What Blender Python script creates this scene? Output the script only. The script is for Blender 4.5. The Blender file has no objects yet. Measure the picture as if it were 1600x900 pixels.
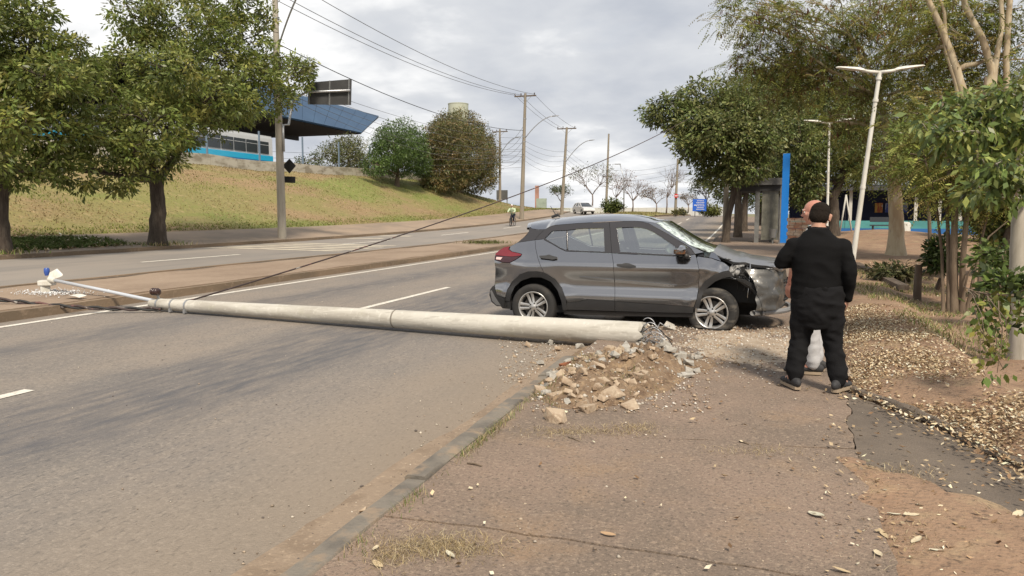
import bpy, bmesh, math, random
import numpy as np
from mathutils import Vector, Matrix
from mathutils.geometry import delaunay_2d_cdt
random.seed(7); np.random.seed(7)
R = math.radians
scene = bpy.context.scene
COL = scene.collection
# ------------------------------------------------------------------ camera
FPX, CX, CY, CAMH = 1160.0, 800.0, 450.0, 1.65
PITCH = math.atan((CY-334.0)/FPX)
YAW = math.atan((1170.0-CX)/FPX*math.cos(PITCH))
camd = bpy.data.cameras.new('camera'); cam = bpy.data.objects.new('camera', camd); COL.objects.link(cam)
cam.location = (0, 0, CAMH)
cam.rotation_euler = (math.pi/2-PITCH, 0, YAW)
camd.sensor_fit = 'HORIZONTAL'; camd.sensor_width = 36.0; camd.lens = 36.0*FPX/1600.0
camd.clip_start = 0.05; camd.clip_end = 3000
scene.camera = cam
# ------------------------------------------------------------------ sky
SUN_EL, SUN_AZ = 50.0, 150.0        # azimuth clockwise from +Y (road direction)
world = bpy.data.worlds.new('World'); scene.world = world; world.use_nodes = True
wn, wl = world.node_tree.nodes, world.node_tree.links
wn.clear()
wout = wn.new('ShaderNodeOutputWorld')
sky = wn.new('ShaderNodeTexSky'); sky.sky_type = 'NISHITA'; sky.sun_disc = False
sky.sun_elevation = R(SUN_EL); sky.sun_rotation = R(SUN_AZ); sky.air_density = 1.0; sky.dust_density = 2.0
bg1 = wn.new('ShaderNodeBackground'); bg1.inputs[1].default_value = 0.10
wl.new(sky.outputs[0], bg1.inputs[0])
tc = wn.new('ShaderNodeTexCoord')
sep = wn.new('ShaderNodeSeparateXYZ'); wl.new(tc.outputs['Generated'], sep.inputs[0])
mz = wn.new('ShaderNodeMath'); mz.operation = 'MAXIMUM'; mz.inputs[1].default_value = 0.0; wl.new(sep.outputs[2], mz.inputs[0])
ad = wn.new('ShaderNodeMath'); ad.operation = 'ADD'; ad.inputs[1].default_value = 0.22; wl.new(mz.outputs[0], ad.inputs[0])
dx = wn.new('ShaderNodeMath'); dx.operation = 'DIVIDE'; wl.new(sep.outputs[0], dx.inputs[0]); wl.new(ad.outputs[0], dx.inputs[1])
dy = wn.new('ShaderNodeMath'); dy.operation = 'DIVIDE'; wl.new(sep.outputs[1], dy.inputs[0]); wl.new(ad.outputs[0], dy.inputs[1])
cmb = wn.new('ShaderNodeCombineXYZ'); wl.new(dx.outputs[0], cmb.inputs[0]); wl.new(dy.outputs[0], cmb.inputs[1])
def wnoise(scale, detail, rough, dist, off):
    mp = wn.new('ShaderNodeMapping'); mp.inputs['Location'].default_value = off; wl.new(cmb.outputs[0], mp.inputs[0])
    n = wn.new('ShaderNodeTexNoise'); n.inputs['Scale'].default_value = scale; n.inputs['Detail'].default_value = detail
    n.inputs['Roughness'].default_value = rough; n.inputs['Distortion'].default_value = dist
    wl.new(mp.outputs[0], n.inputs[0]); return n
n1 = wnoise(0.9, 6, 0.50, 0.15, (3.1, 1.7, 0.4)); n2 = wnoise(2.6, 6, 0.52, 0.1, (7.3, 2.2, 5))
cr1 = wn.new('ShaderNodeValToRGB'); e = cr1.color_ramp.elements
e[0].position = 0.40; e[0].color = (0.315, 0.335, 0.375, 1); e[1].position = 0.61; e[1].color = (0.68, 0.675, 0.665, 1)
m_ = cr1.color_ramp.elements.new(0.52); m_.color = (0.43, 0.442, 0.462, 1)
mixn = wn.new('ShaderNodeMix'); mixn.data_type = 'FLOAT'; mixn.inputs[0].default_value = 0.36
wl.new(n1.outputs[0], mixn.inputs[2]); wl.new(n2.outputs[0], mixn.inputs[3]); wl.new(mixn.outputs[0], cr1.inputs[0])
bg2 = wn.new('ShaderNodeBackground'); bg2.inputs[1].default_value = 1.0; wl.new(cr1.outputs[0], bg2.inputs[0])
cov = wn.new('ShaderNodeMapRange'); cov.inputs[1].default_value = 0.30; cov.inputs[2].default_value = 0.42; cov.inputs[3].default_value = 0.88; cov.inputs[4].default_value = 1.0
wl.new(n1.outputs[0], cov.inputs[0])
ms = wn.new('ShaderNodeMixShader'); wl.new(cov.outputs[0], ms.inputs[0]); wl.new(bg1.outputs[0], ms.inputs[1]); wl.new(bg2.outputs[0], ms.inputs[2])
wl.new(ms.outputs[0], wout.inputs[0])
# ------------------------------------------------------------------ sun (veiled by thin cloud)
sund = bpy.data.lights.new('sun', 'SUN'); sund.energy = 3.0; sund.angle = R(11); sund.color = (1.0, 0.89, 0.74)
sun = bpy.data.objects.new('sun', sund); COL.objects.link(sun)
sdir = Vector((math.sin(R(SUN_AZ))*math.cos(R(SUN_EL)), math.cos(R(SUN_AZ))*math.cos(R(SUN_EL)), math.sin(R(SUN_EL))))
sun.rotation_euler = sdir.to_track_quat('Z', 'Y').to_euler()
vs = scene.view_settings
vs.view_transform = 'Standard'; vs.look = 'None'; vs.exposure = 0.76; vs.gamma = 1.0
# ------------------------------------------------------------------ pixel -> direction helpers
_cf = Vector((-math.sin(YAW)*math.cos(PITCH), math.cos(YAW)*math.cos(PITCH), -math.sin(PITCH)))
_cr = Vector((math.cos(YAW), math.sin(YAW), 0)); _cu = _cr.cross(_cf)
CAMP = Vector((0, 0, CAMH))
def ray(u, v): return _cf + _cr*((u-CX)/FPX) + _cu*((CY-v)/FPX)
def PZ(u, v, z=0.0):
    d = ray(u, v); return CAMP + d*((z-CAMH)/d.z)
def PX(u, v, X):
    d = ray(u, v); return CAMP + d*(X/d.x)
def PY(u, v, Y):
    d = ray(u, v); return CAMP + d*(Y/d.y)
# ------------------------------------------------------------------ mesh helpers
class MB:
    def __init__(s): s.v = []; s.f = []; s.mi = []
    def add(s, vs, fs, mi=0):
        o = len(s.v); s.v += [tuple(v) for v in vs]; s.f += [tuple(i+o for i in f) for f in fs]; s.mi += [mi]*len(fs); return s
    def box(s, c, size, rz=0, mi=0, M=None):
        hx, hy, hz = size[0]/2, size[1]/2, size[2]/2
        vs = [Vector((x, y, z)) for z in (-hz, hz) for y in (-hy, hy) for x in (-hx, hx)]
        m = Matrix.Rotation(rz, 3, 'Z') if M is None else M
        vs = [m @ v + Vector(c) for v in vs]
        return s.add(vs, [(0,2,3,1),(4,5,7,6),(0,1,5,4),(2,6,7,3),(0,4,6,2),(1,3,7,5)], mi)
    def bar(s, a, b, w, h=None, up=(0,0,1)):
        a, b = Vector(a), Vector(b); h = h or w; d = (b-a); L = d.length; d.normalize()
        u = Vector(up)
        if abs(d.dot(u)) > 0.98: u = Vector((1,0,0))
        sd = d.cross(u).normalized(); u = sd.cross(d)
        M = Matrix((d, sd, u)).transposed()
        return s.box((a+b)/2, (L, w, h), M=M)
    def tube(s, pts, r, n=8, cap=True, closed=False):
        pts = [Vector(p) for p in pts]; N = len(pts)
        rs = r if isinstance(r, (list, tuple)) else [r]*N
        vs = []; prev = None
        for i, p in enumerate(pts):
            t = (pts[min(i+1, N-1)] - pts[max(i-1, 0)])
            if t.length < 1e-9: t = Vector((0,0,1))
            t.normalize()
            if prev is None:
                a = Vector((0,0,1)) if abs(t.z) < 0.9 else Vector((1,0,0))
                u = t.cross(a).normalized()
            else:
                u = (prev - t*prev.dot(t))
                u = u.normalized() if u.length > 1e-6 else t.orthogonal().normalized()
            prev = u; w = t.cross(u)
            for k in range(n):
                an = 2*math.pi*k/n; vs.append(p + (u*math.cos(an)+w*math.sin(an))*rs[i])
        fs = []
        for i in range(N-1):
            for k in range(n):
                k2 = (k+1) % n; fs.append((i*n+k, i*n+k2, (i+1)*n+k2, (i+1)*n+k))
        if cap: fs.append(tuple(range(n-1, -1, -1))); fs.append(tuple((N-1)*n+k for k in range(n)))
        return s.add(vs, fs)
    def lathe(s, prof, n=24, axis='z', c=(0,0,0), caps=True):
        vs = []; N = len(prof)
        for r, h in prof:
            for k in range(n):
                a = 2*math.pi*k/n; x, y = r*math.cos(a), r*math.sin(a)
                p = (x, y, h) if axis == 'z' else ((x, h, y) if axis == 'y' else (h, x, y))
                vs.append((p[0]+c[0], p[1]+c[1], p[2]+c[2]))
        fs = [(i*n+k, i*n+(k+1) % n, (i+1)*n+(k+1) % n, (i+1)*n+k) for i in range(N-1) for k in range(n)]
        if caps:
            if prof[0][0] > 1e-5: fs.append(tuple(range(n-1, -1, -1)))
            if prof[-1][0] > 1e-5: fs.append(tuple((N-1)*n+k for k in range(n)))
        return s.add(vs, fs)
    def prism(s, poly, z0, z1):
        n = len(poly); vs = [(x, y, z0) for x, y in poly] + [(x, y, z1) for x, y in poly]
        return s.add(vs, [tuple(range(n-1, -1, -1)), tuple(range(n, 2*n))] + [(i, (i+1) % n, n+(i+1) % n, n+i) for i in range(n)])
    def grid(s, fn, nu, nv, flip=False):
        vs = [fn(i/(nu-1), j/(nv-1)) for j in range(nv) for i in range(nu)]
        fs = [(j*nu+i, j*nu+i+1, (j+1)*nu+i+1, (j+1)*nu+i) for j in range(nv-1) for i in range(nu-1)]
        if flip: fs = [f[::-1] for f in fs]
        return s.add(vs, fs)
    def obj(s, name, mat, parent=None, smooth=False, angle=None, world=True, fixn=True):
        me = bpy.data.meshes.new(name)
        vs = s.v
        if parent is not None and world:
            o = base_of(parent); vs = [(v[0]-o[0], v[1]-o[1], v[2]-o[2]) for v in s.v]
        me.from_pydata(vs, [], s.f)
        if fixn:
            bm = bmesh.new(); bm.from_mesh(me); bmesh.ops.recalc_face_normals(bm, faces=bm.faces); bm.to_mesh(me); bm.free()
        for m in (mat if isinstance(mat, (list, tuple)) else [mat]): me.materials.append(m)
        if any(s.mi): me.polygons.foreach_set('material_index', s.mi)
        if smooth or angle:
            me.polygons.foreach_set('use_smooth', [True]*len(me.polygons))
            if angle: me.set_sharp_from_angle(angle=R(angle))
        me.update()
        ob = bpy.data.objects.new(name, me); COL.objects.link(ob)
        if parent is not None: ob.parent = parent
        return ob
BASES = {}
def base_of(o):
    x = Vector((0,0,0))
    while o is not None:
        x += Vector(o.location); o = o.parent
    return x
def tag(o, label=None, cat=None, group=None, kind=None):
    if label: o['label'] = label
    if cat: o['category'] = cat
    if group: o['group'] = group
    if kind: o['kind'] = kind
    return o
def thing(name, label, cat, loc=(0,0,0), rz=0, group=None):
    o = bpy.data.objects.new(name, None); COL.objects.link(o); o.empty_display_size = 0.2
    o.location = loc; o.rotation_euler = (0, 0, rz)
    return tag(o, label, cat, group)
def copy_tree(o, parent=None):
    c = o.copy(); COL.objects.link(c); c.parent = parent
    for ch in [x for x in COL.objects if x.parent == o]: copy_tree(ch, c)
    return c
def np_obj(name, V, Fq, mat, parent=None, cols=None, smooth=False, k=4):
    """V (N,3); Fq (M,k) indices; cols (M,3) per-face colour"""
    V = np.asarray(V, dtype=np.float32); Fq = np.asarray(Fq, dtype=np.int32)
    if parent is not None: V = V - np.array(base_of(parent), dtype=np.float32)
    me = bpy.data.meshes.new(name)
    me.vertices.add(len(V)); me.vertices.foreach_set('co', V.ravel())
    M = len(Fq); me.loops.add(M*k); me.loops.foreach_set('vertex_index', Fq.ravel())
    me.polygons.add(M); me.polygons.foreach_set('loop_start', np.arange(0, M*k, k, dtype=np.int32))
    me.polygons.foreach_set('loop_total', np.full(M, k, dtype=np.int32))
    if smooth: me.polygons.foreach_set('use_smooth', np.ones(M, dtype=bool))
    me.update(calc_edges=True)
    if cols is not None:
        at = me.color_attributes.new('Col', 'FLOAT_COLOR', 'CORNER')
        c4 = np.ones((M, k, 4), dtype=np.float32); c4[:, :, :3] = np.asarray(cols, dtype=np.float32)[:, None, :]
        at.data.foreach_set('color', c4.ravel())
    me.materials.append(mat)
    ob = bpy.data.objects.new(name, me); COL.objects.link(ob)
    if parent is not None: ob.parent = parent
    return ob
# ------------------------------------------------------------------ materials
GAIN = 1.0
def mat(name, c, rough=0.8, metal=0.0, layers=(), bump=0.0, bscale=60.0, coat=0.0, spec=0.5, space='Object', bdist=0.01, attr=None, transl=0.0, bdetail=6, sheen=0):
    c = tuple(q*GAIN for q in c); layers = [(tuple(q*GAIN for q in L[0]),)+tuple(L[1:]) for L in layers]
    m = bpy.data.materials.new(name); m.use_nodes = True
    n, l = m.node_tree.nodes, m.node_tree.links
    b = n['Principled BSDF']; b.inputs['Roughness'].default_value = rough; b.inputs['Metallic'].default_value = metal
    b.inputs['Coat Weight'].default_value = coat; b.inputs['Coat Roughness'].default_value = 0.06; b.inputs['Specular IOR Level'].default_value = spec
    b.inputs['Sheen Weight'].default_value = sheen
    b.inputs['Base Color'].default_value = (*c, 1)
    src = None
    if attr:
        a = n.new('ShaderNodeVertexColor'); a.layer_name = attr; src = a.outputs[0]
    if layers or bump: t = n.new('ShaderNodeTexCoord')
    for L in layers:
        col, sc, lo, hi, fac = L[:5]; det = L[5] if len(L) > 5 else 5
        mp = n.new('ShaderNodeMapping'); mp.inputs['Scale'].default_value = (sc if isinstance(sc, (tuple, list)) else (sc, sc, sc))
        mp.inputs['Location'].default_value = (random.uniform(0, 9), random.uniform(0, 9), random.uniform(0, 9))
        l.new(t.outputs[space], mp.inputs[0])
        nz = n.new('ShaderNodeTexNoise'); nz.inputs['Scale'].default_value = 1; nz.inputs['Detail'].default_value = det; nz.inputs['Roughness'].default_value = 0.6
        l.new(mp.outputs[0], nz.inputs[0])
        mr = n.new('ShaderNodeMapRange'); mr.inputs[1].default_value = lo; mr.inputs[2].default_value = hi; mr.inputs[3].default_value = 0; mr.inputs[4].default_value = fac
        l.new(nz.outputs[0], mr.inputs[0])
        mx = n.new('ShaderNodeMix'); mx.data_type = 'RGBA'; l.new(mr.outputs[0], mx.inputs[0])
        if src is None: mx.inputs[6].default_value = (*c, 1)
        else: l.new(src, mx.inputs[6])
        mx.inputs[7].default_value = (*col, 1); src = mx.outputs[2]
    if src is not None: l.new(src, b.inputs['Base Color'])
    if bump:
        mp = n.new('ShaderNodeMapping'); mp.inputs['Scale'].default_value = (bscale if isinstance(bscale, (tuple, list)) else (bscale,)*3); l.new(t.outputs[space], mp.inputs[0])
        nz = n.new('ShaderNodeTexNoise'); nz.inputs['Scale'].default_value = 1; nz.inputs['Detail'].default_value = bdetail
        l.new(mp.outputs[0], nz.inputs[0])
        bp = n.new('ShaderNodeBump'); bp.inputs['Strength'].default_value = bump; bp.inputs['Distance'].default_value = bdist
        l.new(nz.outputs[0], bp.inputs['Height']); l.new(bp.outputs[0], b.inputs['Normal'])
    if transl:
        o = n['Material Output']; tr = n.new('ShaderNodeBsdfTranslucent'); mxs = n.new('ShaderNodeMixShader'); mxs.inputs[0].default_value = transl
        if src is not None: l.new(src, tr.inputs[0])
        else: tr.inputs[0].default_value = (*c, 1)
        l.new(b.outputs[0], mxs.inputs[1]); l.new(tr.outputs[0], mxs.inputs[2]); l.new(mxs.outputs[0], o.inputs[0])
    return m
def glass_mat(name, tint, alpha, rough=0.03, layers=None):
    """thin sheet glass: clear tinted see-through plus fresnel reflection"""
    m = bpy.data.materials.new(name); m.use_nodes = True
    n, l = m.node_tree.nodes, m.node_tree.links; n.remove(n['Principled BSDF'])
    tr = n.new('ShaderNodeBsdfTransparent'); tr.inputs[0].default_value = (*tint, 1)
    gl = n.new('ShaderNodeBsdfGlossy'); gl.inputs['Roughness'].default_value = rough; gl.inputs[0].default_value = (1, 1, 1, 1)
    lw = n.new('ShaderNodeLayerWeight'); lw.inputs[0].default_value = 0.35
    mr = n.new('ShaderNodeMapRange'); mr.inputs[3].default_value = alpha; mr.inputs[4].default_value = 1.0; l.new(lw.outputs['Fresnel'], mr.inputs[0])
    mx = n.new('ShaderNodeMixShader'); l.new(mr.outputs[0], mx.inputs[0]); l.new(tr.outputs[0], mx.inputs[1]); l.new(gl.outputs[0], mx.inputs[2])
    l.new(mx.outputs[0], n['Material Output'].inputs[0]); return m
def emis_none(): pass
def snoise(x, y, s=1.0, seed=0):
    from mathutils import noise
    return noise.noise(Vector((x*s+seed*7.13, y*s-seed*3.7, seed*1.9)))
def lerp(a, b, t): return a+(b-a)*t
def sstep(a, b, x):
    t = min(1, max(0, (x-a)/(b-a))); return t*t*(3-2*t)
# ================================================================== terrain
def rise(Y):
    if Y < 25: return 0.0
    if Y < 85: return 0.00035*(Y-25)**2
    return 1.26 + 0.26*(1-math.exp(-(Y-85)*0.042/0.26))
def bend(Y): return -0.0042*(Y-72)**2 if Y > 72 else 0.0     # the far carriageway swings off to the side
def kf(X): return 0.85 + 0.15*sstep(10, 15, -X)
def bank_z(X, Y):
    """soil and leaf bank right of the pavement"""
    d = X-edge_x(Y)
    z = 0.115 + 0.10*sstep(0, 0.5, d)*sstep(2.5, 4.5, Y)*(1-sstep(12, 20, Y))
    z -= 0.20*sstep(0.9, 1.5, d)*(1-sstep(12, 24, Y))
    z += 0.06*math.exp(-((d-1.0)/0.18)**2)*(1-sstep(9, 14, Y))
    z += 0.03*snoise(X, Y, 0.9, 1) + 0.012*snoise(X, Y, 3.1, 2)*sstep(0.0, 0.3, d)
    hill = math.exp(-(((X-7.5)/3.5)**2+((Y-46)/9)**2))*0.55
    return z + hill + rise(Y)*0.5
def edge_x(Y):
    """outer edge of the pavement"""
    pts = [(-20, 4.0), (0, 2.6), (3.0, 1.9), (5.0, 1.62), (6.2, 1.27), (6.95, 0.92), (8, 1.0), (12, 1.25), (22, 2.2), (34, 3.2), (60, 3.2), (120, 3.2)]
    for (a, x0), (b, x1) in zip(pts, pts[1:]):
        if Y <= b: return lerp(x0, x1, (Y-a)/(b-a))
    return 3.2
def opp_z(X, Y): return 0.17 + 0.19*sstep(0, 1, (-14.2-(X-bend(Y)))/5.8) + rise(Y)
def walk_z(X, Y): return 0.47 + 0.42*min(1, max(0, (-20.2-(X-bend(Y)))/3.8)) + rise(Y)
def hillbank_z(X, Y):
    x = X-bend(Y)*0.6
    t = (-24.0-x)/10.0
    crest = lerp(4.15, 0.35, sstep(70, 112, Y))
    foot = 0.90 + rise(Y)
    und = 0.16*snoise(X, Y, 0.22, 4)+0.05*snoise(X, Y, 0.9, 5)
    h = crest*(0.5*t+0.5*sstep(0, 1, t)) if t < 1 else crest
    return foot*(1-min(1, max(0, t))*0.35) + h + und*sstep(0, 0.2, t)
GAIN = 1.42
TAR = (0.140, 0.121, 0.103)
def road_mat():
    m = mat('road_asphalt', TAR, 0.85, bump=0.55, bscale=70, bdist=0.012,
            layers=[((0.175, 0.145, 0.115), (0.5, 0.25, 1), 0.35, 0.68, 0.75), ((0.105, 0.098, 0.090), (1.5, 0.55, 1), 0.45, 0.68, 0.55),
                    ((0.225, 0.192, 0.158), 34, 0.50, 0.68, 0.75), ((0.06, 0.055, 0.05), (40, 16, 1), 0.55, 0.67, 0.75), ((0.34, 0.305, 0.26), 85, 0.62, 0.72, 0.7)])
    n, l = m.node_tree.nodes, m.node_tree.links
    b = n['Principled BSDF']; src = b.inputs['Base Color'].links[0].from_socket
    g = n.new('ShaderNodeTexCoord'); s = n.new('ShaderNodeSeparateXYZ'); l.new(g.outputs['Object'], s.inputs[0])
    # worn tyre paths along the lanes and dust drifted against the kerb, broken up by noise
    nz = n.new('ShaderNodeTexNoise'); nz.inputs['Scale'].default_value = 0.55; nz.inputs['Detail'].default_value = 6; l.new(g.outputs['Object'], nz.inputs[0])
    mm = n.new('ShaderNodeMath'); mm.operation = 'MULTIPLY_ADD'; mm.inputs[1].default_value = 1.1; l.new(nz.outputs[0], mm.inputs[0])
    l.new(s.outputs[0], mm.inputs[2])
    mr = n.new('ShaderNodeMapRange'); mr.inputs[1].default_value = -11.0; mr.inputs[2].default_value = -1.0; l.new(mm.outputs[0], mr.inputs[0])
    cr = n.new('ShaderNodeValToRGB'); cr.color_ramp.interpolation = 'EASE'; e = cr.color_ramp.elements
    def X(x): return (x+0.55+11.0)/10.0
    stops = [(-10.8, .0), (-9.2, .12), (-8.5, .8), (-7.4, .25), (-6.5, .12), (-5.7, .85), (-4.7, 1.0), (-4.0, .3), (-2.3, 0)]
    e[0].position = X(stops[0][0]); e[0].color = (0, 0, 0, 1); e[1].position = X(stops[-1][0]); e[1].color = (0, 0, 0, 1)
    for x, v in stops[1:-1]:
        q = e.new(X(x)); q.color = (v, v, v, 1)
    l.new(mr.outputs[0], cr.inputs[0])
    n3 = n.new('ShaderNodeTexNoise'); mp3 = n.new('ShaderNodeMapping'); mp3.inputs['Scale'].default_value = (9, 1.6, 1); l.new(g.outputs['Object'], mp3.inputs[0]); l.new(mp3.outputs[0], n3.inputs[0])
    n3.inputs['Scale'].default_value = 1; n3.inputs['Detail'].default_value = 7
    r3 = n.new('ShaderNodeMapRange'); r3.inputs[1].default_value = .3; r3.inputs[2].default_value = .68; r3.inputs[3].default_value = .25; l.new(n3.outputs[0], r3.inputs[0])
    mu = n.new('ShaderNodeMath'); mu.operation = 'MULTIPLY'; l.new(cr.outputs[0], mu.inputs[0]); l.new(r3.outputs[0], mu.inputs[1])
    mx = n.new('ShaderNodeMix'); mx.data_type = 'RGBA'; l.new(mu.outputs[0], mx.inputs[0]); l.new(src, mx.inputs[6]); mx.inputs[7].default_value = (0.085, 0.084, 0.090, 1)
    dr = n.new('ShaderNodeMapRange'); dr.inputs[1].default_value = -3.1; dr.inputs[2].default_value = -1.35; dr.inputs[4].default_value = 0.85; l.new(mm.outputs[0], dr.inputs[0])
    mx2 = n.new('ShaderNodeMix'); mx2.data_type = 'RGBA'; l.new(dr.outputs[0], mx2.inputs[0]); l.new(mx.outputs[2], mx2.inputs[6]); mx2.inputs[7].default_value = (0.225, 0.178, 0.130, 1)
    l.new(mx2.outputs[2], b.inputs['Base Color'])
    return m
M_road = road_mat()
M_road2 = mat('far_road_asphalt', (0.15, 0.135, 0.12), 0.85, bump=0.4, bscale=60, layers=[((0.19, 0.165, 0.14), (0.4, 0.15, 1), 0.4, 0.65, 0.7), ((0.10, 0.095, 0.09), (1.6, 0.2, 1), 0.5, 0.7, 0.5)])
M_dust = mat('gutter_dust', (0.175, 0.132, 0.094), 0.95, bump=0.7, bscale=50, layers=[((0.13, 0.095, 0.065), 5, 0.45, 0.62, 0.8), ((0.26, 0.2, 0.14), 30, 0.55, 0.7, 0.7)])
M_median = mat('median_soil', (0.195, 0.146, 0.105), 0.95, bump=0.6, bscale=35, layers=[((0.145, 0.104, 0.072), (0.7, 0.4, 1), 0.42, 0.62, 0.8), ((0.245, 0.19, 0.14), 8, 0.55, 0.7, 0.6), ((0.10, 0.075, 0.05), 22, 0.62, 0.72, 0.6)])
M_kerb = mat('kerb_concrete', (0.125, 0.110, 0.090), 0.9, bump=0.6, bscale=40, layers=[((0.075, 0.067, 0.057), 3, 0.42, 0.6, 0.85), ((0.19, 0.14, 0.095), 6, 0.5, 0.66, 0.8), ((0.07, 0.06, 0.05), 30, 0.6, 0.72, 0.6)])
M_kerb2 = mat('median_kerb_concrete', (0.16, 0.115, 0.075), 0.92, bump=0.6, bscale=30, layers=[((0.10, 0.075, 0.05), (1.2, 0.5, 2), 0.42, 0.6, 0.85), ((0.22, 0.16, 0.11), 9, 0.55, 0.7, 0.6)])
M_pave = mat('pavement_concrete', (0.155, 0.112, 0.084), 0.93, bump=0.75, bscale=85, bdist=0.012,
             layers=[((0.108, 0.083, 0.063), 0.9, 0.40, 0.62, 0.85), ((0.172, 0.118, 0.076), 1.7, 0.55, 0.72, 0.8), ((0.20, 0.152, 0.112), 38, 0.52, 0.66, 0.8), ((0.055, 0.044, 0.035), 48, 0.54, 0.66, 0.8), ((0.30, 0.24, 0.18), 95, 0.60, 0.70, 0.75), ((0.07, 0.055, 0.042), 14, 0.58, 0.70, 0.5)])
M_patch = mat('dark_slab', (0.098, 0.078, 0.060), 0.93, bump=0.7, bscale=85, layers=[((0.070, 0.056, 0.044), 2, 0.42, 0.6, 0.8), ((0.15, 0.125, 0.1), 50, 0.58, 0.72, 0.6), ((0.04, 0.036, 0.03), 70, 0.6, 0.7, 0.6)])
M_soil = mat('red_soil', (0.180, 0.116, 0.074), 0.95, bump=0.9, bscale=30, bdist=0.02,
             layers=[((0.125, 0.078, 0.048), 1.4, 0.48, 0.64, 0.75), ((0.23, 0.118, 0.064), 0.8, 0.54, 0.72, 0.5), ((0.24, 0.18, 0.105), 2.6, 0.52, 0.66, 0.65), ((0.055, 0.038, 0.026), 26, 0.56, 0.68, 0.75), ((0.30, 0.23, 0.15), 55, 0.62, 0.72, 0.7)])
M_fargrd = mat('plain_ground', (0.13, 0.11, 0.06), 0.95, layers=[((0.10, 0.11, 0.05), 0.05, 0.4, 0.6, 0.8)])
M_grass = mat('dry_grass', (0.150, 0.132, 0.046), 0.95, bump=0.9, bscale=9, bdist=0.08,
              layers=[((0.185, 0.125, 0.066), (0.10, 0.10, 0.45), 0.44, 0.58, 0.9), ((0.115, 0.135, 0.030), (0.13, 0.07, 0.5), 0.50, 0.64, 0.9), ((0.26, 0.19, 0.10), 2.2, 0.55, 0.68, 0.6), ((0.07, 0.062, 0.026), 7, 0.55, 0.66, 0.7)])
M_walkfar = mat('far_pavement', (0.205, 0.155, 0.112), 0.93, bump=0.4, bscale=30, layers=[((0.15, 0.118, 0.088), (0.5, 0.3, 1), 0.42, 0.6, 0.8), ((0.25, 0.185, 0.125), 1.2, 0.55, 0.7, 0.6)])
M_white = mat('road_paint', (0.46, 0.44, 0.39), 0.8, bump=0.3, bscale=60, layers=[((0.34, 0.30, 0.25), 9, 0.46, 0.64, 0.75), ((0.18, 0.155, 0.13), 40, 0.56, 0.68, 0.85)])
M_paintfar = mat('worn_road_paint', (0.40, 0.36, 0.28), 0.8, layers=[((0.24, 0.20, 0.16), (1.2, 3.5, 1), 0.48, 0.62, 0.8)])

GAIN = 1.0
def strip(name, x0, x1, y0, y1, zf, m, nx, ny, skirt=0.0, xshift=None, ypow=1.6, kind='structure', parent=None):
    mb = MB(); vs = []; W = nx; H_ = ny
    for j in range(ny):
        t = j/(ny-1); Y = y0+(y1-y0)*t**ypow
        for i in range(nx):
            X0 = x0(Y) if callable(x0) else x0; X1 = x1(Y) if callable(x1) else x1
            X = lerp(X0, X1, i/(nx-1))
            if xshift: X += xshift(Y)
            vs.append((X, Y, zf(X, Y)))
    fs = [(j*nx+i, j*nx+i+1, (j+1)*nx+i+1, (j+1)*nx+i) for j in range(ny-1) for i in range(nx-1)]
    if skirt:
        o = len(vs)
        ring = [(0, j) for j in range(ny)]; ring2 = [(nx-1, j) for j in range(ny)]
        for rr in (ring, ring2):
            s = len(vs)
            for i, j in rr:
                v = vs[j*nx+i]; vs.append((v[0], v[1], v[2]-skirt))
            for j in range(ny-1):
                a, b = rr[j][1]*nx+rr[j][0], rr[j+1][1]*nx+rr[j+1][0]
                fs.append((a, b, s+j+1, s+j))
    mb.add(vs, fs)
    ob = mb.obj(name, m, parent, smooth=True, angle=40, fixn=False)
    if parent is None: tag(ob, kind=kind)
    return ob
# horizon sheet
mb = MB()
ys = [-60, -20, 0, 20, 40, 60, 80, 100, 130, 170, 250, 500, 1500]; xs = [-1200, -400, -150, -80, -40, -20, -10, 0, 10, 20, 40, 80, 200, 500, 1200]
vs = [(x, y, rise(y)*kf(x)-0.32+(0.18 if y > 130 else 0)) for y in ys for x in xs]
nx = len(xs)
mb.add(vs, [(j*nx+i, j*nx+i+1, (j+1)*nx+i+1, (j+1)*nx+i) for j in range(len(ys)-1) for i in range(nx-1)])
tag(mb.obj('ground', M_fargrd, fixn=False), kind='structure')
strip('road', -10.80, -1.86, -6, 170, lambda X, Y: rise(Y)*0.85 + 0.006*snoise(X, Y, .4, 3), M_road, 30, 160)
strip('far_road', -20.05, -14.15, -2, 150, opp_z, M_road2, 12, 90, xshift=bend)
strip('median', lambda Y: -14.2+bend(Y), -10.95, -6, 74, lambda X, Y: 0.165+rise(Y)*kf(X)+0.018*snoise(X, Y, .8, 6), M_median, 18, 110, skirt=0.2)
strip('median_grass', lambda Y: -14.25+bend(Y), -10.95, 73.7, 150, lambda X, Y: 0.20+rise(Y)*kf(X)+0.10*snoise(X, Y, .5, 6), M_grass, 12, 40, ypow=1)
strip('median_kerb', -10.97, -10.80, -6, 150, lambda X, Y: 0.150+rise(Y)*0.86+0.012*snoise(X*0, Y, 1.3, 8), M_kerb2, 3, 200, skirt=0.3)
strip('median_kerb_far', -14.35, -14.20, -2, 150, lambda X, Y: 0.20+rise(Y)+0.01*snoise(X, Y, 1.3, 8), M_kerb2, 3, 120, skirt=0.3, xshift=bend)
strip('far_kerb', -20.2, -20.03, -2, 150, lambda X, Y: 0.485+rise(Y)+0.015*snoise(X*0, Y, 1.0, 9), M_kerb2, 3, 140, skirt=0.4, xshift=bend)
strip('far_pavement', -24.2, -20.19, -2, 150, walk_z, M_walkfar, 8, 90, xshift=bend)
strip('grass_bank', -34.3, -23.9, 2, 150, lambda X, Y: hillbank_z(X, Y)-0.02, M_grass, 40, 150, xshift=lambda Y: bend(Y)*0.6, ypow=1.1)
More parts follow.
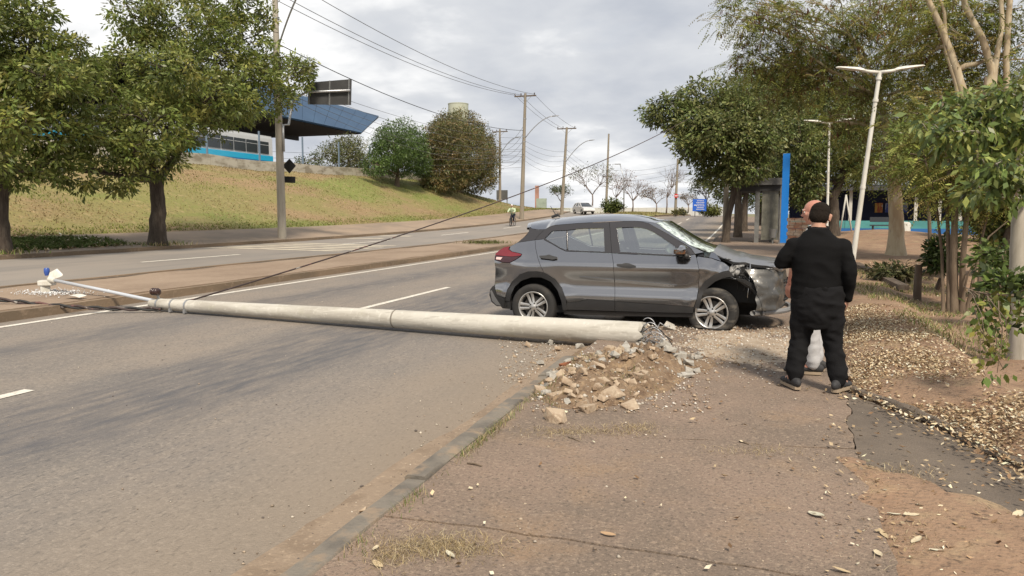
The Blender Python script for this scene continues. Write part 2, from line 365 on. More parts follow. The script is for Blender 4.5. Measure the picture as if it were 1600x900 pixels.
strip('terminal_yard', -110, -34.2, 2, 150, lambda X, Y: hillbank_z(-34.2+bend(Y)*0.6, Y)-0.05, M_walkfar, 6, 40, xshift=lambda Y: bend(Y)*0.6, ypow=1)
strip('gutter', lambda Y: -2.16+0.10*snoise(0, Y, .8, 3)+0.04*snoise(0, Y, 4, 1), -1.86, -4, 46, lambda X, Y: 0.003+rise(Y)*.85+0.012*sstep(-2.05, -1.86, X)+0.004*snoise(X, Y, 6, 3), M_dust, 5, 260, ypow=1.3)
def soil_z(X, Y):
    z = bank_z(X, Y); d = X-edge_x(Y)
    near = 1-sstep(4.9, 5.3, Y+ (X-0.75)*1.0)
    low = z-0.14*sstep(0.02, -0.05, d)
    flush = 0.1165+0.012*snoise(X, Y, 2.3, 15)+0.006*snoise(X, Y, 9, 16)+0.02*sstep(.45, 1.0, X)-0.05*(1-sstep(.30, .62, X+.10*snoise(X, Y, 3, 17)))
    return lerp(low, max(flush, z*(d > 0)), near)
strip('soil_bank', lambda Y: lerp(0.25, edge_x(Y)-0.35, sstep(5.2, 6.2, Y)), lambda Y: 30 if Y < 30 else 45, -5, 75, soil_z, M_soil, 220, 240, ypow=1.4)
# ---- pavement slabs with ragged joints, on a bed
strip('pavement_bed', -1.76, lambda Y: min(.8, edge_x(Y)-0.05) if Y < 6 else edge_x(Y)-.05, -5, 120, lambda X, Y: 0.06+rise(Y)*.7, M_soil, 6, 60)
pave = bpy.data.objects.new('pavement', None); COL.objects.link(pave); pave['kind'] = 'structure'
def joint(y0, amp, seed, slope=0.0):
    def f(X): return y0+slope*X+amp*snoise(X, 0, 1.3, seed)+amp*0.4*snoise(X, 0, 6, seed+3)
    return f
Js = [lambda X: -5.0, joint(1.2, .05, 1), joint(3.25, .06, 2, -0.02), joint(5.10, .07, 3, 0.10), joint(7.75, .05, 4), joint(10.4, .08, 5), joint(13.5, .05, 6), joint(17.5, .05, 7), joint(22, .05, 8), joint(28, .05, 9), joint(36, .05, 9), lambda X: 120.0]
def crackx(Y): return 0.72+0.05*snoise(0, Y, 2.0, 11)+0.03*snoise(0, Y, 9, 12)+(Y-5.3)*0.09
def slab(ja, jb, xa, xb, m, tilt=0.0, nx=26, ny=14, dz=0.0, gap=0.006):
    mb = MB(); vs = []
    for j in range(ny):
        for i in range(nx):
            s = i/(nx-1); t = j/(ny-1)
            ym = (ja(0)+jb(0))/2
            X = lerp(xa(ym), xb(ym), s); Y = lerp(ja(X)+gap, jb(X)-gap, t)
            X = lerp(xa(Y)+gap*0.6, xb(Y)-gap*0.6, s)
            z = 0.118+dz+tilt*(s-0.3)+0.006*snoise(X, Y, 1.7, 13)+0.004*snoise(X, Y, 5, 14)+rise(Y)*.7
            vs.append((X, Y, z))
    fs = [(j*nx+i, j*nx+i+1, (j+1)*nx+i+1, (j+1)*nx+i) for j in range(ny-1) for i in range(nx-1)]
    border = [i for i in range(nx)] + [j*nx+nx-1 for j in range(1, ny)] + [(ny-1)*nx+i for i in range(nx-2, -1, -1)] + [j*nx for j in range(ny-2, 0, -1)]
    o = len(vs); vs += [(vs[k][0], vs[k][1], vs[k][2]-0.1) for k in border]; nb = len(border)
    fs += [(border[k], o+k, o+(k+1) % nb, border[(k+1) % nb]) for k in range(nb)]
    mb.add(vs, fs); return mb.obj('slab', m, pave, smooth=True, angle=35)
kx = lambda Y: -1.725
for k in range(len(Js)-1):
    if k == 3:      # the slab beside the bank has broken off and sunk
        slab(Js[3], Js[4], kx, crackx, M_pave, nx=40, ny=40)
        slab(lambda X: 5.05-1.0*(X-0.75)+0.04*snoise(X, 0, 4, 21), lambda X: 7.0-1.9*(X-0.82)+0.05*snoise(X, 0, 4, 22), crackx, lambda Y: 1.75, M_patch, tilt=-0.03, dz=-0.012)
    elif k == 2: slab(Js[2], Js[3], kx, lambda Y: lerp(.66, 0.73, sstep(3.2, 5.2, Y))+.06*snoise(0, Y, 3, 4), M_pave, nx=40, ny=30, dz=0.004)
    elif k == 1: slab(Js[1], Js[2], kx, lambda Y: .68+.08*snoise(0, Y, 3, 4), M_pave, nx=40, ny=30)
    else: slab(Js[k], Js[k+1], kx, lambda Y: edge_x(Y)+0.03*snoise(0, Y, 3, 3), M_pave, ny=14 if k < 8 else 40)
# soil showing at the near right corner, beyond the broken slab edge
# ---- kerb stones
kerb = MB(); kerb.box((-1.80, 60, -0.08), (0.10, 130, 0.12)); 
kb = strip('kerb', -1.85, -1.75, -5, 120, lambda X, Y: 0.02+rise(Y)*.8, M_dust, 2, 60)
Y = -4.0; rk = random.Random(3)
while Y < 46:
    L = 0.98 if Y < 6 else 1.0
    if not (7.5 < Y+0.5 < 11.8):
        mb = MB(); w = 0.062; n = 9; a = rk.uniform(-.018, .018); dz = rk.uniform(-.012, .012)+rise(Y)*.8
        prof = [(-0.075, -0.12), (-0.072, 0.108), (-0.058, 0.124), (0.055, 0.126), (0.068, 0.112), (0.072, -0.12)]
        vs = []
        for i in range(n):
            t = i/(n-1); yy = Y+0.006+(L-0.012)*t
            for q, (xx, zz) in enumerate(prof):
                e_ = 0.010*snoise(yy*3, q*1.7, 1.0, 31) if zz > 0 else 0
                if i in (0, n-1) and zz > 0: e_ -= 0.012
                vs.append((-1.80+xx+a*(t-.5)*2+e_*0.7, yy, zz+dz+e_))
        k = len(prof); fs = [(i*k+q, i*k+q+1, (i+1)*k+q+1, (i+1)*k+q) for i in range(n-1) for q in range(k-1)] + [tuple(range(k)), tuple((n-1)*k+q for q in range(k-1, -1, -1))]
        mb.add(vs, fs); mb.obj('kerb_stone', M_kerb, kb, smooth=True, angle=40)
    Y += L
# ---- markings
def marking(name, poly, zf, m, dz=0.006, sub=8):
    """thin painted strip given as 4 corners in plan"""
    mb = MB(); a, b, c, d = [Vector(p) for p in poly]
    vs = []
    for j in range(sub+1):
        t = j/sub; p = a.lerp(d, t); q = b.lerp(c, t)
        for w_ in (p, q): vs.append((w_.x, w_.y, zf(w_.x, w_.y)+dz))
    mb.add(vs, [(2*j, 2*j+1, 2*j+3, 2*j+2) for j in range(sub)])
    return mb.obj(name, m, fixn=False)
rz_ = lambda X, Y: rise(Y)*0.85+0.006*snoise(X, Y, .4, 3)
tag(marking('edge_line', [(-10.42, -6), (-10.28, -6), (-10.28, 100), (-10.42, 100)], rz_, M_white, 0.006, 220), kind='structure')
for y0 in (-6.6, 1.05, 11.3, 21.4, 31.5, 41.6, 51.7, 61.8, 72, 82):
    tag(marking('lane_dash', [(-6.45, y0), (-6.32, y0), (-6.32, y0+4.1), (-6.45, y0+4.1)], rz_, M_white, 0.006, 12), kind='structure')
tag(marking('edge_line', [(-2.36, 42), (-2.22, 42), (-2.22, 100), (-2.36, 100)], rz_, M_white, 0.006, 60), kind='structure')
for x0, y0, L in ((-16.72, 17.2, 4.4), (-17.35, 29.5, 4.5), (-17.45, 41, 4.5), (-17.5, 53, 4.5), (-17.5, 64, 4.5), (-16.72, 6, 4)):
    tag(marking('lane_dash', [(x0-.07, y0), (x0+.07, y0), (x0+.07, y0+L), (x0-.07, y0+L)], opp_z, M_white, 0.008, 6), kind='structure')
for i in range(5):   # worn diagonal hatching by the far kerb
    y0 = 23.2+i*1.15
    tag(marking('hatch_bar', [(-19.7, y0), (-19.7, y0+.5), (-15.2+0.35*i*0, y0+2.4+.5), (-15.2, y0+2.4)], opp_z, M_paintfar, 0.008, 10), kind='structure')
for i in range(2):
    y0 = 33.5+i*3.4
    tag(marking('hatch_bar', [(-19.8, y0), (-19.6, y0+.9), (-18.2, y0+1.9), (-18.2, y0+1.2)], opp_z, M_paintfar, 0.008, 6), kind='structure')
# ================================================================== poles, lamps, wires
M_conc = mat('pole_concrete', (0.47, 0.45, 0.40), 0.85, bump=0.35, bscale=(8, 40, 40), layers=[((0.34, 0.315, 0.27), (0.5, 6, 6), 0.44, 0.60, 0.85), ((0.60, 0.58, 0.52), 14, 0.55, 0.7, 0.5), ((0.22, 0.20, 0.17), (2, 30, 30), 0.60, 0.70, 0.5), ((0.34, 0.33, 0.24), 3, 0.58, 0.72, 0.5)])
M_conc3 = mat('pale_pole_concrete', (0.38, 0.345, 0.285), 0.9, bump=0.3, bscale=(30, 30, 5), layers=[((0.28, 0.25, 0.205), (6, 6, .6), 0.42, 0.62, 0.8), ((0.40, 0.30, 0.19), (4, 4, 1), 0.62, 0.7, 0.6)])
M_conc2 = mat('weathered_pole_concrete', (0.26, 0.225, 0.175), 0.9, bump=0.3, bscale=(30, 30, 5), layers=[((0.19, 0.165, 0.13), (6, 6, .6), 0.42, 0.62, 0.8), ((0.33, 0.25, 0.16), (4, 4, 1), 0.6, 0.7, 0.6)])
M_brokenc = mat('broken_concrete', (0.40, 0.375, 0.33), 0.95, bump=1.0, bscale=50, layers=[((0.24, 0.22, 0.19), 15, .45, .62, .8)])
M_galv = mat('galvanised_steel', (0.42, 0.43, 0.44), 0.42, metal=0.7, layers=[((0.30, 0.30, 0.31), 10, .45, .65, .7)])
M_pipe = mat('white_painted_pipe', (0.55, 0.58, 0.62), 0.4, metal=0.25)
M_whpost = mat('white_painted_post', (0.62, 0.61, 0.56), 0.5, layers=[((0.45, 0.42, 0.35), (6, 6, 1.2), .45, .68, .7), ((0.30, 0.22, 0.15), (8, 8, 3), .66, .74, .7)])
M_insul = mat('brown_porcelain', (0.035, 0.014, 0.010), 0.2, coat=.6)
M_wood = mat('crossarm_timber', (0.11, 0.085, 0.065), .9)
M_wire = mat('black_cable', (0.02, 0.02, 0.02), 0.7)
M_wiregrey = mat('bare_wire', (0.09, 0.088, 0.085), 0.6)
M_cable = mat('striped_cable', (0.045, 0.03, 0.028), 0.7, layers=[((0.16, 0.07, 0.06), (7, 3, 3), .56, .62, .6), ((0.35, 0.33, 0.3), (9, 3, 3), .60, .66, .7)])
M_blue = mat('blue_lamp_cap', (0.03, 0.08, 0.32), .35, coat=.4)
# ---- the fallen lamp pole
fpB = Vector((-1.18, 8.92, 0.20)); fpT = Vector((-9.72, 10.18, 0.118))
fp = thing('fallen_lamp_pole', 'snapped round concrete lamp pole lying across the road with its steel arm', 'lamp pole', (fpB.x, fpB.y, 0.0))
ax = (fpT-fpB).normalized(); sd_ = ax.cross(Vector((0, 0, 1))).normalized(); up_ = sd_.cross(ax)
L_ = (fpT-fpB).length
mb = MB(); prof = []
def fpt(t): return fpB.lerp(fpT, t)-Vector((0, 0, .035*math.sin(math.pi*t)*0))
def fpr(t): return lerp(.153, .094, t)
n = 28; N = 40; vs = []
for i in range(N):
    t = i/(N-1); c = fpt(t); r = fpr(t)
    if i == N-1: r *= .80
    for k in range(n):
        a = 2*math.pi*k/n; rag = 0
        if i == 0: rag = .10*snoise(math.cos(a)*2.2, math.sin(a)*2.2, 1, 41)+.03*snoise(math.cos(a)*8, math.sin(a)*8, 1, 42)
        vs.append(c+(sd_*math.cos(a)+up_*math.sin(a))*r+ax*rag)
fs = [(i*n+k, i*n+(k+1) % n, (i+1)*n+(k+1) % n, (i+1)*n+k) for i in range(N-1) for k in range(n)]
fs.append(tuple((N-1)*n+k for k in range(n)))
# hollow core at the break
o = len(vs)
for j, (off, rr_) in enumerate(((0.0, .105), (.45, .10), (.8, .095))):
    for k in range(n):
        a = 2*math.pi*k/n; vs.append(fpB+(sd_*math.cos(a)+up_*math.sin(a))*rr_+ax*(off+.04*snoise(math.cos(a)*3, math.sin(a)*3, 1, 43)*(j == 0)))
fs += [(k, (k+1) % n, o+(k+1) % n, o+k) for k in range(n)]
fs += [(o+j*n+k, o+j*n+(k+1) % n, o+(j+1)*n+(k+1) % n, o+(j+1)*n+k) for j in range(2) for k in range(n)]
fs.append(tuple(o+2*n+k for k in range(n)))
mb.add(vs, fs); fpo = mb.obj('pole_shaft', M_conc, fp, smooth=True, angle=50)
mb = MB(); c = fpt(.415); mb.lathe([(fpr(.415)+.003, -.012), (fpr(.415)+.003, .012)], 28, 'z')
M_ = Matrix((sd_, up_, ax)).transposed(); mb.v = [tuple(M_ @ Vector(v)+c) for v in mb.v]; mb.obj('shaft_joint', mat('joint_dark_band', (.20, .18, .15), .9), fp, smooth=True)  # darker band around the shaft joint
def clamp(t, insul=False):
    c = fpt(t); r = fpr(t)
    mb = MB(); mb.lathe([(r+.001, -.018), (r+.007, -.018), (r+.007, .018), (r+.001, .018)], 28, 'z', caps=False); mb.v = [tuple(M_ @ Vector(v)+c) for v in mb.v]
    lug = c - sd_*0 + Vector((0.0, -1, 0)).cross(Vector((0, 0, 0)))
    d = (Vector((0, -.75, -.75))).normalized(); d = (d-ax*d.dot(ax)).normalized()
    p = c+d*(r+.02); mb.box(p, (.05, .06, .045), M=M_); mb.bar(p+ax*.03+d*.01, p-ax*.03+d*.01, .02)
    o = mb.obj('steel_clamp', M_galv, fp, smooth=True, angle=30)
    if insul:
        d2 = Vector((0, -.25, 1)).normalized(); d2 = (d2-ax*d2.dot(ax)).normalized(); q = c+d2*(r+.01)
        b = MB(); b.bar(q, q+d2*.10, .05, .02); b.tube([q+d2*.09-ax*.03, q+d2*.09+ax*.16], .012, 6); b.obj('insulator_bracket', M_galv, o)
        for k in range(3):
            b = MB(); b.lathe([(.015, -.026), (.058, -.02), (.066, 0), (.058, .02), (.015, .026)], 16, 'z'); cc = q+d2*.115+ax*(-.02+.055*k); b.v = [tuple(M_ @ Vector(v)+cc) for v in b.v]; b.obj('insulator', M_insul, o, smooth=True)
clamp(.975, True); clamp(.935); clamp(.895)
mb = MB(); hd = PZ(80, 437, .42)
pts = [fpT-ax*.25+Vector((0, 0, .05)), fpT+Vector((0, 0, .055)), fpT.lerp(hd, .5)+Vector((0, 0, .03)), hd]; mb.tube(pts, .032, 12); mb.obj('lamp_arm', M_pipe, fp, smooth=True)
# smashed lamp head
hdr = (hd-fpT).normalized(); 
mb = MB(); mb.tube([hd-hdr*.12, hd+hdr*.06], .055, 14); mb.box(hd+hdr*.14+Vector((0, 0, -.08)), (.26, .20, .10), rz=.5); mb.box(hd+hdr*.20+Vector((0, .0, -.20)), (.16, .2, .16), rz=.9); lh = mb.obj('lamp_head', M_whpost, fp, smooth=True, angle=25)
bvm = lh.modifiers.new('bevel', 'BEVEL'); bvm.width = .015; bvm.segments = 2
mb = MB(); q = hd-hdr*.04+Vector((0, 0, .08)); mb.add([q+Vector(v) for v in [(.22, .02, .0), (.05, .03, .11), (-.06, .0, .06), (-.08, -.02, -.03), (.1, -.02, -.05), (.2, .05, .03), (.05, .07, .13), (-.06, .05, .08), (-.08, .03, -.01), (.1, .03, -.03)]], [(0, 1, 2, 3, 4), (9, 8, 7, 6, 5), (0, 5, 6, 1), (1, 6, 7, 2), (2, 7, 8, 3), (3, 8, 9, 4), (4, 9, 5, 0)]); mb.obj('lamp_cover_shard', M_whpost, lh)
mb = MB(); q = hd+hdr*.12+Vector((0, 0, .06)); mb.lathe([(.001, .15), (.035, .145), (.05, .12), (.05, .06), (.035, .0)], 16, 'z', tuple(q)); mb.obj('photocell', M_blue, lh, smooth=True, angle=40)
# conductors tangled at the break
rw = random.Random(11)
for k in range(7):
    a = rw.uniform(0, 6.28); s = fpB+(sd_*math.cos(a)+up_*math.sin(a))*.10
    pts = [s+ax*.15]; d = -ax*rw.uniform(.10, .2)+Vector((rw.uniform(-.05, .1), rw.uniform(-.15, .02), rw.uniform(-.02, .12)))
    for j in range(1, 9):
        t = j/8; pts.append(s+d*(t*1.6)+Vector((0, -.05*math.sin(t*3), .10*math.sin(t*3.0+k)-.20*t*t))+Vector((rw.gauss(0, .02), rw.gauss(0, .02), rw.gauss(0, .015))))
    for p in pts: p.z = max(p.z, .14)
    mb = MB(); mb.tube(pts, .0055, 6); mb.obj('torn_wire', M_galv if k % 3 else M_wire, fp, smooth=True)
for k in range(5):
    mb = MB(); c = fpB-ax*(.05+.03*k)+Vector((.02, -.03, .06-.05*k)); mb.tube([c+Vector((.14*math.cos(t)*(.7+.1*k), -.03*k, .15*math.sin(t))) for t in np.linspace(-1.9+.2*k, 2.2+.3*k, 14)], .006, 6); mb.obj('torn_wire', M_galv, fp, smooth=True)
# ---- cables from the fallen pole
def sagged(a, b, sag, n=24): return [Vector(a).lerp(Vector(b), t)-Vector((0, 0, sag*4*t*(1-t))) for t in np.linspace(0, 1, n)]
def wire(a, b, sag, r, label, name='overhead_wire', group='overhead wires', m=None, n=24):
    mb = MB(); mb.tube(sagged(a, b, sag, n), r, 5)
    return tag(mb.obj(name, m or M_wire, smooth=True), label, 'wire', group)
cab_top = PY(1131, 152, 43.6)
cs0 = PZ(312, 465, .22)
pts2 = [fpt(.93)+Vector((0, .10, .03)), fpt(.91)+Vector((0, .11, .06))]+sagged(cs0, cab_top, .62, 48)
mb = MB(); mb.tube(pts2, .015, 7); tag(mb.obj('sagging_cable', M_cable, smooth=True), 'long twisted cable rising from the fallen pole towards the roadside trees', 'cable')
mb = MB(); a = PZ(0, 471, .22); b0 = Vector((-9.35, 10.0, .03))
for s_, m in ((0, M_cable), (math.pi, M_wire)):
    mb = MB(); P = [a+Vector((-4, -2.2, .02))]+[a.lerp(b0, t)+Vector((0, 0, -.05*math.sin(math.pi*t))) for t in np.linspace(0, 1, 26)]
    dP = [p+Vector((0, .012*math.cos(i*1.1+s_), .022*math.sin(i*1.1+s_)+.03)) for i, p in enumerate(P)]
    if s_ == 0: root = mb.tube(dP, .020, 7); oc = tag(mb.obj('loose_cable', m, smooth=True), 'red and black twisted cable lying from the pole tip over the median', 'cable')
    else: mb.tube(dP, .020, 7); mb.obj('cable_strand', m, oc, smooth=True)
# ---- standing concrete distribution poles
def dist_pole(base, h, r0, r1, label, arms, lamp=None, group='concrete distribution poles', lean=(0, 0), m=M_conc2, armdir=(1, 0, 0), arml=2.0):
    base = Vector(base); t = thing('utility_pole', label, 'utility pole', base, 0, group)
    top = base+Vector((lean[0], lean[1], h))
    mb = MB(); mb.tube([base.lerp(top, k/6)-Vector((0, 0, .3 if k == 0 else 0)) for k in range(7)], [lerp(r0, r1, k/6) for k in range(7)], 16); mb.obj('shaft', m, t, smooth=True, angle=60)
    ad = Vector(armdir).normalized()
    for hz, L in arms:
        c = base.lerp(top, hz/h); mb = MB(); mb.bar(c-ad*L/2, c+ad*L/2, .10, .12); a = mb.obj('crossarm', M_wood, t)
        for s in (-.47, -.2, .42):
            b = MB(); q = c+ad*L*s+Vector((0, 0, .06)); b.lathe([(.02, 0), (.02, .05), (.06, .06), (.065, .1), (.035, .12), (.06, .14), (.06, .17), (.02, .21)], 12, 'z', tuple(q)); b.obj('insulator', M_insul, a, smooth=True)
        b = MB(); b.bar(c-ad*L*.3, c-Vector((0, 0, .6)), .03); b.bar(c+ad*L*.3, c-Vector((0, 0, .6)), .03); b.obj('brace', M_galv, a)
    for hz in (h*.62, h*.66, h*.8):
        c = base.lerp(top, hz/h); mb = MB(); r = lerp(r0, r1, hz/h); mb.lathe([(r+.012, -.03), (r+.012, .03)], 16, 'z', tuple(c)); mb.box(c+Vector((r+.03, 0, 0)), (.06, .05, .10)); mb.obj('pole_band', M_galv, t, smooth=True, angle=40)
    if lamp:
        hz, reach, rise_, d = lamp; d = Vector(d).normalized(); c = base.lerp(top, hz/h); mb = MB()
        P = [c+d*(r1+reach*q)+Vector((0, 0, rise_*(1-(1-q)**1.7))) for q in np.linspace(0, 1, 14)]; mb.tube(P, .04, 8); am = mb.obj('lamp_arm', M_galv, t, smooth=True)
        e_ = P[-1]; b = MB(); 
        b.grid(lambda u, v: tuple(e_+d*(.75*u-.05)+d.cross(Vector((0, 0, 1)))*(.11*math.sin(math.pi*min(1, .25+u*.75))*math.cos(2*math.pi*v))+Vector((0, 0, .055*math.sin(2*math.pi*v)*math.sin(math.pi*min(1, .25+u*.75))+.05*u))), 8, 13); b.obj('lamp_head', M_galv, am, smooth=True)
    return t, top
p0b = Vector((-20.55, 29.6, .47)); p1b = Vector((-20.5, 67.6, rise(67.6)+.47)); p2b = Vector((-20.45, 83.2, rise(83)+.3))
# direction towards the road for lamp arms
P0, P0t = dist_pole(p0b, 12.4, .20, .115, 'tall concrete pole with traffic sign arm beside the leafy street tree', [(11.1, 2.4)], (8.6, 3.2, 2.9, (.75, -.3, 0)), group=None, m=M_conc3)
P1, P1t = dist_pole(p1b, 11.7, .22, .115, 'concrete pole with crossarm and lamp arm near the cyclist', [(11.45, 2.1)], (7.6, 2.6, 1.9, (1, 0, 0)), lean=(.35, 0), group=None)
P2, P2t = dist_pole(p2b, 9.9, .21, .12, 'concrete pole with crossarm and lamp arm near the white hatchback', [(9.75, 2.2)], (6.0, 2.9, 2.3, (1, -.2, 0)), lean=(.55, 0), group=None)
p3b = PX(1306/3.6+400, 300, -30); p3b = Vector((-29.5, 88, 2.2))
P3, P3t = dist_pole(p3b, 9.8, .19, .11, 'concrete pole behind the brownish round tree', [(9.5, 2.0)], (6.8, 2.2, 1.9, (1, -.2, 0)), group=None)
b4 = PY(947, 312, 118); P4, P4t = dist_pole(Vector((b4.x, 118, 1.5)), PY(950, 209, 118).z-1.5, .22, .13, 'bare concrete pole among the leafless trees on the median', [(6.0, 1.6)], None, group=None, lean=(.3, 0))
b5 = PY(1055, 331, 104); P5, P5t = dist_pole(Vector((b5.x, 104, 1.35)), PY(1058, 248, 104).z-1.35, .2, .13, 'brown wooden-looking pole carrying a red stop sign by the road', [], None, group=None, lean=(.2, 0))
# slim lamp post among the leafless trees
b6 = PY(975, 325, 100); tp = PY(969, 257, 100)
t6 = thing('street_lamp', 'slender curved lamp post in front of the leafless median trees', 'street lamp', (b6.x, 100, 1.4))
mb = MB(); mb.tube([(b6.x, 100, 1.2), (b6.x-.05, 100, 5.5), (b6.x-.15, 100, 6.6), tuple(tp)], [.08, .07, .06, .05], 8); mb.obj('post', M_galv, t6, smooth=True)
mb = MB(); mb.box(tp+Vector((-.35, 0, .05)), (.8, .25, .12)); mb.obj('lamp_head', M_galv, t6)
# insulators near top of the first pole, arm and sign seen from behind
M_signback = mat('sign_back_grey', (0.045, 0.045, 0.047), .6, layers=[((.07, .07, .07), 2, .45, .65, .6)])
sa = [PY(u, v, 30.7) for u, v in ((481, 129), (549, 123.5), (548, 164), (481, 163))]
sg = thing('hanging_traffic_sign', 'dark rear face of a large traffic sign held out by a bent pipe arm', 'traffic sign', tuple((sa[2]+sa[3])/2))
mb = MB(); nrm = (sa[1]-sa[0]).cross(sa[3]-sa[0]).normalized()
if nrm.y > 0: nrm = -nrm
vs = [p for p in sa]+[p-nrm*.04 for p in sa]; mb.add(vs, [(0, 1, 2, 3), (7, 6, 5, 4), (0, 4, 5, 1), (1, 5, 6, 2), (2, 6, 7, 3), (3, 7, 4, 0)]); mb.obj('sign_panel', M_signback, sg)
for q in (.04, .52, .96):
    mb = MB(); mb.bar(sa[0].lerp(sa[1], q)+nrm*.03, sa[3].lerp(sa[2], q)+nrm*.03, .07, .04); mb.obj('sign_rail', M_galv, sg)
pa = p0b.lerp(P0t, .42)+Vector((.22, 0, 0)); mid = sa[3].lerp(sa[0], .55)+nrm*.10; e2 = sa[2].lerp(sa[1], .55)+nrm*.10
k0 = PY(457, 161, 30.3); k1 = PY(464, 152, 30.4)
mb = MB(); mb.tube([pa+Vector((0, 0, -1.2)), pa, Vector((k0.x-.1, 30.1, k0.z-1.0)), k0, k1, mid, e2], .055, 8); mb.obj('bent_arm', M_galv, sg, smooth=True)
M_blacksign = mat('black_sign_face', (0.012, 0.012, 0.012), .5)
cs = thing('chevron_sign', 'small black diamond sign plates behind the tall concrete pole', 'traffic sign', (-20.6, 29.95, 2.8))
q = [PY(u, v, 29.9) for u, v in ((452, 248), (462, 259), (452, 271), (441, 259))]
mb = MB(); mb.add(q+[p+Vector((0, .03, 0)) for p in q], [(0, 1, 2, 3), (7, 6, 5, 4), (0, 4, 5, 1), (1, 5, 6, 2), (2, 6, 7, 3), (3, 7, 4, 0)]); mb.obj('diamond_plate', M_blacksign, cs)
q = [PY(u, v, 29.9) for u, v in ((436, 275), (461, 276), (461, 286), (436, 285))]
mb = MB(); mb.add(q+[p+Vector((0, .03, 0)) for p in q], [(0, 1, 2, 3), (7, 6, 5, 4), (0, 4, 5, 1), (1, 5, 6, 2), (2, 6, 7, 3), (3, 7, 4, 0)]); mb.obj('lower_plate', M_blacksign, cs)
# overhead wires
for k, s in enumerate((-.47, -.2, .42)):
    a = p0b+Vector((2.4*s, 0, 11.35)); b = p1b.lerp(P1t, .98)+Vector((2.1*s, 0, .1)); c = p2b.lerp(P2t, .98)+Vector((2.2*s, 0, .1))
    wire(a, b, .75, .017, 'thin power wire strung high between the tall sign pole and the cyclist pole', m=M_wiregrey)
    wire(b, c, .3, .015, 'thin power wire strung between the two crossarm poles', m=M_wiregrey)
    wire(a, a+Vector((0, -34, .2)), .6, .017, 'thin power wire running back from the tall sign pole', m=M_wiregrey)
wire(p0b+Vector((.2, 0, 8.75)), p1b+Vector((.2, 0, 8.3)), .9, .022, 'black service cable slung below the power wires')
for k in range(5):
    wire(p0b+Vector((.2, 0, 7.4-.22*k)), p1b+Vector((.25, 0, 7.6-.5*k)), .75+.12*k, .011, 'telephone cable in the slack bundle along the far pavement', group='telephone cables', m=M_wiregrey)
    wire(p1b+Vector((.2, 0, 7.4-.45*k)), p2b+Vector((.3, 0, 7.2-.5*k)), .35+.08*k, .011, 'telephone cable sagging between the two crossarm poles', group='telephone cables', m=M_wiregrey)
    wire(p2b+Vector((.3, 0, 7.6-.5*k)), Vector((b4.x, 118, 8.0-.5*k)), .4+.08*k, .011, 'telephone cable sagging across to the median pole', group='telephone cables', m=M_wiregrey)
    wire(p3b+Vector((0, 0, 8-.6*k)), p1b+Vector((.1, 0, 8.6-.65*k)), .6, .014, 'telephone cable crossing behind the brownish tree', group='telephone cables', m=M_wiregrey)
for k in range(4):
    wire(Vector((b4.x, 118, 8.6-.8*k)), Vector((b5.x, 104, 8.4-.6*k)), .5, .014, 'fine cable crossing to the stop sign pole', group='telephone cables', m=M_wiregrey)
    wire(Vector((b5.x, 104, 8.2-.6*k)), Vector((14, 112, 9-.5*k)), .6, .014, 'fine cable leading from the stop sign pole to the trees', group='telephone cables', m=M_wiregrey)
for k in range(4):
    wire(p1b+Vector((0, 0, 6.4-.5*k)), p1b+Vector((-42, -6, 8.2-.7*k)), .8, .013, 'fine cable crossing above the grass bank', group='telephone cables', m=M_wiregrey)
# standing twin of the fallen pole, in the tree crowns down the road
tw = thing('lamp_pole', 'standing concrete lamp pole half hidden in the roadside tree crown', 'lamp pole', (-1.25, 43.8, .12))
mb = MB(); mb.tube([(-1.25, 43.8, 0), (-1.25, 43.8, cab_top.z+.3)], [.165, .10], 18); mb.obj('pole_shaft', M_conc2, tw, smooth=True, angle=60)
mb = MB(); mb.tube([(-1.25, 43.8, cab_top.z+.2), (-1.9, 43.8, cab_top.z+.9), (-3.0, 43.8, cab_top.z+1.2)], .03, 8); mb.obj('lamp_arm', M_pipe, tw, smooth=True)
mb = MB(); mb.lathe([(.10, -.02), (.12, -.02), (.12, .02), (.10, .02)], 18, 'z', (-1.25, 43.8, cab_top.z)); mb.obj('steel_clamp', M_galv, tw)
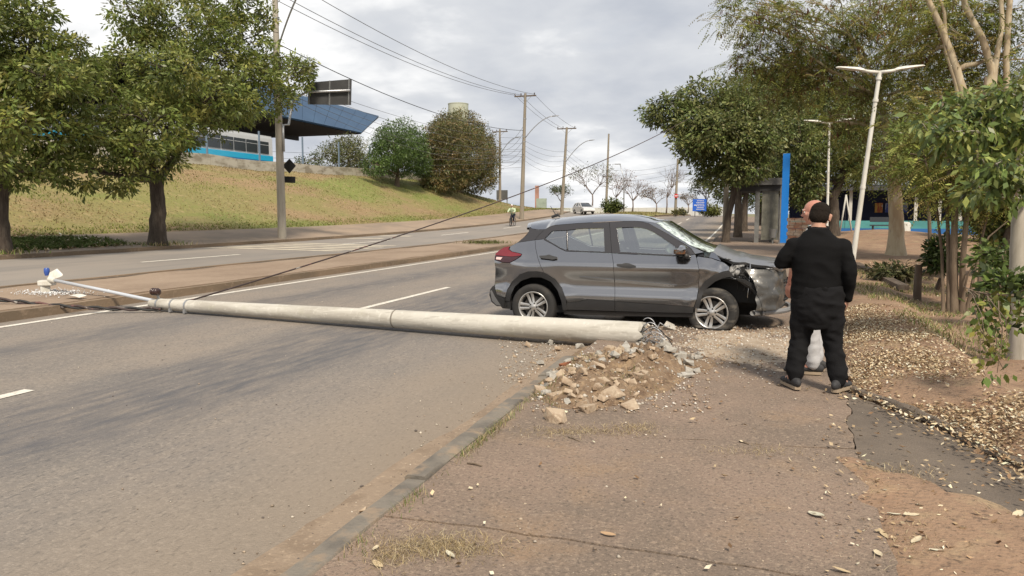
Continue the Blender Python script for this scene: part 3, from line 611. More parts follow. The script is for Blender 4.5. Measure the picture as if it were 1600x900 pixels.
# ---- white twin-headed lamps on the pavement
def twin_lamp(base, top, label, hw=1.0, r=.06):
    base, top = Vector(base), Vector(top); t = thing('pedestrian_lamp', label, 'street lamp', base)
    ax_ = (top-base).normalized()
    mb = MB(); mb.tube([base-Vector((0, 0, .2)), base.lerp(top, .5), top], [r*1.15, r*.95, r*.8], 14); mb.obj('post', M_whpost, t, smooth=True, angle=60)
    for f in (.42, .86, .97):
        c = base.lerp(top, f); mb = MB(); mb.tube([c-ax_*.04, c+ax_*.04], r*1.15, 14); mb.obj('collar', M_whpost, t, smooth=True, angle=50)
    xd = Vector((1, 0, 0)); xd = (xd-ax_*xd.dot(ax_)).normalized(); xd = Vector((math.cos(YAW*.6), math.sin(YAW*.6), xd.z*.25+.02))
    for s in (-1, 1):
        mb = MB(); mb.tube([top, top+xd*s*.30+Vector((0, 0, .03)), top+xd*s*.45+Vector((0, 0, .06))], .045, 10); a = mb.obj('arm', M_whpost, t, smooth=True)
        st = top+xd*s*.40+Vector((0, 0, .05)); d = (xd*s+Vector((0, 0, .13))).normalized(); sdv = d.cross(Vector((0, 0, 1))).normalized(); uv = sdv.cross(d)
        pr = [(0, .05, .05), (.10, .08, .075), (.27, .115, .075), (.55, .12, .055), (.72, .09, .04), (.77, .03, .02)]
        vs = []; n = 14
        for x, w, h in pr:
            for k in range(n): a_ = 2*math.pi*k/n; vs.append(st+d*x+sdv*w*math.cos(a_)+uv*(h*math.sin(a_)*(1 if math.sin(a_) > 0 else .35)))
        mb = MB(); mb.add(vs, [(i*n+k, i*n+(k+1) % n, (i+1)*n+(k+1) % n, (i+1)*n+k) for i in range(len(pr)-1) for k in range(n)]+[tuple(range(n)), tuple((len(pr)-1)*n+k for k in range(n-1, -1, -1))]); hh = mb.obj('lamp_head', M_whpost, t, smooth=True, angle=40)
        mb = MB(); c = st+d*.15+uv*.06; mb.lathe([(.035, -.02), (.04, .03), (.03, .05)], 12, 'z', tuple(c)); mb.obj('photocell', mat('grey_cap', (.12, .13, .13), .5), hh, smooth=True, angle=40)
    return t
twin_lamp((2.83, 23.1, bank_z(2.83, 23.1)), PY(1374.5, 113, 23.1), 'leaning white twin-armed lamp post on the dirt slope', r=.066)
twin_lamp((3.55, 38.0, .3), PY(1296, 192, 38), 'upright white twin-armed lamp post behind the bus shelter')
# ================================================================== crashed car (local: x forward, y left, z up)
M_paint = mat('grey_metallic_paint', (0.285, 0.283, 0.292), 0.13, metal=0.95, coat=1.0, layers=[((0.26, 0.26, 0.266), 180, 0.5, 0.7, 0.4)])
M_scuff = mat('scuffed_grey_paint', (0.075, 0.074, 0.071), 0.42, metal=0.3, coat=0.3, bump=0.25, bscale=14, layers=[((0.36, 0.34, 0.31), (26, 7, 16), 0.62, 0.70, 0.7), ((0.05, 0.05, 0.05), 30, 0.62, 0.7, 0.7), ((0.26, 0.22, 0.17), 6, 0.55, 0.75, 0.4)])
M_black = mat('black_trim', (0.022, 0.022, 0.023), 0.55, bump=0.1, bscale=200, layers=[((0.05, 0.045, 0.04), 5, 0.5, 0.8, 0.35)])
M_gloss = mat('gloss_black_pillar', (0.030, 0.028, 0.030), 0.25, coat=0.5)
M_dark = mat('engine_dark', (0.012, 0.012, 0.012), 0.8)
M_well = mat('wheel_well_liner', (0.015, 0.014, 0.013), 0.9)
M_tyre = mat('tyre_rubber', (0.020, 0.0195, 0.019), 0.85, bump=0.3, bscale=60, layers=[((0.06, 0.052, 0.043), 5, 0.5, 0.75, 0.6)])
M_tyref = mat('scraped_tyre_rubber', (0.022, 0.021, 0.020), 0.85, bump=0.4, bscale=40, layers=[((0.13, 0.115, 0.095), (6, 6, 16), 0.5, 0.72, 0.7)])
M_alloy = mat('silver_alloy', (0.52, 0.51, 0.49), 0.34, metal=0.75, layers=[((0.33, 0.30, 0.26), 9, 0.5, 0.75, 0.5)])
M_brake = mat('brake_iron', (0.06, 0.055, 0.05), 0.6, metal=0.5)
M_tail = mat('red_tail_lens', (0.17, 0.008, 0.014), 0.12, coat=0.8)
M_lens = mat('clear_reverse_lens', (0.75, 0.52, 0.48), 0.15, coat=0.8)
M_amber = mat('amber_strip_painted_glints', (0.10, 0.045, 0.022), 0.2, coat=0.6, layers=[((0.65, 0.36, 0.14), (16, 8, 22), 0.58, 0.66, 0.8)])  # small orange highlights painted into a dark brown base
M_glass = glass_mat('side_glass', (0.84, 0.93, 0.87), 0.30)
M_rglass = glass_mat('rear_glass', (0.30, 0.33, 0.33), 0.25)
M_seat = mat('seat_fabric', (0.035, 0.035, 0.037), 0.9)
M_chrome = mat('bright_badge_metal', (0.6, 0.6, 0.6), 0.2, metal=0.9)
M_lampw = mat('broken_lamp_plastic', (0.34, 0.34, 0.33), 0.25, coat=0.4, layers=[((0.04, 0.04, 0.04), 22, 0.46, 0.56, 0.9), ((0.7, 0.7, 0.7), 46, 0.57, 0.65, 0.7)])
def shattered_glass():
    m = glass_mat('shattered_windscreen', (0.40, 0.50, 0.44), 0.20)
    n, l = m.node_tree.nodes, m.node_tree.links; out = n['Material Output']; base = out.inputs[0].links[0].from_socket
    t = n.new('ShaderNodeTexCoord'); s = n.new('ShaderNodeSeparateXYZ'); l.new(t.outputs['Object'], s.inputs[0])
    vo = n.new('ShaderNodeTexVoronoi'); vo.feature = 'DISTANCE_TO_EDGE'; vo.inputs['Scale'].default_value = 17; l.new(t.outputs['Object'], vo.inputs[0])
    nz = n.new('ShaderNodeTexNoise'); nz.inputs['Scale'].default_value = 13; nz.inputs['Detail'].default_value = 5; l.new(t.outputs['Object'], nz.inputs[0])
    a = n.new('ShaderNodeMapRange'); a.inputs[1].default_value = 0.05; a.inputs[2].default_value = 0.0; l.new(vo.outputs[0], a.inputs[0])      # crack lines
    b = n.new('ShaderNodeMapRange'); b.inputs[1].default_value = -0.28; b.inputs[2].default_value = -0.60; l.new(s.outputs[1], b.inputs[0])    # crushed along the struck pillar
    c = n.new('ShaderNodeMapRange'); c.inputs[1].default_value = 0.33; c.inputs[2].default_value = 0.58; l.new(nz.outputs[0], c.inputs[0])
    mx = n.new('ShaderNodeMath'); mx.operation = 'MAXIMUM'; l.new(a.outputs[0], mx.inputs[0]); l.new(c.outputs[0], mx.inputs[1])
    mu = n.new('ShaderNodeMath'); mu.operation = 'MULTIPLY'; l.new(mx.outputs[0], mu.inputs[0]); l.new(b.outputs[0], mu.inputs[1])
    df = n.new('ShaderNodeBsdfPrincipled'); df.inputs['Base Color'].default_value = (0.62, 0.72, 0.68, 1); df.inputs['Roughness'].default_value = 0.25
    ms = n.new('ShaderNodeMixShader'); l.new(mu.outputs[0], ms.inputs[0]); l.new(base, ms.inputs[1]); l.new(df.outputs[0], ms.inputs[2]); l.new(ms.outputs[0], out.inputs[0])
    return m
M_wind = shattered_glass()
CAR = Vector((-1.56, 10.96, 0.0)); CPHI = -0.026
car = thing('crashed_car', 'dark grey metallic compact SUV with smashed front corner and flat front tyre', 'car', CAR, CPHI)
_ci = Matrix.Rotation(-CPHI, 3, 'Z')
_prof = [(0.10, .79), (.20, .815), (.30, .842), (.38, .858), (.46, .866), (.52, .868), (.56, .862), (.61, .846), (.67, .842), (.74, .850), (.82, .866), (.91, .884), (.95, .882), (1.00, .862), (1.07, .830), (1.13, .806), (1.25, .760), (1.38, .704), (1.50, .650), (1.56, .612), (1.70, .50)]
_pz = np.linspace(.1, 1.7, 161); _pw = np.interp(_pz, [a for a, b in _prof], [b for a, b in _prof])
_ker = np.exp(-np.linspace(-2, 2, 7)**2); _ker /= _ker.sum()
_pw = np.convolve(np.pad(_pw, 3, mode='edge'), _ker, 'valid')
def CW(x, z):
    w = float(np.interp(z - 0.035*min(1.2, max(-1.2, -x))*(1 if .75 < z < 1.1 else 0)*0, _pz, _pw))
    if x < -1.35: w -= 0.20*((-1.35-x)/0.72)**2.2
    if x > 1.25: w -= 0.14*((x-1.25)/0.75)**2
    for cx in (-1.31, 1.35):     # swollen wheel arches
        r = math.hypot(x-cx, z-0.36)
        w += 0.016*math.exp(-((r-0.47)/0.09)**2)*(1 if z < 0.98 else max(0, 1-(z-.98)*8))
    return max(w, 0.25)
def CL(u, v, y=None):
    d = _ci @ ray(u, v); o = _ci @ (CAMP-CAR)
    yy = -0.85 if y is None else y
    for _ in range(8):
        t = (yy-o.y)/d.y; x, z = o.x+d.x*t, o.z+d.z*t
        if y is not None: break
        yy = 0.5*yy+0.5*(-CW(x, z))
    return Vector((x, yy, z))
def side_poly(pts, px=True): return [((lambda p: (p.x, p.z))(CL(*q)) if px else q) for q in pts]
def shrink(poly, d):
    n = len(poly); A = sum(poly[i][0]*poly[(i+1) % n][1]-poly[(i+1) % n][0]*poly[i][1] for i in range(n)); s = 1 if A > 0 else -1
    out = []
    for i in range(n):
        a, b, c = Vector(poly[i-1]), Vector(poly[i]), Vector(poly[(i+1) % n])
        e1 = (b-a).normalized(); e2 = (c-b).normalized()
        n1 = Vector((-e1.y, e1.x))*s; n2 = Vector((-e2.y, e2.x))*s; m = n1+n2
        m = m/max(0.5, m.length_squared/2) if m.length > 1e-6 else n1
        out.append(tuple(b+m*d))
    return out
def densify(poly, h):
    out = []
    for i in range(len(poly)):
        a, b = Vector(poly[i]), Vector(poly[(i+1) % len(poly)]); k = max(1, int(math.ceil((b-a).length/h)))
        out += [tuple(a.lerp(b, j/k)) for j in range(k)]
    return out
def inside(p, poly):
    x, y = p; c = False; j = len(poly)-1
    for i in range(len(poly)):
        xi, yi = poly[i]; xj, yj = poly[j]
        if (yi > y) != (yj > y) and x < (xj-xi)*(y-yi)/(yj-yi)+xi: c = not c
        j = i
    return c
def triang(poly, h):
    b = densify(poly, h); nb = len(b)
    xs = [p[0] for p in b]; ys = [p[1] for p in b]; pin = shrink(b, h*0.45)
    pts = list(b); y = min(ys)+h*.5; r = 0
    while y < max(ys):
        x = min(xs)+h*(.5 if r % 2 else .2)
        while x < max(xs):
            if inside((x, y), b) and min((x-q[0])**2+(y-q[1])**2 for q in b) > (h*.5)**2: pts.append((x, y))
            x += h
        y += h*.87; r += 1
    res = delaunay_2d_cdt([Vector(p) for p in pts], [], [list(range(nb))], 1, 1e-6)
    return [tuple(p) for p in res[0]], [tuple(f) for f in res[2]], res
def panel_mb(poly, off=0.0, h=0.045, thick=0.03, side=-1, warp=None, gap=0.0025):
    if gap: poly = shrink(poly, gap)
    V2, F2, _ = triang(poly, h)
    mb = MB(); vs = []
    for x, z in V2:
        w = CW(x, z)+off; p = [x, side*w, z]
        if warp: p = warp(p)
        vs.append(p)
    n = len(vs)
    cnt = {}
    for f in F2:
        for i in range(len(f)):
            e_ = (f[i], f[(i+1) % len(f)]); k = tuple(sorted(e_)); cnt[k] = cnt.get(k, 0)+1
    vs2 = list(vs); F = list(F2); mp = {}
    def low(i):
        if i not in mp: mp[i] = len(vs2); vs2.append([vs[i][0], vs[i][1]-side*thick, vs[i][2]])
        return mp[i]
    for k, c in cnt.items():
        if c == 1: F.append((k[0], k[1], low(k[1]), low(k[0])))
    mb.add(vs2, F); return mb
def panel(name, pts, m, off=0.0, both=True, px=True, parent=None, h=0.045, thick=0.03, warp=None, gap=0.0025, label=None, farname=None, rightonly_mat=None):
    poly = side_poly(pts, px); out = []
    for side in ((-1, 1) if both else (-1,)):
        o = panel_mb(poly, off, h, thick, side, warp if side < 0 else None, gap).obj(name, m, (parent or car), smooth=True, angle=38, world=False)
        if label and side < 0: o['label'] = label
        out.append(o)
    return out
def add_part(mb, name, m, parent=None, angle=40): return mb.obj(name, m, parent or car, smooth=True, angle=angle, world=False)
# --- side panels traced from the car's profile
rd = [(836, 375), (848, 373.7), (862, 381), (875, 388.5), (884, 392.6), (905, 393.6), (945, 395.2), (956, 395.8), (958.5, 412), (960.3, 440), (960.8, 462), (960.8, 470.5), (940, 469), (918, 467.5), (905, 471), (886, 473), (884, 466), (878, 450), (868, 436.5), (855, 428), (850, 426), (845, 416), (840, 402), (837, 388)]
fd = [(956, 395.8), (1000, 398), (1040, 400), (1060, 400.5), (1075, 399.5), (1086, 397.5), (1088.5, 403), (1092, 420), (1092.3, 434), (1091.5, 450), (1088.5, 468), (1084, 480), (1060, 478), (1040, 476), (1000, 473.5), (960.8, 470.5), (960.8, 462), (960.3, 440), (958.5, 412)]
rdo = panel('rear_door', rd, M_paint)
fdo = panel('front_door', fd, M_paint)
quarter = [(808.5, 379), (822, 377), (836, 375), (837, 388), (840, 402), (845, 416), (850, 426), (840, 424), (825, 424.3), (812, 429), (800, 440), (793, 452), (790, 464), (788, 465), (776, 461), (773, 447), (773.5, 436), (774, 420), (772.5, 406), (785, 410), (796, 411), (805, 406.5), (814, 400.5), (815.5, 397), (810, 395.3), (800, 393.2), (795.5, 389.5), (797, 385)]
panel('rear_quarter_panel', quarter, M_paint)
def crumple(p):
    x, y, z = p; a = sstep(1.0, 1.35, x)*sstep(.85, 1.0, z)
    p[1] += a*(0.05*abs(snoise(x*5, z*5, 1, 3))+0.02*snoise(x*14, z*14, 1, 5)) + 0.01*snoise(x*7, z*7, 1, 9); p[2] += a*0.02*snoise(x*8, z*8, 1, 4)
    return p
fender = [(1088.5, 403), (1090, 400.5), (1100, 402), (1112, 404), (1124, 408.5), (1132, 412), (1140, 416), (1139, 423), (1128, 424.8), (1115, 430), (1101, 440), (1093, 452), (1091, 460), (1091.5, 450), (1092.3, 434), (1092, 420)]
panel('front_fender', fender, M_paint, both=False, warp=crumple, h=0.03, label='buckled front fender')
# folded flap of the fender under the windscreen
fl = [(1086, 397), (1098, 394.3), (1110, 394), (1117, 395.5), (1127, 408), (1112, 403.5), (1100, 401.5), (1090, 400.3)]
panel('fender_flap', fl, M_paint, both=False, off=0.012, h=0.03, label='folded flap of torn fender', warp=lambda p: [p[0], p[1]+0.09*sstep(1.0, 1.16, p[2])+0.02*snoise(p[0]*9, p[2]*9, 1, 2), p[2]])
# left (far) fender intact
ffar = [(0.90, 1.085), (1.1, 1.10), (1.45, 1.04), (1.75, .97), (1.93, .90), (1.83, .70), (1.79, .62), (1.70, .74), (1.55, .83), (1.35, .865), (1.15, .82), (1.0, .72), (.92, .58), (.90, .46), (.90, .90)]
mb = panel_mb(ffar, 0, side=1); add_part(mb, 'front_fender', M_paint)
# --- lower cladding, sills and arches
panel('door_cladding', [(886, 473), (905, 471), (918, 467.5), (940, 469), (960.8, 470.5), (960.8, 486.3), (884.5, 484)], M_black, off=0.010, thick=.04)
panel('door_cladding', [(960.8, 470.5), (1000, 473.5), (1040, 476), (1084, 480), (1083, 489.5), (1040, 488.5), (960.8, 486.3)], M_black, off=0.010, thick=.04)
panel('sill', [(880, 484.5), (960, 487), (1083, 490), (1082, 496), (960, 494), (881, 491.5)], M_black, off=-0.01, thick=.2)
def arch(cx, cz, r0, r1, a0, a1, n=22): return [(cx+r1*math.cos(R(a)), cz+r1*math.sin(R(a))) for a in np.linspace(a0, a1, n)] + [(cx+r0*math.cos(R(a)), cz+r0*math.sin(R(a))) for a in np.linspace(a1, a0, n)]
ra_out = [(886.5, 484), (884.5, 467), (878, 450), (868, 436.5), (855, 428), (840, 424), (825, 424.3), (812, 429), (800, 440), (793, 452), (790, 464), (788.5, 470)]
ra_in = [(797, 470), (799, 460), (805, 447.5), (815, 438.5), (830, 433.3), (846, 433.3), (861, 440), (872, 454), (877.5, 470), (880, 484)]
rarch = panel('wheel_arch_trim', ra_out+ra_in, M_black, off=0.016, thick=.07, gap=0)
fa_out = [(1084.5, 482), (1088.8, 468), (1092.5, 452), (1100.5, 439.6), (1115, 429.6), (1128, 424.6), (1139, 423)]
fa_in = [(1147, 432), (1134, 433), (1118, 439.5), (1106, 449), (1097, 462), (1092.5, 480)]
panel('wheel_arch_trim', fa_out+fa_in, M_black, off=0.014, both=False, thick=.06, gap=0, label='loosened front wheel arch trim')
fa2 = [(1150, 436), (1164, 437.5), (1180, 446), (1190, 461), (1195.5, 478), (1196.5, 492), (1191, 493), (1188, 478), (1182, 464), (1173, 453), (1160, 445)]
panel('arch_liner_edge', fa2, M_black, off=-0.03, both=False, thick=.10, gap=0)
add_part(panel_mb(arch(1.35, .36, .40, .475, -8, 188), .014, side=1, thick=.07, gap=0), 'wheel_arch_trim', M_black)
# rear bumper
rb = [(788.5, 465.5), (788.5, 470), (797, 470), (799, 483), (785, 482), (783, 479), (776, 478.5), (768, 472), (764.5, 461), (765.5, 453), (770, 446.5), (773, 447), (776, 461)]
panel('rear_bumper', rb, M_black, off=0.006, thick=.10)
panel('bumper_skid', [(766, 454), (768.5, 453), (774, 464), (783, 477.5), (776, 477), (769, 470)], mat('satin_skid', (0.22, 0.22, 0.22), .4, metal=.3), off=0.014, thick=.05)
# --- lamps
tl = [(795, 389.5), (800, 393.2), (810, 395.3), (815.5, 397), (814, 399.5), (800, 401), (786, 400), (774, 398.5), (774.5, 396), (780, 391), (788, 386), (794, 385), (797, 385)]
tl2 = [(773.5, 398.5), (786, 400), (800, 401), (814, 399.8), (805, 406), (796, 410.5), (785, 409.5), (772.8, 405.3)]
tlo = panel('tail_lamp', tl, M_tail, off=0.012, h=.03)
for t in panel('tail_lamp_base', tl2, mat('dark_red_lens', (0.035, 0.004, 0.006), .15, coat=.8), off=0.009, h=.03, parent=None): pass
panel('reverse_light', [(776, 401), (786, 401.8), (782.5, 406), (775, 405.3)], M_lens, off=0.0135, h=.03, thick=.01)
# --- glass and black pillars
frame = [(848, 373.6), (836, 375), (842, 367), (849, 360.5), (858, 354), (866, 351.8), (885, 350.2), (905, 348.6), (945, 346.4), (970, 345.6), (993, 345.3), (1004, 346.6), (1014, 349.6), (1030, 358), (1045, 366.5), (1060, 375.5), (1072, 382.5), (1080, 388.5), (1085.5, 396.5), (1075, 398.8), (1060, 399.8), (1054, 399.6), (1056, 392), (1054, 384), (1041, 375.2), (1030, 368), (1020, 362), (1010, 357.4), (1000, 355.2), (985, 354.8), (963.5, 356)]
frame_r = [(848, 373.6), (836, 375), (842, 367), (849, 360.5), (858, 354), (866, 351.8), (885, 350.2), (905, 348.6), (952.4, 346.2), (956, 395.6), (945, 394.8), (943.3, 356.2), (905, 357.3), (886, 359.6), (863, 360.6), (851, 372.2), (862, 379), (875, 386.7), (884, 390.6), (905, 391.7), (945, 393), (945, 395), (905, 393.5), (884, 392.4), (875, 388.2), (862, 381)]
frame_f = [(952.4, 346.2), (970, 345.6), (993, 345.3), (1004, 346.6), (1014, 349.6), (1030, 358), (1045, 366.5), (1060, 375.5), (1072, 382.5), (1080, 388.5), (1086, 397.2), (1075, 399.2), (1060, 400.2), (1040, 399.8), (1000, 397.7), (956, 395.6)]
glass_f = [(963.5, 356), (985, 354.8), (1000, 355.2), (1010, 357.4), (1020, 362), (1030, 368), (1041, 375.2), (1054, 384), (1057, 392), (1055, 398), (1040, 397.4), (1000, 395.3), (969, 393.6)]
def framed(outer_px, hole_px, name, m, parent_pair):
    """ring panel: outer outline minus the glass opening"""
    po, ph = side_poly(outer_px), side_poly(hole_px)
    po = shrink(po, .0025); b1 = densify(po, .03); b2 = densify(ph, .03)
    res = delaunay_2d_cdt([Vector(p) for p in b1+b2], [], [list(range(len(b1))), list(range(len(b1), len(b1)+len(b2)))], 0, 1e-6)
    V2 = [tuple(p) for p in res[0]]; F2 = []
    for f in res[2]:
        c = (sum(V2[i][0] for i in f)/3, sum(V2[i][1] for i in f)/3)
        if inside(c, b1) and not inside(c, b2): F2.append(tuple(f))
    for side, par in zip((-1, 1), parent_pair):
        mb = MB(); n = len(V2)
        vs = [(x, side*(CW(x, z)+.002), z) for x, z in V2] + [(x, side*(CW(x, z)-.035), z) for x, z in V2]
        cnt = {}
        for f in F2:
            for i in range(3): k = tuple(sorted((f[i], f[(i+1) % 3]))); cnt[k] = cnt.get(k, 0)+1
        fs = F2+[(a, b, n+b, n+a) for (a, b), c in cnt.items() if c == 1]+[tuple(n+i for i in f[::-1]) for f in F2]
        mb.add(vs, fs); mb.obj(name, m, par, smooth=True, angle=35, world=False)
framed(frame_f, glass_f, 'window_frame', M_gloss, fdo)
# rear window frame is one open-ended ring traced directly
hole_r = [(851, 372.2), (863, 360.6), (886, 359.6), (905, 357.3), (943.3, 356.2), (945, 393), (905, 391.7), (884, 390.6), (875, 386.7), (862, 379)]
outer_r = [(836, 375), (842, 367), (849, 360.5), (858, 354), (866, 351.8), (885, 350.2), (905, 348.6), (952.4, 346.2), (956, 395.6), (945, 395), (905, 393.5), (884, 392.4), (875, 388.3), (862, 381), (848, 373.6)]
framed(outer_r, hole_r, 'window_frame', M_gloss, rdo)
for side, par in zip((-1, 1), fdo): panel_mb(side_poly(glass_f), -0.012, .05, .004, side, gap=-0.004).obj('window', M_glass, par, smooth=True, angle=25, world=False)
for side, par in zip((-1, 1), rdo):
    panel_mb(side_poly(hole_r), -0.012, .05, .004, side, gap=-0.004).obj('window', M_glass, par, smooth=True, angle=25, world=False)
    panel_mb(side_poly([(884.6, 359), (887, 359), (887.4, 392), (885, 392)]), -0.004, .04, .02, side, gap=0).obj('quarter_light_bar', M_gloss, par, smooth=True, world=False)
dp = [(826.5, 355.5), (834, 358), (842, 358.7), (853, 358.3), (849, 360.6), (842, 367), (836, 375), (822, 377), (808.5, 379), (814, 374), (822, 367.5), (826, 362)]
panel('rear_pillar_trim', dp, M_gloss, off=-0.002, thick=.03)
ap = [(1004, 346.6), (1012, 346.6), (1025, 348.5), (1040, 358.5), (1060, 372), (1080, 384.3), (1100, 394), (1098, 394.6), (1086, 397), (1080, 388.5), (1072, 382.5), (1060, 375.5), (1045, 366.5), (1030, 358), (1014, 349.6)]
panel('windscreen_pillar', ap, M_paint, off=-0.004, thick=.05)
# --- handles, moulding, badge
for pts, par in (([(843.5, 399.5), (853, 399), (858, 397.6), (863, 399.6), (871, 401.6), (870.5, 404.3), (864, 405.5), (855, 404.2), (845, 403)], rdo), ([(964, 412.3), (972, 412.2), (977, 410.8), (983, 411.3), (987, 413), (993, 415), (993, 417.8), (985, 419.3), (975, 418.2), (965, 416)], fdo)):
    for side, o in zip((-1, 1), par): panel_mb(side_poly(pts), 0.034, .02, .04, side, gap=0).obj('door_handle', M_black, o, smooth=True, angle=50, world=False)
for pts, par in (([(905, 432), (930, 433.8), (960, 436.5), (960, 440.5), (930, 438), (907, 434.5)], rdo), ([(961.6, 436.6), (1000, 440), (1040, 443.2), (1058, 445.5), (1055, 449.3), (1035, 447.8), (1000, 444.5), (961.6, 440.7)], fdo)):
    for side, o in zip((-1, 1), par): panel_mb(side_poly(pts), 0.014, .03, .02, side, gap=0).obj('door_moulding', M_paint, o, smooth=True, angle=30, world=False)
fc = bpy.data.curves.new('badge_text', 'FONT'); fc.body = 'KICKS'; fc.size = 0.042; fc.extrude = 0.002; fc.align_x = 'CENTER'; fc.align_y = 'CENTER'
to = bpy.data.objects.new('badge_text', fc); COL.objects.link(to)
bpy.context.view_layer.update()
tm = bpy.data.meshes.new_from_object(to.evaluated_get(bpy.context.evaluated_depsgraph_get())); bpy.data.objects.remove(to)
tm.materials.clear(); tm.materials.append(M_chrome)
tb = bpy.data.objects.new('badge', tm); COL.objects.link(tb); tb.parent = fdo[0]
pb = CL(1045.5, 446.3); tb.location = (pb.x, pb.y-.019, pb.z); tb.rotation_euler = (R(90), R(1.8), 0); tb.scale = (1.25, 1, 1)
# --- roof, windscreen, rear window, tailgate
rail = [CL(*q) for q in [(826.5, 355.2), (834, 357.8), (843, 358.5), (852, 358.2), (858, 354), (866, 351.6), (885, 350), (905, 348.4), (945, 346.2), (970, 345.4), (993, 345.1), (1012, 346.5), (1025, 348.3)]]
rail[1] = rail[1].lerp(rail[0], .2)
top = [CL(*q, y=0) for q in [(822, 350), (835, 346.5), (845, 343.5), (870, 339.8), (900, 336.6), (940, 333.6), (970, 333), (1000, 334.6), (1020, 338.5), (1034, 343.5)]]
trx = [p.x for p in rail]; 
def rail_at(t):
    k = t*(len(rail)-1); i = min(len(rail)-2, int(k)); return rail[i].lerp(rail[i+1], k-i)
def top_z(x): return float(np.interp(x, [p.x for p in top], [p.z for p in top]))
zpad = 0.0
def roof_fn(s, t):
    p = rail_at(t); a = 2*s-1
    x = p.x + (-0.10*(1-sstep(0, .12, t)) + 0.12*sstep(.86, 1, t))*(1-a*a)
    zc = top_z(x)-0.012
    w = -p.y; y = a*w
    return (x, y, p.z+(max(zc, p.z+.03)-p.z)*(1-abs(a)**2.6))
mb = MB(); mb.grid(roof_fn, 25, 60); roof = add_part(mb, 'roof', M_paint, angle=50)
# spoiler lip
mb = MB()
def spo(s, t):
    a = 2*s-1; p = rail[0]; w = -p.y
    x = p.x-0.10*(1-a*a); z = p.z+(max(top_z(x)-.012, p.z+.03)-p.z)*(1-abs(a)**2.6)
    prof = [(0.03, .004), (-0.03, -.004), (-0.035, -.03), (0.05, -.045)]
    k = t*3; i = min(2, int(k)); q = Vector(prof[i]).lerp(Vector(prof[i+1]), k-i)
    return (x+q.x, a*w*.99, z+q.y)
mb.grid(spo, 17, 10); add_part(mb, 'roof_spoiler', M_paint)
# antenna
mb = MB(); ab = CL(869, 338.6, y=0); mb.tube([ab-Vector((.07, 0, .005)), ab+Vector((.03, 0, .03)), ab+Vector((.06, 0, .0))], [.02, .025, .01], 8); mb.tube([ab+Vector((0.0, 0, .02)), ab+Vector((-.09, 0, .16))], [.008, .004], 6)
add_part(mb, 'antenna', M_black)
# windscreen
we = [CL(*q) for q in [(1025, 348.5), (1040, 358.5), (1060, 372), (1080, 384.3), (1108, 394.2)]]
def ws(s, t):
    k = t*4; i = min(3, int(k)); p = we[i].lerp(we[i+1], k-i); a = 2*s-1
    x = p.x+(0.12+.03*t)*(1-a*a); k0 = max(top_z(we[0].x+.12)-.016, we[0].z+.026)-we[0].z
    return (x, a*(-p.y-.01), p.z+k0*(1-abs(a)**2.6)*(1-t)+0.02*(1-a*a)*t)
mb = MB(); mb.grid(ws, 21, 15); add_part(mb, 'windscreen', M_wind)
re_ = [CL(*q) for q in [(826, 358), (826, 362), (818, 371), (808.5, 379), (797, 385), (790, 388)]]
def rear_fn(pts, bulge, inset=0.0):
    def f(s, t):
        k = t*(len(pts)-1); i = min(len(pts)-2, int(k)); p = pts[i].lerp(pts[i+1], k-i); a = 2*s-1
        return (p.x-bulge*(1-a*a), a*(-p.y-inset), p.z)
    return f
mb = MB(); mb.grid(rear_fn(re_, .10, .012), 17, 12); add_part(mb, 'rear_window', M_rglass)
rt = [CL(*q) for q in [(790, 388), (776, 396), (772.5, 405), (774, 420), (773.5, 436), (772, 446)]]
mb = MB(); mb.grid(rear_fn(rt, .13, .004), 17, 14); add_part(mb, 'tailgate', M_paint)
rb2 = [CL(*q) for q in [(772, 446), (766, 453), (764.5, 461), (768, 472), (777, 479)]]
mb = MB(); mb.grid(rear_fn(rb2, .11, .004), 17, 10); add_part(mb, 'rear_bumper', M_black)
# --- bonnet: buckled, right edge lifted off the fender
he = [CL(1113, 395, y=-.70), CL(1130, 403, y=-.70), CL(1146, 409.5, y=-.70), CL(1175, 413, y=-.69), CL(1205, 417, y=-.64), CL(1222, 420, y=-.60)]
def hood(s, t):
    k = t*5; i = min(4, int(k)); p = he[i].lerp(he[i+1], k-i); a = 2*s-1
    crown = 0.095*(1-abs(a)**2.2)*(1-.35*t)
    c = sstep(.5, 1, t)
    zz = p.z+crown+c*(0.03*snoise(a*3, t*4, 1.6, 7)+0.012*snoise(a*9, t*9, 1.5, 8))+0.05*math.exp(-((t-.42+.1*a)/.05)**2)*(1-.4*abs(a))*0.5
    return (p.x+0.07*(1-a*a)*t+0.05*(1-a*a), a*(.70-.08*t), zz)
def hood_under(s, t):
    x, y, z = hood(s, t); return (x-.01, y*.97, z-.035)
mb = MB(); mb.grid(hood, 33, 33); mb.grid(hood_under, 33, 33, True)
N = 33
for (idx) in ([i for i in range(N)], [(N-1)*N+i for i in range(N)], [j*N for j in range(N)], [j*N+N-1 for j in range(N)]):
    for a_, b_ in zip(idx, idx[1:]): mb.f.append((a_, b_, N*N+b_, N*N+a_)); mb.mi.append(0)
ho = add_part(mb, 'bonnet', mat('dusty_sky_sheen_paint', (.24, .24, .245), .34, metal=.7, coat=.5, layers=[((.36, .34, .31), 7, .52, .70, .5), ((.2, .2, .2), 18, .55, .7, .5)]), angle=30); ho['label'] = 'buckled bonnet pushed up at the struck corner'  # dusty mottling; its pale tone also stands in for reflected sky
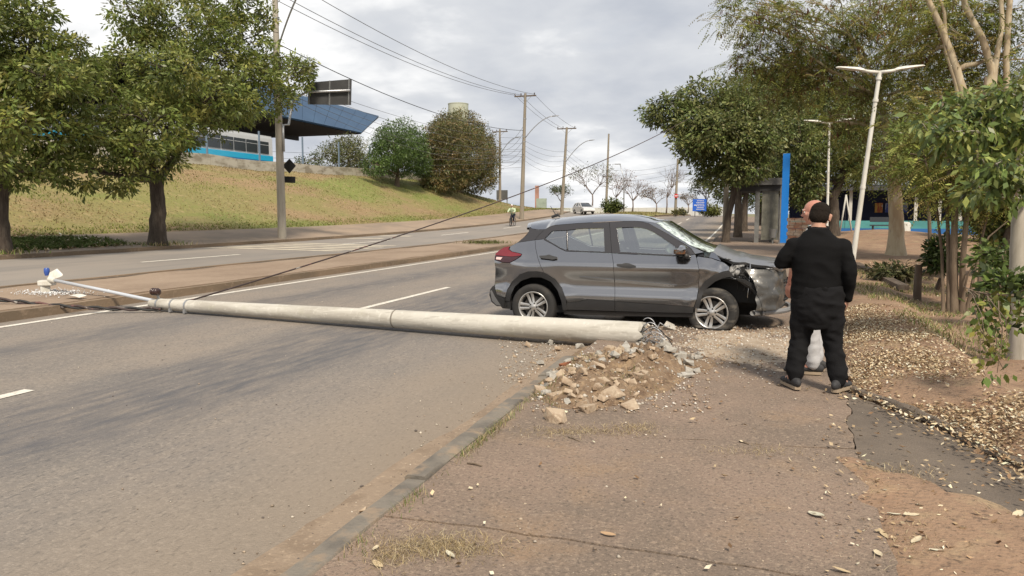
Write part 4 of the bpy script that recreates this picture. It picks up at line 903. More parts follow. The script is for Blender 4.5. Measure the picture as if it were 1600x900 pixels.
# cowl, bay, headlamp wreckage
mb = MB(); mb.grid(lambda s, t: (lerp(1.08, 1.32, t)+.13*(1-(2*s-1)**2), (2*s-1)*.72, 1.10-.05*t+.02*(1-(2*s-1)**2)), 9, 4); add_part(mb, 'cowl_panel', M_black)
mb = MB(); mb.box((1.48, 0, .72), (0.86, 1.22, .50)); mb.box((1.45, -.58, .86), (.5, .10, .16)); mb.box((1.86, 0, .62), (.10, 1.3, .5)); add_part(mb, 'engine_bay', M_dark, angle=20)
rr = random.Random(5)
def shard(c, s, rnd, n=7):
    mb = MB(); 
    pts = [Vector((rnd.gauss(0, 1), rnd.gauss(0, 1), rnd.gauss(0, 1))).normalized()*rnd.uniform(.6, 1) for _ in range(n)]
    bm = bmesh.new(); [bm.verts.new(Vector((p.x*s[0], p.y*s[1], p.z*s[2]))+Vector(c)) for p in pts]
    bmesh.ops.convex_hull(bm, input=bm.verts); bm.verts.index_update()
    bm.verts.ensure_lookup_table()
    use = [v for v in bm.verts if v.link_faces]; ix = {v: i for i, v in enumerate(use)}
    mb.add([v.co for v in use], [tuple(ix[v] for v in f.verts) for f in bm.faces]); bm.free(); return mb
hl = MB()
p0 = CL(1150, 424, y=-.74)
hl.lathe([(.015, -.04), (.05, -.02), (.06, .02), (.05, .03), (.02, .03)], 14, 'y', (p0.x, p0.y, p0.z)); hlo = add_part(hl, 'headlamp', M_lampw)
sh = MB(); pts = [CL(*q, y=-.80) for q in [(1139, 424), (1141, 417), (1149, 414.5), (1163, 413.5), (1163, 416), (1152, 418.5), (1146, 424), (1147, 431)]]
n = len(pts); sh.add([tuple(p) for p in pts]+[(p.x, p.y+.03, p.z) for p in pts], [tuple(range(n)), tuple(range(2*n-1, n-1, -1))]+[(i, (i+1) % n, n+(i+1) % n, n+i) for i in range(n)]); sh.obj('lens_shard', M_lampw, hlo, world=False)
for q, s, m in [((1158, 431), (.06, .03, .03), M_dark), ((1166, 428), (.05, .04, .05), M_black), ((1172, 437), (.07, .03, .02), M_chrome), ((1163, 440), (.08, .02, .02), M_black), ((1155, 436), (.05, .03, .02), M_brake), ((1178, 424), (.05, .02, .06), M_lampw), ((1136, 405), (.08, .04, .02), M_lampw), ((1170, 446), (.06, .03, .03), M_black), ((1181, 452), (.05, .03, .02), M_chrome), ((1200, 420), (.12, .02, .01), M_lampw), ((1168, 421), (.04, .03, .05), M_dark)]:
    shard(CL(*q, y=-.70), s, rr, 9).obj('broken_bracket', m, car, world=False)
for k in range(9):
    a = CL(rr.uniform(1142, 1182), rr.uniform(412, 440), y=-.66); b = CL(rr.uniform(1146, 1192), rr.uniform(430, 470), y=-.72); m_ = a.lerp(b, .5)+Vector((rr.gauss(0, .04), -.03, -.05)); mb = MB(); mb.tube([a, a.lerp(m_, .6), m_, b.lerp(m_, .4), b], .006, 6); mb.obj('hanging_wire', rr.choice((M_dark, M_black, M_chrome)), car, smooth=True, world=False)
for k in range(12):
    shard(CL(rr.uniform(1146, 1186), rr.uniform(418, 448), y=-.68+rr.gauss(0, .04)), (rr.uniform(.02, .06), .02, rr.uniform(.01, .035)), rr, 8).obj('broken_bracket', rr.choice((M_dark, M_black, M_black, M_brake, M_chrome)), car, world=False)
mb = MB(); mb.tube([CL(1150, 413, y=-.62), CL(1180, 416, y=-.60), CL(1215, 421, y=-.5)], .022, 8); mb.obj('bonnet_support', M_black, car, smooth=True, world=False)
# front bumper: plan-curved skin, cut back to the arch on the struck side
def bumper(s, t):
    a = 2*s-1; z = lerp(.40, .93, t)
    q = abs(a)
    if q < .72: x, y = 2.10-.10*(q/.72)**2, q/.72*.60
    else:
        k = (q-.72)/.28; an = k*R(78); x, y = 2.0-.19*(1-math.cos(an))*1.1-.16*k*k*(.55+.9*t*t), .60+.225*math.sin(an)+.02*k
    x -= .14*(t-.45)**2; y = math.copysign(y-.05*t*t, a)
    if a < 0: y -= .012
    cr_ = sstep(.0, 1, -a)*.5
    return (x-.10*cr_*snoise(t*4, s*9, 1, 3)-.03*cr_, y+.07*cr_*snoise(t*5, s*16, 1, 4)+.02*cr_*snoise(t*13, s*40, 1, 6), z+.07*cr_*snoise(s*12, 1, 1, 5)*t)
mb = MB(); mb.grid(bumper, 90, 28); fb = add_part(mb, 'front_bumper', M_scuff, angle=40); fb['label'] = 'scraped front bumper hanging loose'
mb = MB(); mb.grid(lambda s, t: (lambda p: (p[0]+.025, p[1]*.70, p[2]))(bumper(s, .15+.55*t)), 20, 6); mb.obj('grille', M_dark, fb, smooth=True, world=False)
for k in range(5):
    mb = MB(); mb.tube([(lambda p: (p[0]+.035, p[1]*.68, p[2]))(bumper(s, .2+.11*k)) for s in np.linspace(0, 1, 15)], .010, 6); mb.obj('grille_bar', M_black, fb, smooth=True, world=False)
mb = MB()
def lip(s, t):
    a = 2*s-1; an = t*2*math.pi
    return (2.15-.48*abs(a)**2.6+.035*math.cos(an), a*.85, .365+.035*math.sin(an))
mb.grid(lip, 30, 9); add_part(mb, 'bumper_lip', mat('grey_lip', (.25, .25, .25), .45, metal=.3))
# --- inner shell, floor, wells
for side in (-1, 1):
    poly = [(-1.75, .40), (-1.72, 1.10), (-1.2, 1.12), (.9, 1.05), (.9, .32), (-.75, .30), (-.86, .5), (-1.0, .68), (-1.31, .80), (-1.62, .68), (-1.74, .5)]
    add_part(panel_mb(poly, -.045, .12, .01, side, gap=0), 'inner_panel', M_dark)
    for cx in (-1.31, 1.35):
        mb = MB(); mb.grid(lambda s, t: (cx+.445*math.cos(math.pi*(1.1*s-.05)), side*lerp(.50, .855, t), .36+.445*math.sin(math.pi*(1.1*s-.05))), 17, 3)
        mb.add([(cx+.445*math.cos(math.pi*(1.1*i/16-.05)), side*.5, .36+.445*math.sin(math.pi*(1.1*i/16-.05))) for i in range(17)], [tuple(range(17))]); add_part(mb, 'wheel_well', M_well)
mb = MB(); mb.box((-.2, 0, .30), (3.0, 1.52, .10)); mb.box((-1.75, 0, .52), (.3, 1.3, .3)); mb.box((1.5, 0, .36), (.75, 1.0, .12)); add_part(mb, 'underbody', M_dark, angle=20)
mb = MB(); mb.grid(lambda s, t: (lerp(.62, 1.05, t), (2*s-1)*.74, 1.03+.07*math.sin(t*2.6)), 9, 6); mb.grid(lambda s, t: (.62-.05*t, (2*s-1)*.72, 1.03-.4*t), 5, 4); add_part(mb, 'dashboard', M_seat)
for nm, x, ys_ in (('front_seat', .05, (-.37, .37)), ('rear_seat', -.95, (0,))):
    for y in ys_:
        w = .5 if nm == 'front_seat' else 1.3
        mb = MB(); mb.box((x+.2, y, .62), (.52, w, .16)); M_ = Matrix.Rotation(R(-14), 3, 'Y'); mb.box((x-.10, y, .86), (.12, w, .56), M=M_)
        for hy in ((0,) if nm == 'front_seat' else (-.42, .42)): mb.box((x-.19, y+hy, 1.19), (.08, .24, .15), M=M_)
        o = add_part(mb, nm, M_seat, angle=30); bv = o.modifiers.new('bevel', 'BEVEL'); bv.width = .04; bv.segments = 3
mb = MB(); mb.tube([(.52+.06*math.cos(a)*.5, .37+.18*math.cos(a), 1.02+.17*math.sin(a)) for a in np.linspace(0, 2*math.pi, 21)], .013, 6); add_part(mb, 'steering_wheel', M_black)
# white airbag slumped by the struck side window
mb = MB(); ac = CL(1046, 390); 
mb.lathe([(.001, -.07), (.05, -.06), (.08, 0), (.05, .06), (.001, .07)], 10, 'y', (ac.x, ac.y+.16, ac.z)); add_part(mb, 'airbag', mat('airbag_cloth', (.55, .6, .56), .8))
# --- mirrors
def mirror(side, amber=True):
    s = -1 if side < 0 else 1
    c = CL(1062, 391, y=-.97); c.y = s*.96
    mb = MB()
    mb.lathe([(.001, -.13), (.055, -.115), (.078, -.04), (.080, .04), (.062, .115), (.001, .13)], 14, 'y', (0, 0, 0))
    mb.v = [(c.x+x*1.0+(.03 if z > 0 else 0), c.y+y*.95, c.z+z*.85+.002) for x, y, z in mb.v]
    o = add_part(mb, 'wing_mirror', M_paint)
    st = MB(); st.tube([(c.x+.06, c.y-s*.02, c.z-.07), (c.x+.09, s*.90, c.z-.085), (c.x+.10, s*.84, c.z-.09)], [.035, .03, .035], 8); st.obj('mirror_arm', M_black, o, smooth=True, world=False)
    lo = MB(); lo.lathe([(.001, -.125), (.055, -.11), (.076, -.04), (.078, .04), (.06, .11), (.001, .125)], 14, 'y', (0, 0, 0)); lo.v = [(c.x+x*1.02, c.y+y*.96, c.z+min(z, -.012)*.9) for x, y, z in lo.v]; lo.obj('mirror_base', M_black, o, smooth=True, world=False)
    am = MB(); am.grid(lambda u_, t: (c.x-.07+.15*u_, c.y+s*(.118-.05*abs(2*u_-1)**2), c.z-.045+.055*t), 9, 3); am.obj('mirror_glint_strip', M_amber, o, smooth=True, world=False)  # strip on the mirror carrying the painted orange highlights
mirror(-1); mirror(1)
# --- wheels
def wheel(name, c, steer=0.0, camber=0.0, flat=0.0, side=-1, tm=M_tyre, label=None, spin=0.0):
    w = bpy.data.objects.new(name, None); COL.objects.link(w); w.parent = car; w.location = c; w.rotation_euler = (camber, 0, steer + (math.pi if side > 0 else 0))
    if label: w['label'] = label
    ty = MB(); prof = [(.213, -.085), (.235, -.100), (.275, -.108), (.305, -.100), (.322, -.080), (.326, -.04), (.3265, 0), (.326, .04), (.322, .08), (.305, .1), (.275, .108), (.235, .1), (.213, .085)]
    ty.lathe(prof, 56, 'y', caps=False)
    if flat:
        vs = []
        for x, y, z in ty.v:
            r = math.hypot(x, z)
            if z < -flat:
                k = min(1, (-flat-z)/.09); z = -flat-(-flat-z)*.06; y *= 1+.30*k; x *= 1+.10*k
            vs.append((x, y, z))
        ty.v = vs
    ty.obj('tyre', tm, w, smooth=True, world=False)
    rm = MB(); rm.lathe([(.222, -.088), (.219, -.096), (.208, -.094), (.200, -.082), (.190, -.05), (.185, .06), (.21, .08)], 56, 'y', caps=False)
    rim = rm.obj('rim', M_alloy, w, smooth=True, world=False)
    for k in range(5):
        a = 2*math.pi*k/5+spin+math.pi/2
        for sgn in (-1, 1):
            sp = MB(); ra, rb_ = .045, .212
            pts = []
            for i in range(7):
                t = i/6; r = lerp(ra, rb_, t); off = sgn*lerp(.020, .036, t); hw = lerp(.0165, .0245, t); y = lerp(-.082, -.088, t)+.012*math.sin(math.pi*t)*1.0
                pts.append((r, off, hw, y))
            vs = []
            for r, off, hw, y in pts:
                for tt, yy in ((off-hw*.9, y+.004), (off-hw*.2, y), (off+hw*.9, y+.004), (off+hw*.7, y+.04), (off-hw*.7, y+.04)):
                    vs.append((r*math.cos(a)-tt*math.sin(a), yy, r*math.sin(a)+tt*math.cos(a)))
            fs = [(i*5+q, i*5+(q+1) % 5, (i+1)*5+(q+1) % 5, (i+1)*5+q) for i in range(6) for q in range(5)]+[(0, 1, 2, 3, 4), tuple(30+q for q in (4, 3, 2, 1, 0))]
            sp.add(vs, fs); sp.obj('spoke', M_alloy, rim, smooth=True, angle=35, world=False)
    hb = MB(); hb.lathe([(.001, -.090), (.028, -.089), (.034, -.084), (.062, -.080), (.066, -.04)], 24, 'y', caps=False); hb.obj('hub_cap', M_alloy, rim, smooth=True, angle=40, world=False)
    for k in range(5):
        a = 2*math.pi*(k+.5)/5+spin+math.pi/2; b = MB(); b.lathe([(.001, -.088), (.011, -.088), (.011, -.07)], 10, 'y', (.052*math.cos(a), 0, .052*math.sin(a)), caps=False); b.obj('wheel_nut', M_dark, rim, world=False)
    dk = MB(); dk.lathe([(.001, -.03), (.15, -.03), (.15, -.01), (.001, -.01)], 28, 'y', caps=False); dk.box((.11, -.035, .06), (.06, .05, .10)); dk.obj('brake_disc', M_brake, w, smooth=True, angle=30, world=False)
    bk = MB(); bk.lathe([(.001, .03), (.20, .03)], 28, 'y', caps=False); bk.obj('backing_plate', M_dark, w, world=False)
    return w
rh = CL(835, 480.5, y=-.79); wheel('rear_wheel', (rh.x, -.765, .325), spin=.30)
wheel('rear_wheel', (rh.x, .765, .325), side=1)
fh = CL(1113.8, 489.2, y=-.80); wheel('front_wheel', (fh.x, -.775, fh.z+.015), steer=-.16, camber=.03, flat=.205, tm=M_tyref, label='pushed-back front wheel with flat tyre', spin=.38)
wheel('front_wheel', (1.31, .765, .43), side=1)
# ================================================================== people
from mathutils import noise as mnoise
M_skin = mat('skin', (0.42, 0.235, 0.165), .5, layers=[((0.36, 0.17, 0.12), 9, .45, .65, .6)], spec=.35)
M_skin2 = mat('ruddy_skin', (0.44, 0.22, 0.16), .45, layers=[((0.40, 0.15, 0.11), 9, .45, .65, .7)], spec=.4)
M_knit = mat('black_knit', (0.0065, 0.0065, 0.007), .9, bump=.3, bscale=160, spec=.12)
M_jog = mat('black_jersey', (0.0105, 0.0105, 0.0115), .9, bump=.3, bscale=120, spec=.12)
M_hair = mat('black_hair', (0.017, 0.0125, 0.0095), .85, bump=1.0, bscale=260, bdist=.01, spec=.15)
M_greyhair = mat('grey_hair', (0.33, 0.31, 0.29), .7, bump=.8, bscale=220)
M_shoe = mat('dark_grey_shoe', (0.028, 0.028, 0.030), .75, bump=.3, bscale=90)
M_sole = mat('gum_sole', (0.30, 0.235, 0.165), .8)
M_shirt = mat('white_shirt', (0.55, 0.54, 0.52), .85, bump=.2, bscale=60)
M_greyt = mat('light_grey_trousers', (0.42, 0.42, 0.43), .9, bump=.2, bscale=60)
def organic(name, mb, m, parent, voxel=.012, it=3, fold=0.0, fs=(6, 6, 3), seed=0, cut=None):
    me = bpy.data.meshes.new('tmp'); me.from_pydata(mb.v, [], mb.f); ob = bpy.data.objects.new('tmp', me); COL.objects.link(ob)
    bm = bmesh.new(); bm.from_mesh(me); bmesh.ops.recalc_face_normals(bm, faces=bm.faces); bm.to_mesh(me); bm.free()
    r = ob.modifiers.new('r', 'REMESH'); r.mode = 'VOXEL'; r.voxel_size = voxel
    s = ob.modifiers.new('s', 'SMOOTH'); s.factor = .5; s.iterations = it
    bpy.context.view_layer.update(); dg = bpy.context.evaluated_depsgraph_get()
    out = bpy.data.meshes.new_from_object(ob.evaluated_get(dg)); bpy.data.objects.remove(ob)
    out.name = name
    if fold:
        n = len(out.vertices); co = np.empty(n*3); no = np.empty(n*3); out.vertices.foreach_get('co', co); out.vertices.foreach_get('normal', no); co = co.reshape(-1, 3); no = no.reshape(-1, 3)
        d = np.array([fold*(1-2*abs(mnoise.noise(Vector((c[0]*fs[0]+seed, c[1]*fs[1], c[2]*fs[2]+c[0]*2.5)))))+fold*.5*mnoise.noise(Vector((c[0]*fs[0]*2.3, c[1]*fs[1]*2.3+seed, c[2]*fs[2]*2.6))) for c in co])
        co = co+no*d[:, None]; out.vertices.foreach_set('co', co.ravel())
    out.materials.clear(); out.materials.append(m)
    out.polygons.foreach_set('use_smooth', np.ones(len(out.polygons), dtype=bool)); out.update()
    o = bpy.data.objects.new(name, out); COL.objects.link(o); o.parent = parent; return o
def ell(mb, c, r, n=16, rot=None):
    m = rot or Matrix.Identity(3); vs = []; N = 10
    for i in range(1, N):
        a = math.pi*i/N
        for k in range(n): b = 2*math.pi*k/n; vs.append(m @ Vector((r[0]*math.sin(a)*math.cos(b), r[1]*math.sin(a)*math.sin(b), r[2]*math.cos(a)))+Vector(c))
    t = len(vs); vs += [m @ Vector((0, 0, r[2]))+Vector(c), m @ Vector((0, 0, -r[2]))+Vector(c)]
    fs = [(i*n+k, i*n+(k+1) % n, (i+1)*n+(k+1) % n, (i+1)*n+k) for i in range(N-2) for k in range(n)]+[(t, (k+1) % n, k) for k in range(n)]+[(t+1, (N-2)*n+k, (N-2)*n+(k+1) % n) for k in range(n)]
    mb.add(vs, fs)
def stack(mb, rings, n=24):
    """rings: (x, y, z, rx, ry)"""
    vs = []
    for x, y, z, rx, ry in rings:
        for k in range(n):
            a = 2*math.pi*k/n; ca, sa_ = math.cos(a), math.sin(a); vs.append((x+rx*math.copysign(abs(ca)**.94, ca), y+ry*math.copysign(abs(sa_)**.94, sa_), z))
    N = len(rings); mb.add(vs, [(i*n+k, i*n+(k+1) % n, (i+1)*n+(k+1) % n, (i+1)*n+k) for i in range(N-1) for k in range(n)]+[tuple(range(n-1, -1, -1)), tuple((N-1)*n+k for k in range(n))])
def chain(mb, pts, rad, n=12):
    P = []; Rr = []
    pts = [Vector(p) for p in pts]
    for i in range(len(pts)-1):
        for q in range(4): P.append(pts[i].lerp(pts[i+1], q/4)); Rr.append(lerp(rad[i], rad[i+1], q/4))
    P.append(pts[-1]); Rr.append(rad[-1]); mb.tube(P, Rr, n); ell(mb, P[0], (Rr[0],)*3, 10); ell(mb, P[-1], (Rr[-1],)*3, 10)
def hand(mb, wrist, d, pn, k=1.0, curl=.6, thumb_side=1):
    """palm along d, palm normal pn, five curled fingers"""
    w = Vector(wrist); d = Vector(d).normalized(); pn = Vector(pn); pn = (pn-d*pn.dot(d)).normalized(); s = d.cross(pn)*thumb_side
    rot = Matrix((s, pn, d)).transposed(); c = w+d*.045*k; ell(mb, c, (.042*k, .018*k, .055*k), 12, rot)
    for i, (off, L) in enumerate(((.030, .072), (.010, .082), (-.010, .076), (-.029, .058))):
        p = w+d*.088*k+s*off*k; P = [p-d*.02]; dd = d.copy()
        for q in range(3):
            dd = (dd+pn*curl*.55).normalized(); p = p+dd*L*k/3*(1.15-.12*q); P.append(p)
        mb.tube(P, [.0095*k, .009*k, .008*k, .0065*k], 8)
    p = w+d*.025*k+s*.036*k; mb.tube([p-s*.012, p+s*.022*k+d*.02*k+pn*.008, p+s*.030*k+d*.048*k+pn*.02*k, p+s*.024*k+d*.068*k+pn*.03*k], [.012*k, .011*k, .0095*k, .007*k], 8)
def head(mb, c, rot, k=1.0):
    T = lambda v: rot @ (Vector(v)*k)+Vector(c)
    def e(v, r): ell(mb, T(v), tuple(q*k for q in r), 14, rot)
    e((0, -.008, .022), (.076, .096, .088)); e((0, .018, -.045), (.060, .070, .062)); e((0, .046, -.086), (.032, .034, .026))     # skull, jaw, chin
    e((0, .088, .022), (.050, .014, .012)); e((0, .092, .0), (.012, .012, .030)); e((0, .104, -.022), (.014, .016, .011)); e((.013, .094, -.026), (.008, .010, .007)); e((-.013, .094, -.026), (.008, .010, .007))
    e((0, .083, -.052), (.024, .012, .006)); e((0, .082, -.062), (.021, .012, .007)); e((.040, .062, -.015), (.022, .022, .022)); e((-.040, .062, -.015), (.022, .022, .022))
    for s in (-1, 1): e((s*.082, -.008, -.008), (.011, .024, .034)); e((s*.090, -.018, .008), (.008, .018, .022))
def person(name, label, loc, rz, J, mats, voxel=.008, cv=.012, group=None, detail=True, bald=False):
    t = thing(name, label, 'person', loc, rz, group); V3 = Vector
    hd = V3(J['head']); hr = Matrix.Rotation(J.get('hyaw', 0), 3, 'Z') @ Matrix.Rotation(J.get('hpitch', 0), 3, 'X') @ Matrix.Rotation(J.get('hroll', 0), 3, 'Y'); hk = J.get('hk', 1.0)
    # skin body
    mb = MB(); head(mb, hd, hr, hk); chain(mb, [J['neck'], hd+hr @ V3((0, -.02, -.05))], [.062, .056])
    stack(mb, [(x, y, z, rx*.88, ry*.86) for x, y, z, rx, ry in J['torso']])
    for s in ('l', 'r'):
        sh, el, wr = J['arm_'+s]; chain(mb, [sh, el, wr], [.052, .040, .028])
        h = J['hand_'+s]; hand(mb, wr, h[0], h[1], 1.0, h[2], h[3])
        hp, kn, an = J['leg_'+s]; chain(mb, [hp, kn, an], [.085, .056, .042]); chain(mb, [an, V3(an)+V3(J['toe_'+s])*.13-V3((0, 0, .035))], [.04, .032])
    body = organic('body', mb, mats['skin'], t, voxel, 2)
    # trousers
    mb = MB(); stack(mb, J['hips'])
    for s in ('l', 'r'):
        hp, kn, an = [V3(p) for p in J['leg_'+s]]; tr = J['trouser']; a2 = an+V3((0, 0, .02))
        chain(mb, [hp, hp.lerp(kn, .5), kn, kn.lerp(a2, .5), a2.lerp(kn, .12), a2], tr)
    organic('trousers', mb, mats['trousers'], t, cv, 3, J.get('fold_t', .010), (7, 7, 10), 3)
    # top
    mb = MB(); stack(mb, J['torso'])
    for s in ('l', 'r'):
        sh, el, wr = [V3(p) for p in J['arm_'+s]]; R_ = J['sleeve']
        q = J.get('sleeve_len', 1.0)
        if q >= 1: chain(mb, [sh, sh.lerp(el, .5), el, el.lerp(wr, .5), el.lerp(wr, .93)], R_)
        else: chain(mb, [sh, sh.lerp(el, .5), sh.lerp(el, .85)], R_[:3])
    organic('top', mb, mats['top'], t, cv, 4, J.get('fold_s', .007), (5, 5, 9), 8)
    if mats.get('hair'):
        mb = MB(); T = lambda v: hr @ (V3(v)*hk)+hd
        if not bald:
            ell(mb, T((0, -.012, .033)), tuple(q*hk for q in (.0785, .0975, .084)), 20, hr); ell(mb, T((0, -.043, -.008)), tuple(q*hk for q in (.0755, .064, .072)), 20, hr)
            o = organic('hair', mb, mats['hair'], t, .007, 1, .004, (60, 60, 60))
        else:
            for s in (-1, 1): ell(mb, T((s*.058, -.030, .0)), tuple(q*hk for q in (.026, .050, .034)), 12, hr)
            ell(mb, T((0, -.078, -.010)), tuple(q*hk for q in (.062, .026, .036)), 12, hr); organic('hair', mb, mats['hair'], t, .007, 2, .002, (60, 60, 60))
    if detail:
        for s in (-1, 1):
            e_ = MB(); ell(e_, hr @ (V3((s*.031, .077, .004))*hk)+hd, (.013, .011, .009), 12, hr); e_.obj('eye', mats['eye'], t, smooth=True, world=False)
            e_ = MB(); P = [hr @ (V3((s*x, .094-.4*abs(x-.03)**1.5*2, .026+z))*hk)+hd for x, z in ((.012, 0), (.025, .006), (.042, .003), (.052, -.004))]; e_.tube(P, .004, 6); e_.obj('eyebrow', mats['brow'], t, smooth=True, world=False)
    for s in ('l', 'r'):
        an = V3(J['leg_'+s][2]); d = V3(J['toe_'+s]).normalized(); sd = V3((-d.y, d.x, 0)); g = an.z-J.get('ankle', .085)
        b = an-V3((0, 0, an.z-g)); M3 = Matrix((sd, d, V3((0, 0, 1)))).transposed()
        mb = MB()
        for (y, w, h0, h) in ((-.065, .032, .03, .085), (-.04, .040, .03, .10), (.02, .043, .025, .10), (.08, .047, .025, .075), (.14, .050, .022, .058), (.19, .044, .022, .048), (.215, .028, .022, .038)): ell(mb, b+d*y+V3((0, 0, (h0+h)/2)), (w, .045, (h-h0)/2+.014), 14, M3)
        so = organic('shoe', mb, mats['shoe'], t, .008, 2)
        mb = MB(); out = [(-.088, .0), (-.082, .026), (-.05, .038), (.02, .038), (.09, .047), (.15, .050), (.20, .042), (.232, .018), (.235, 0)]
        poly = [(x, y) for y, x in out]+[(-x, y) for y, x in out[-2:0:-1]]
        vs = [b+sd*x+d*y+V3((0, 0, z)) for z in (.0, .024) for x, y in poly]; n = len(poly)
        mb.add(vs, [tuple(range(n-1, -1, -1)), tuple(range(n, 2*n))]+[(i, (i+1) % n, n+(i+1) % n, n+i) for i in range(n)]); mb.obj('sole', mats['sole'], so, smooth=True, angle=40, world=False)
    return t
M_eye = mat('eye_white', (.6, .57, .52), .2); M_brow = mat('brow_hair', (.03, .022, .018), .8)
J1 = dict(head=(-.012, .045, 1.502), hpitch=-.36, hroll=.10, hyaw=-.10, hk=1.04, neck=(-.018, -.005, 1.375),
    torso=[(-0.018, 0.000, 0.775, 0.189, 0.142), (-0.018, 0.000, 0.800, 0.200, 0.152), (-0.018, 0.000, 0.860, 0.202, 0.154), (-0.018, 0.000, 0.960, 0.197, 0.152), (-0.018, -0.005, 1.080, 0.197, 0.150), (-0.018, -0.010, 1.170, 0.204, 0.146), (-0.018, -0.012, 1.240, 0.202, 0.134), (-0.018, -0.010, 1.300, 0.181, 0.115), (-0.018, -0.006, 1.345, 0.137, 0.096), (-0.018, 0.000, 1.385, 0.095, 0.083), (-0.018, 0.005, 1.415, 0.072, 0.071)],
    hips=[(0, 0, .55, .12, .10), (0, 0, .62, .168, .13), (0, 0, .68, .195, .148), (0, 0, .78, .212, .160), (0, 0, .86, .206, .156), (0, 0, .92, .20, .150)],
    leg_l=((-.105, 0, .76), (-.130, .03, .44), (-.165, -.03, .095)), leg_r=((.105, 0, .76), (.135, .03, .44), (.190, -.02, .095)),
    toe_l=(-.42, .9, 0), toe_r=(.40, .92, 0), trouser=[.108, .100, .080, .074, .078, .062],
    arm_l=((-.205, -.01, 1.245), (-.312, -.02, 1.105), (-.10, .22, 1.13)), arm_r=((.172, -.01, 1.245), (.242, -.045, 1.035), (.232, .05, .80)), sleeve=[.078, .070, .060, .054, .044],
    hand_l=((.6, .5, .25), (0, -.3, 1), .5, 1), hand_r=((-.15, .25, -1), (-1, .3, 0), .45, -1), fold_s=.008, fold_t=.012)
m1 = PZ(1272, 609, .12)
pm1 = person('person', 'person in black sweater and black trousers seen from behind, head bowed', (m1.x, m1.y, .122), -.085, J1, dict(skin=M_skin, trousers=M_jog, top=M_knit, hair=M_hair, shoe=M_shoe, sole=M_sole, eye=M_eye, brow=M_brow))
mb = MB(); mb.tube([(-.018+.080*math.cos(a), .004+.080*math.sin(a)-.0, 1.408+.012*math.sin(a)) for a in np.linspace(0, 2*math.pi, 25)], .011, 8, cap=False); mb.obj('collar', M_jog, pm1, smooth=True, world=False)
J2 = dict(head=(0, .035, 1.545), hpitch=-.10, hk=1.02, neck=(0, 0, 1.39),
    torso=[(0, 0, .80, .185, .14), (0, 0, .86, .20, .15), (0, .01, 1.0, .205, .155), (0, .005, 1.15, .205, .145), (0, 0, 1.28, .215, .13), (0, 0, 1.345, .19, .115), (0, 0, 1.385, .13, .095), (0, 0, 1.42, .07, .07)],
    hips=[(0, 0, .66, .15, .11), (0, 0, .76, .185, .14), (0, 0, .88, .185, .14), (0, 0, .93, .18, .135)],
    leg_l=((-.095, 0, .80), (-.10, .02, .45), (-.10, -.01, .09)), leg_r=((.095, 0, .80), (.10, .02, .45), (.11, -.03, .09)), toe_l=(-.15, 1, 0), toe_r=(.2, 1, 0), trouser=[.105, .10, .080, .076, .074, .066],
    arm_l=((-.205, 0, 1.30), (-.24, .17, 1.06), (-.20, .205, .88)), arm_r=((.205, 0, 1.30), (.25, .03, 1.02), (.20, .24, 1.05)), sleeve=[.078, .078, .070, .06, .05], sleeve_len=.6,
    hand_l=((.1, .12, -1), (.8, -.3, -.1), .5, 1), hand_r=((-.4, .7, .3), (-.6, -.3, .6), .6, -1), fold_s=.006, fold_t=.007)
m2 = PY(1268, 575, 7.62)
person('person', 'bald person with light grey trousers in profile behind the one in black', (m2.x, 7.62, .122), R(82), J2, dict(skin=M_skin2, trousers=M_greyt, top=M_shirt, hair=M_greyhair, shoe=M_shoe, sole=M_sole, eye=M_eye, brow=M_greyhair), bald=True)
# ---- cyclist riding towards the viewer on the far road
cyp = PY(801.5, 352, 57); cz = opp_z(cyp.x, 57); cyp = Vector((cyp.x, 57, cz))
J3 = dict(head=(0, .30, 1.62), hpitch=-.1, neck=(0, .22, 1.46),
    torso=[(0, -.06, .92, .17, .13), (0, -.03, 1.0, .19, .15), (0, .06, 1.15, .20, .15), (0, .14, 1.28, .21, .14), (0, .19, 1.38, .19, .12), (0, .21, 1.44, .12, .09), (0, .22, 1.48, .07, .07)],
    hips=[(0, -.08, .84, .15, .13), (0, -.08, .92, .175, .15), (0, -.06, 1.0, .17, .14)],
    leg_l=((-.10, -.06, .92), (-.13, .30, .72), (-.10, .10, .38)), leg_r=((.10, -.06, .92), (.13, .22, .52), (.10, .08, .14)), toe_l=(0, 1, 0), toe_r=(0, 1, 0), trouser=[.10, .092, .075, .068, .062, .055],
    arm_l=((-.20, .18, 1.36), (-.28, .36, 1.18), (-.24, .58, 1.10)), arm_r=((.20, .18, 1.36), (.28, .36, 1.18), (.24, .58, 1.10)), sleeve=[.078, .075, .065, .06, .05],
    hand_l=((.1, 1, -.1), (0, 0, -1), .8, 1), hand_r=((-.1, 1, -.1), (0, 0, -1), .8, -1))
crz = R(180)
person('person', 'cyclist in pale green jacket and white helmet riding along the far road', tuple(cyp), crz, J3, dict(skin=M_skin, trousers=mat('navy_trousers', (.02, .022, .04), .9), top=mat('pale_green_jacket', (.42, .50, .34), .8), hair=mat('white_helmet', (.65, .66, .64), .3), shoe=M_shoe, sole=M_sole, eye=M_eye, brow=M_brow), voxel=.014, cv=.018, detail=False)
bk = thing('bicycle', 'black bicycle ridden by the cyclist on the far road', 'bicycle', tuple(cyp), crz)
def bpart(nm, mb, m): return mb.obj(nm, m, bk, smooth=True, world=False)
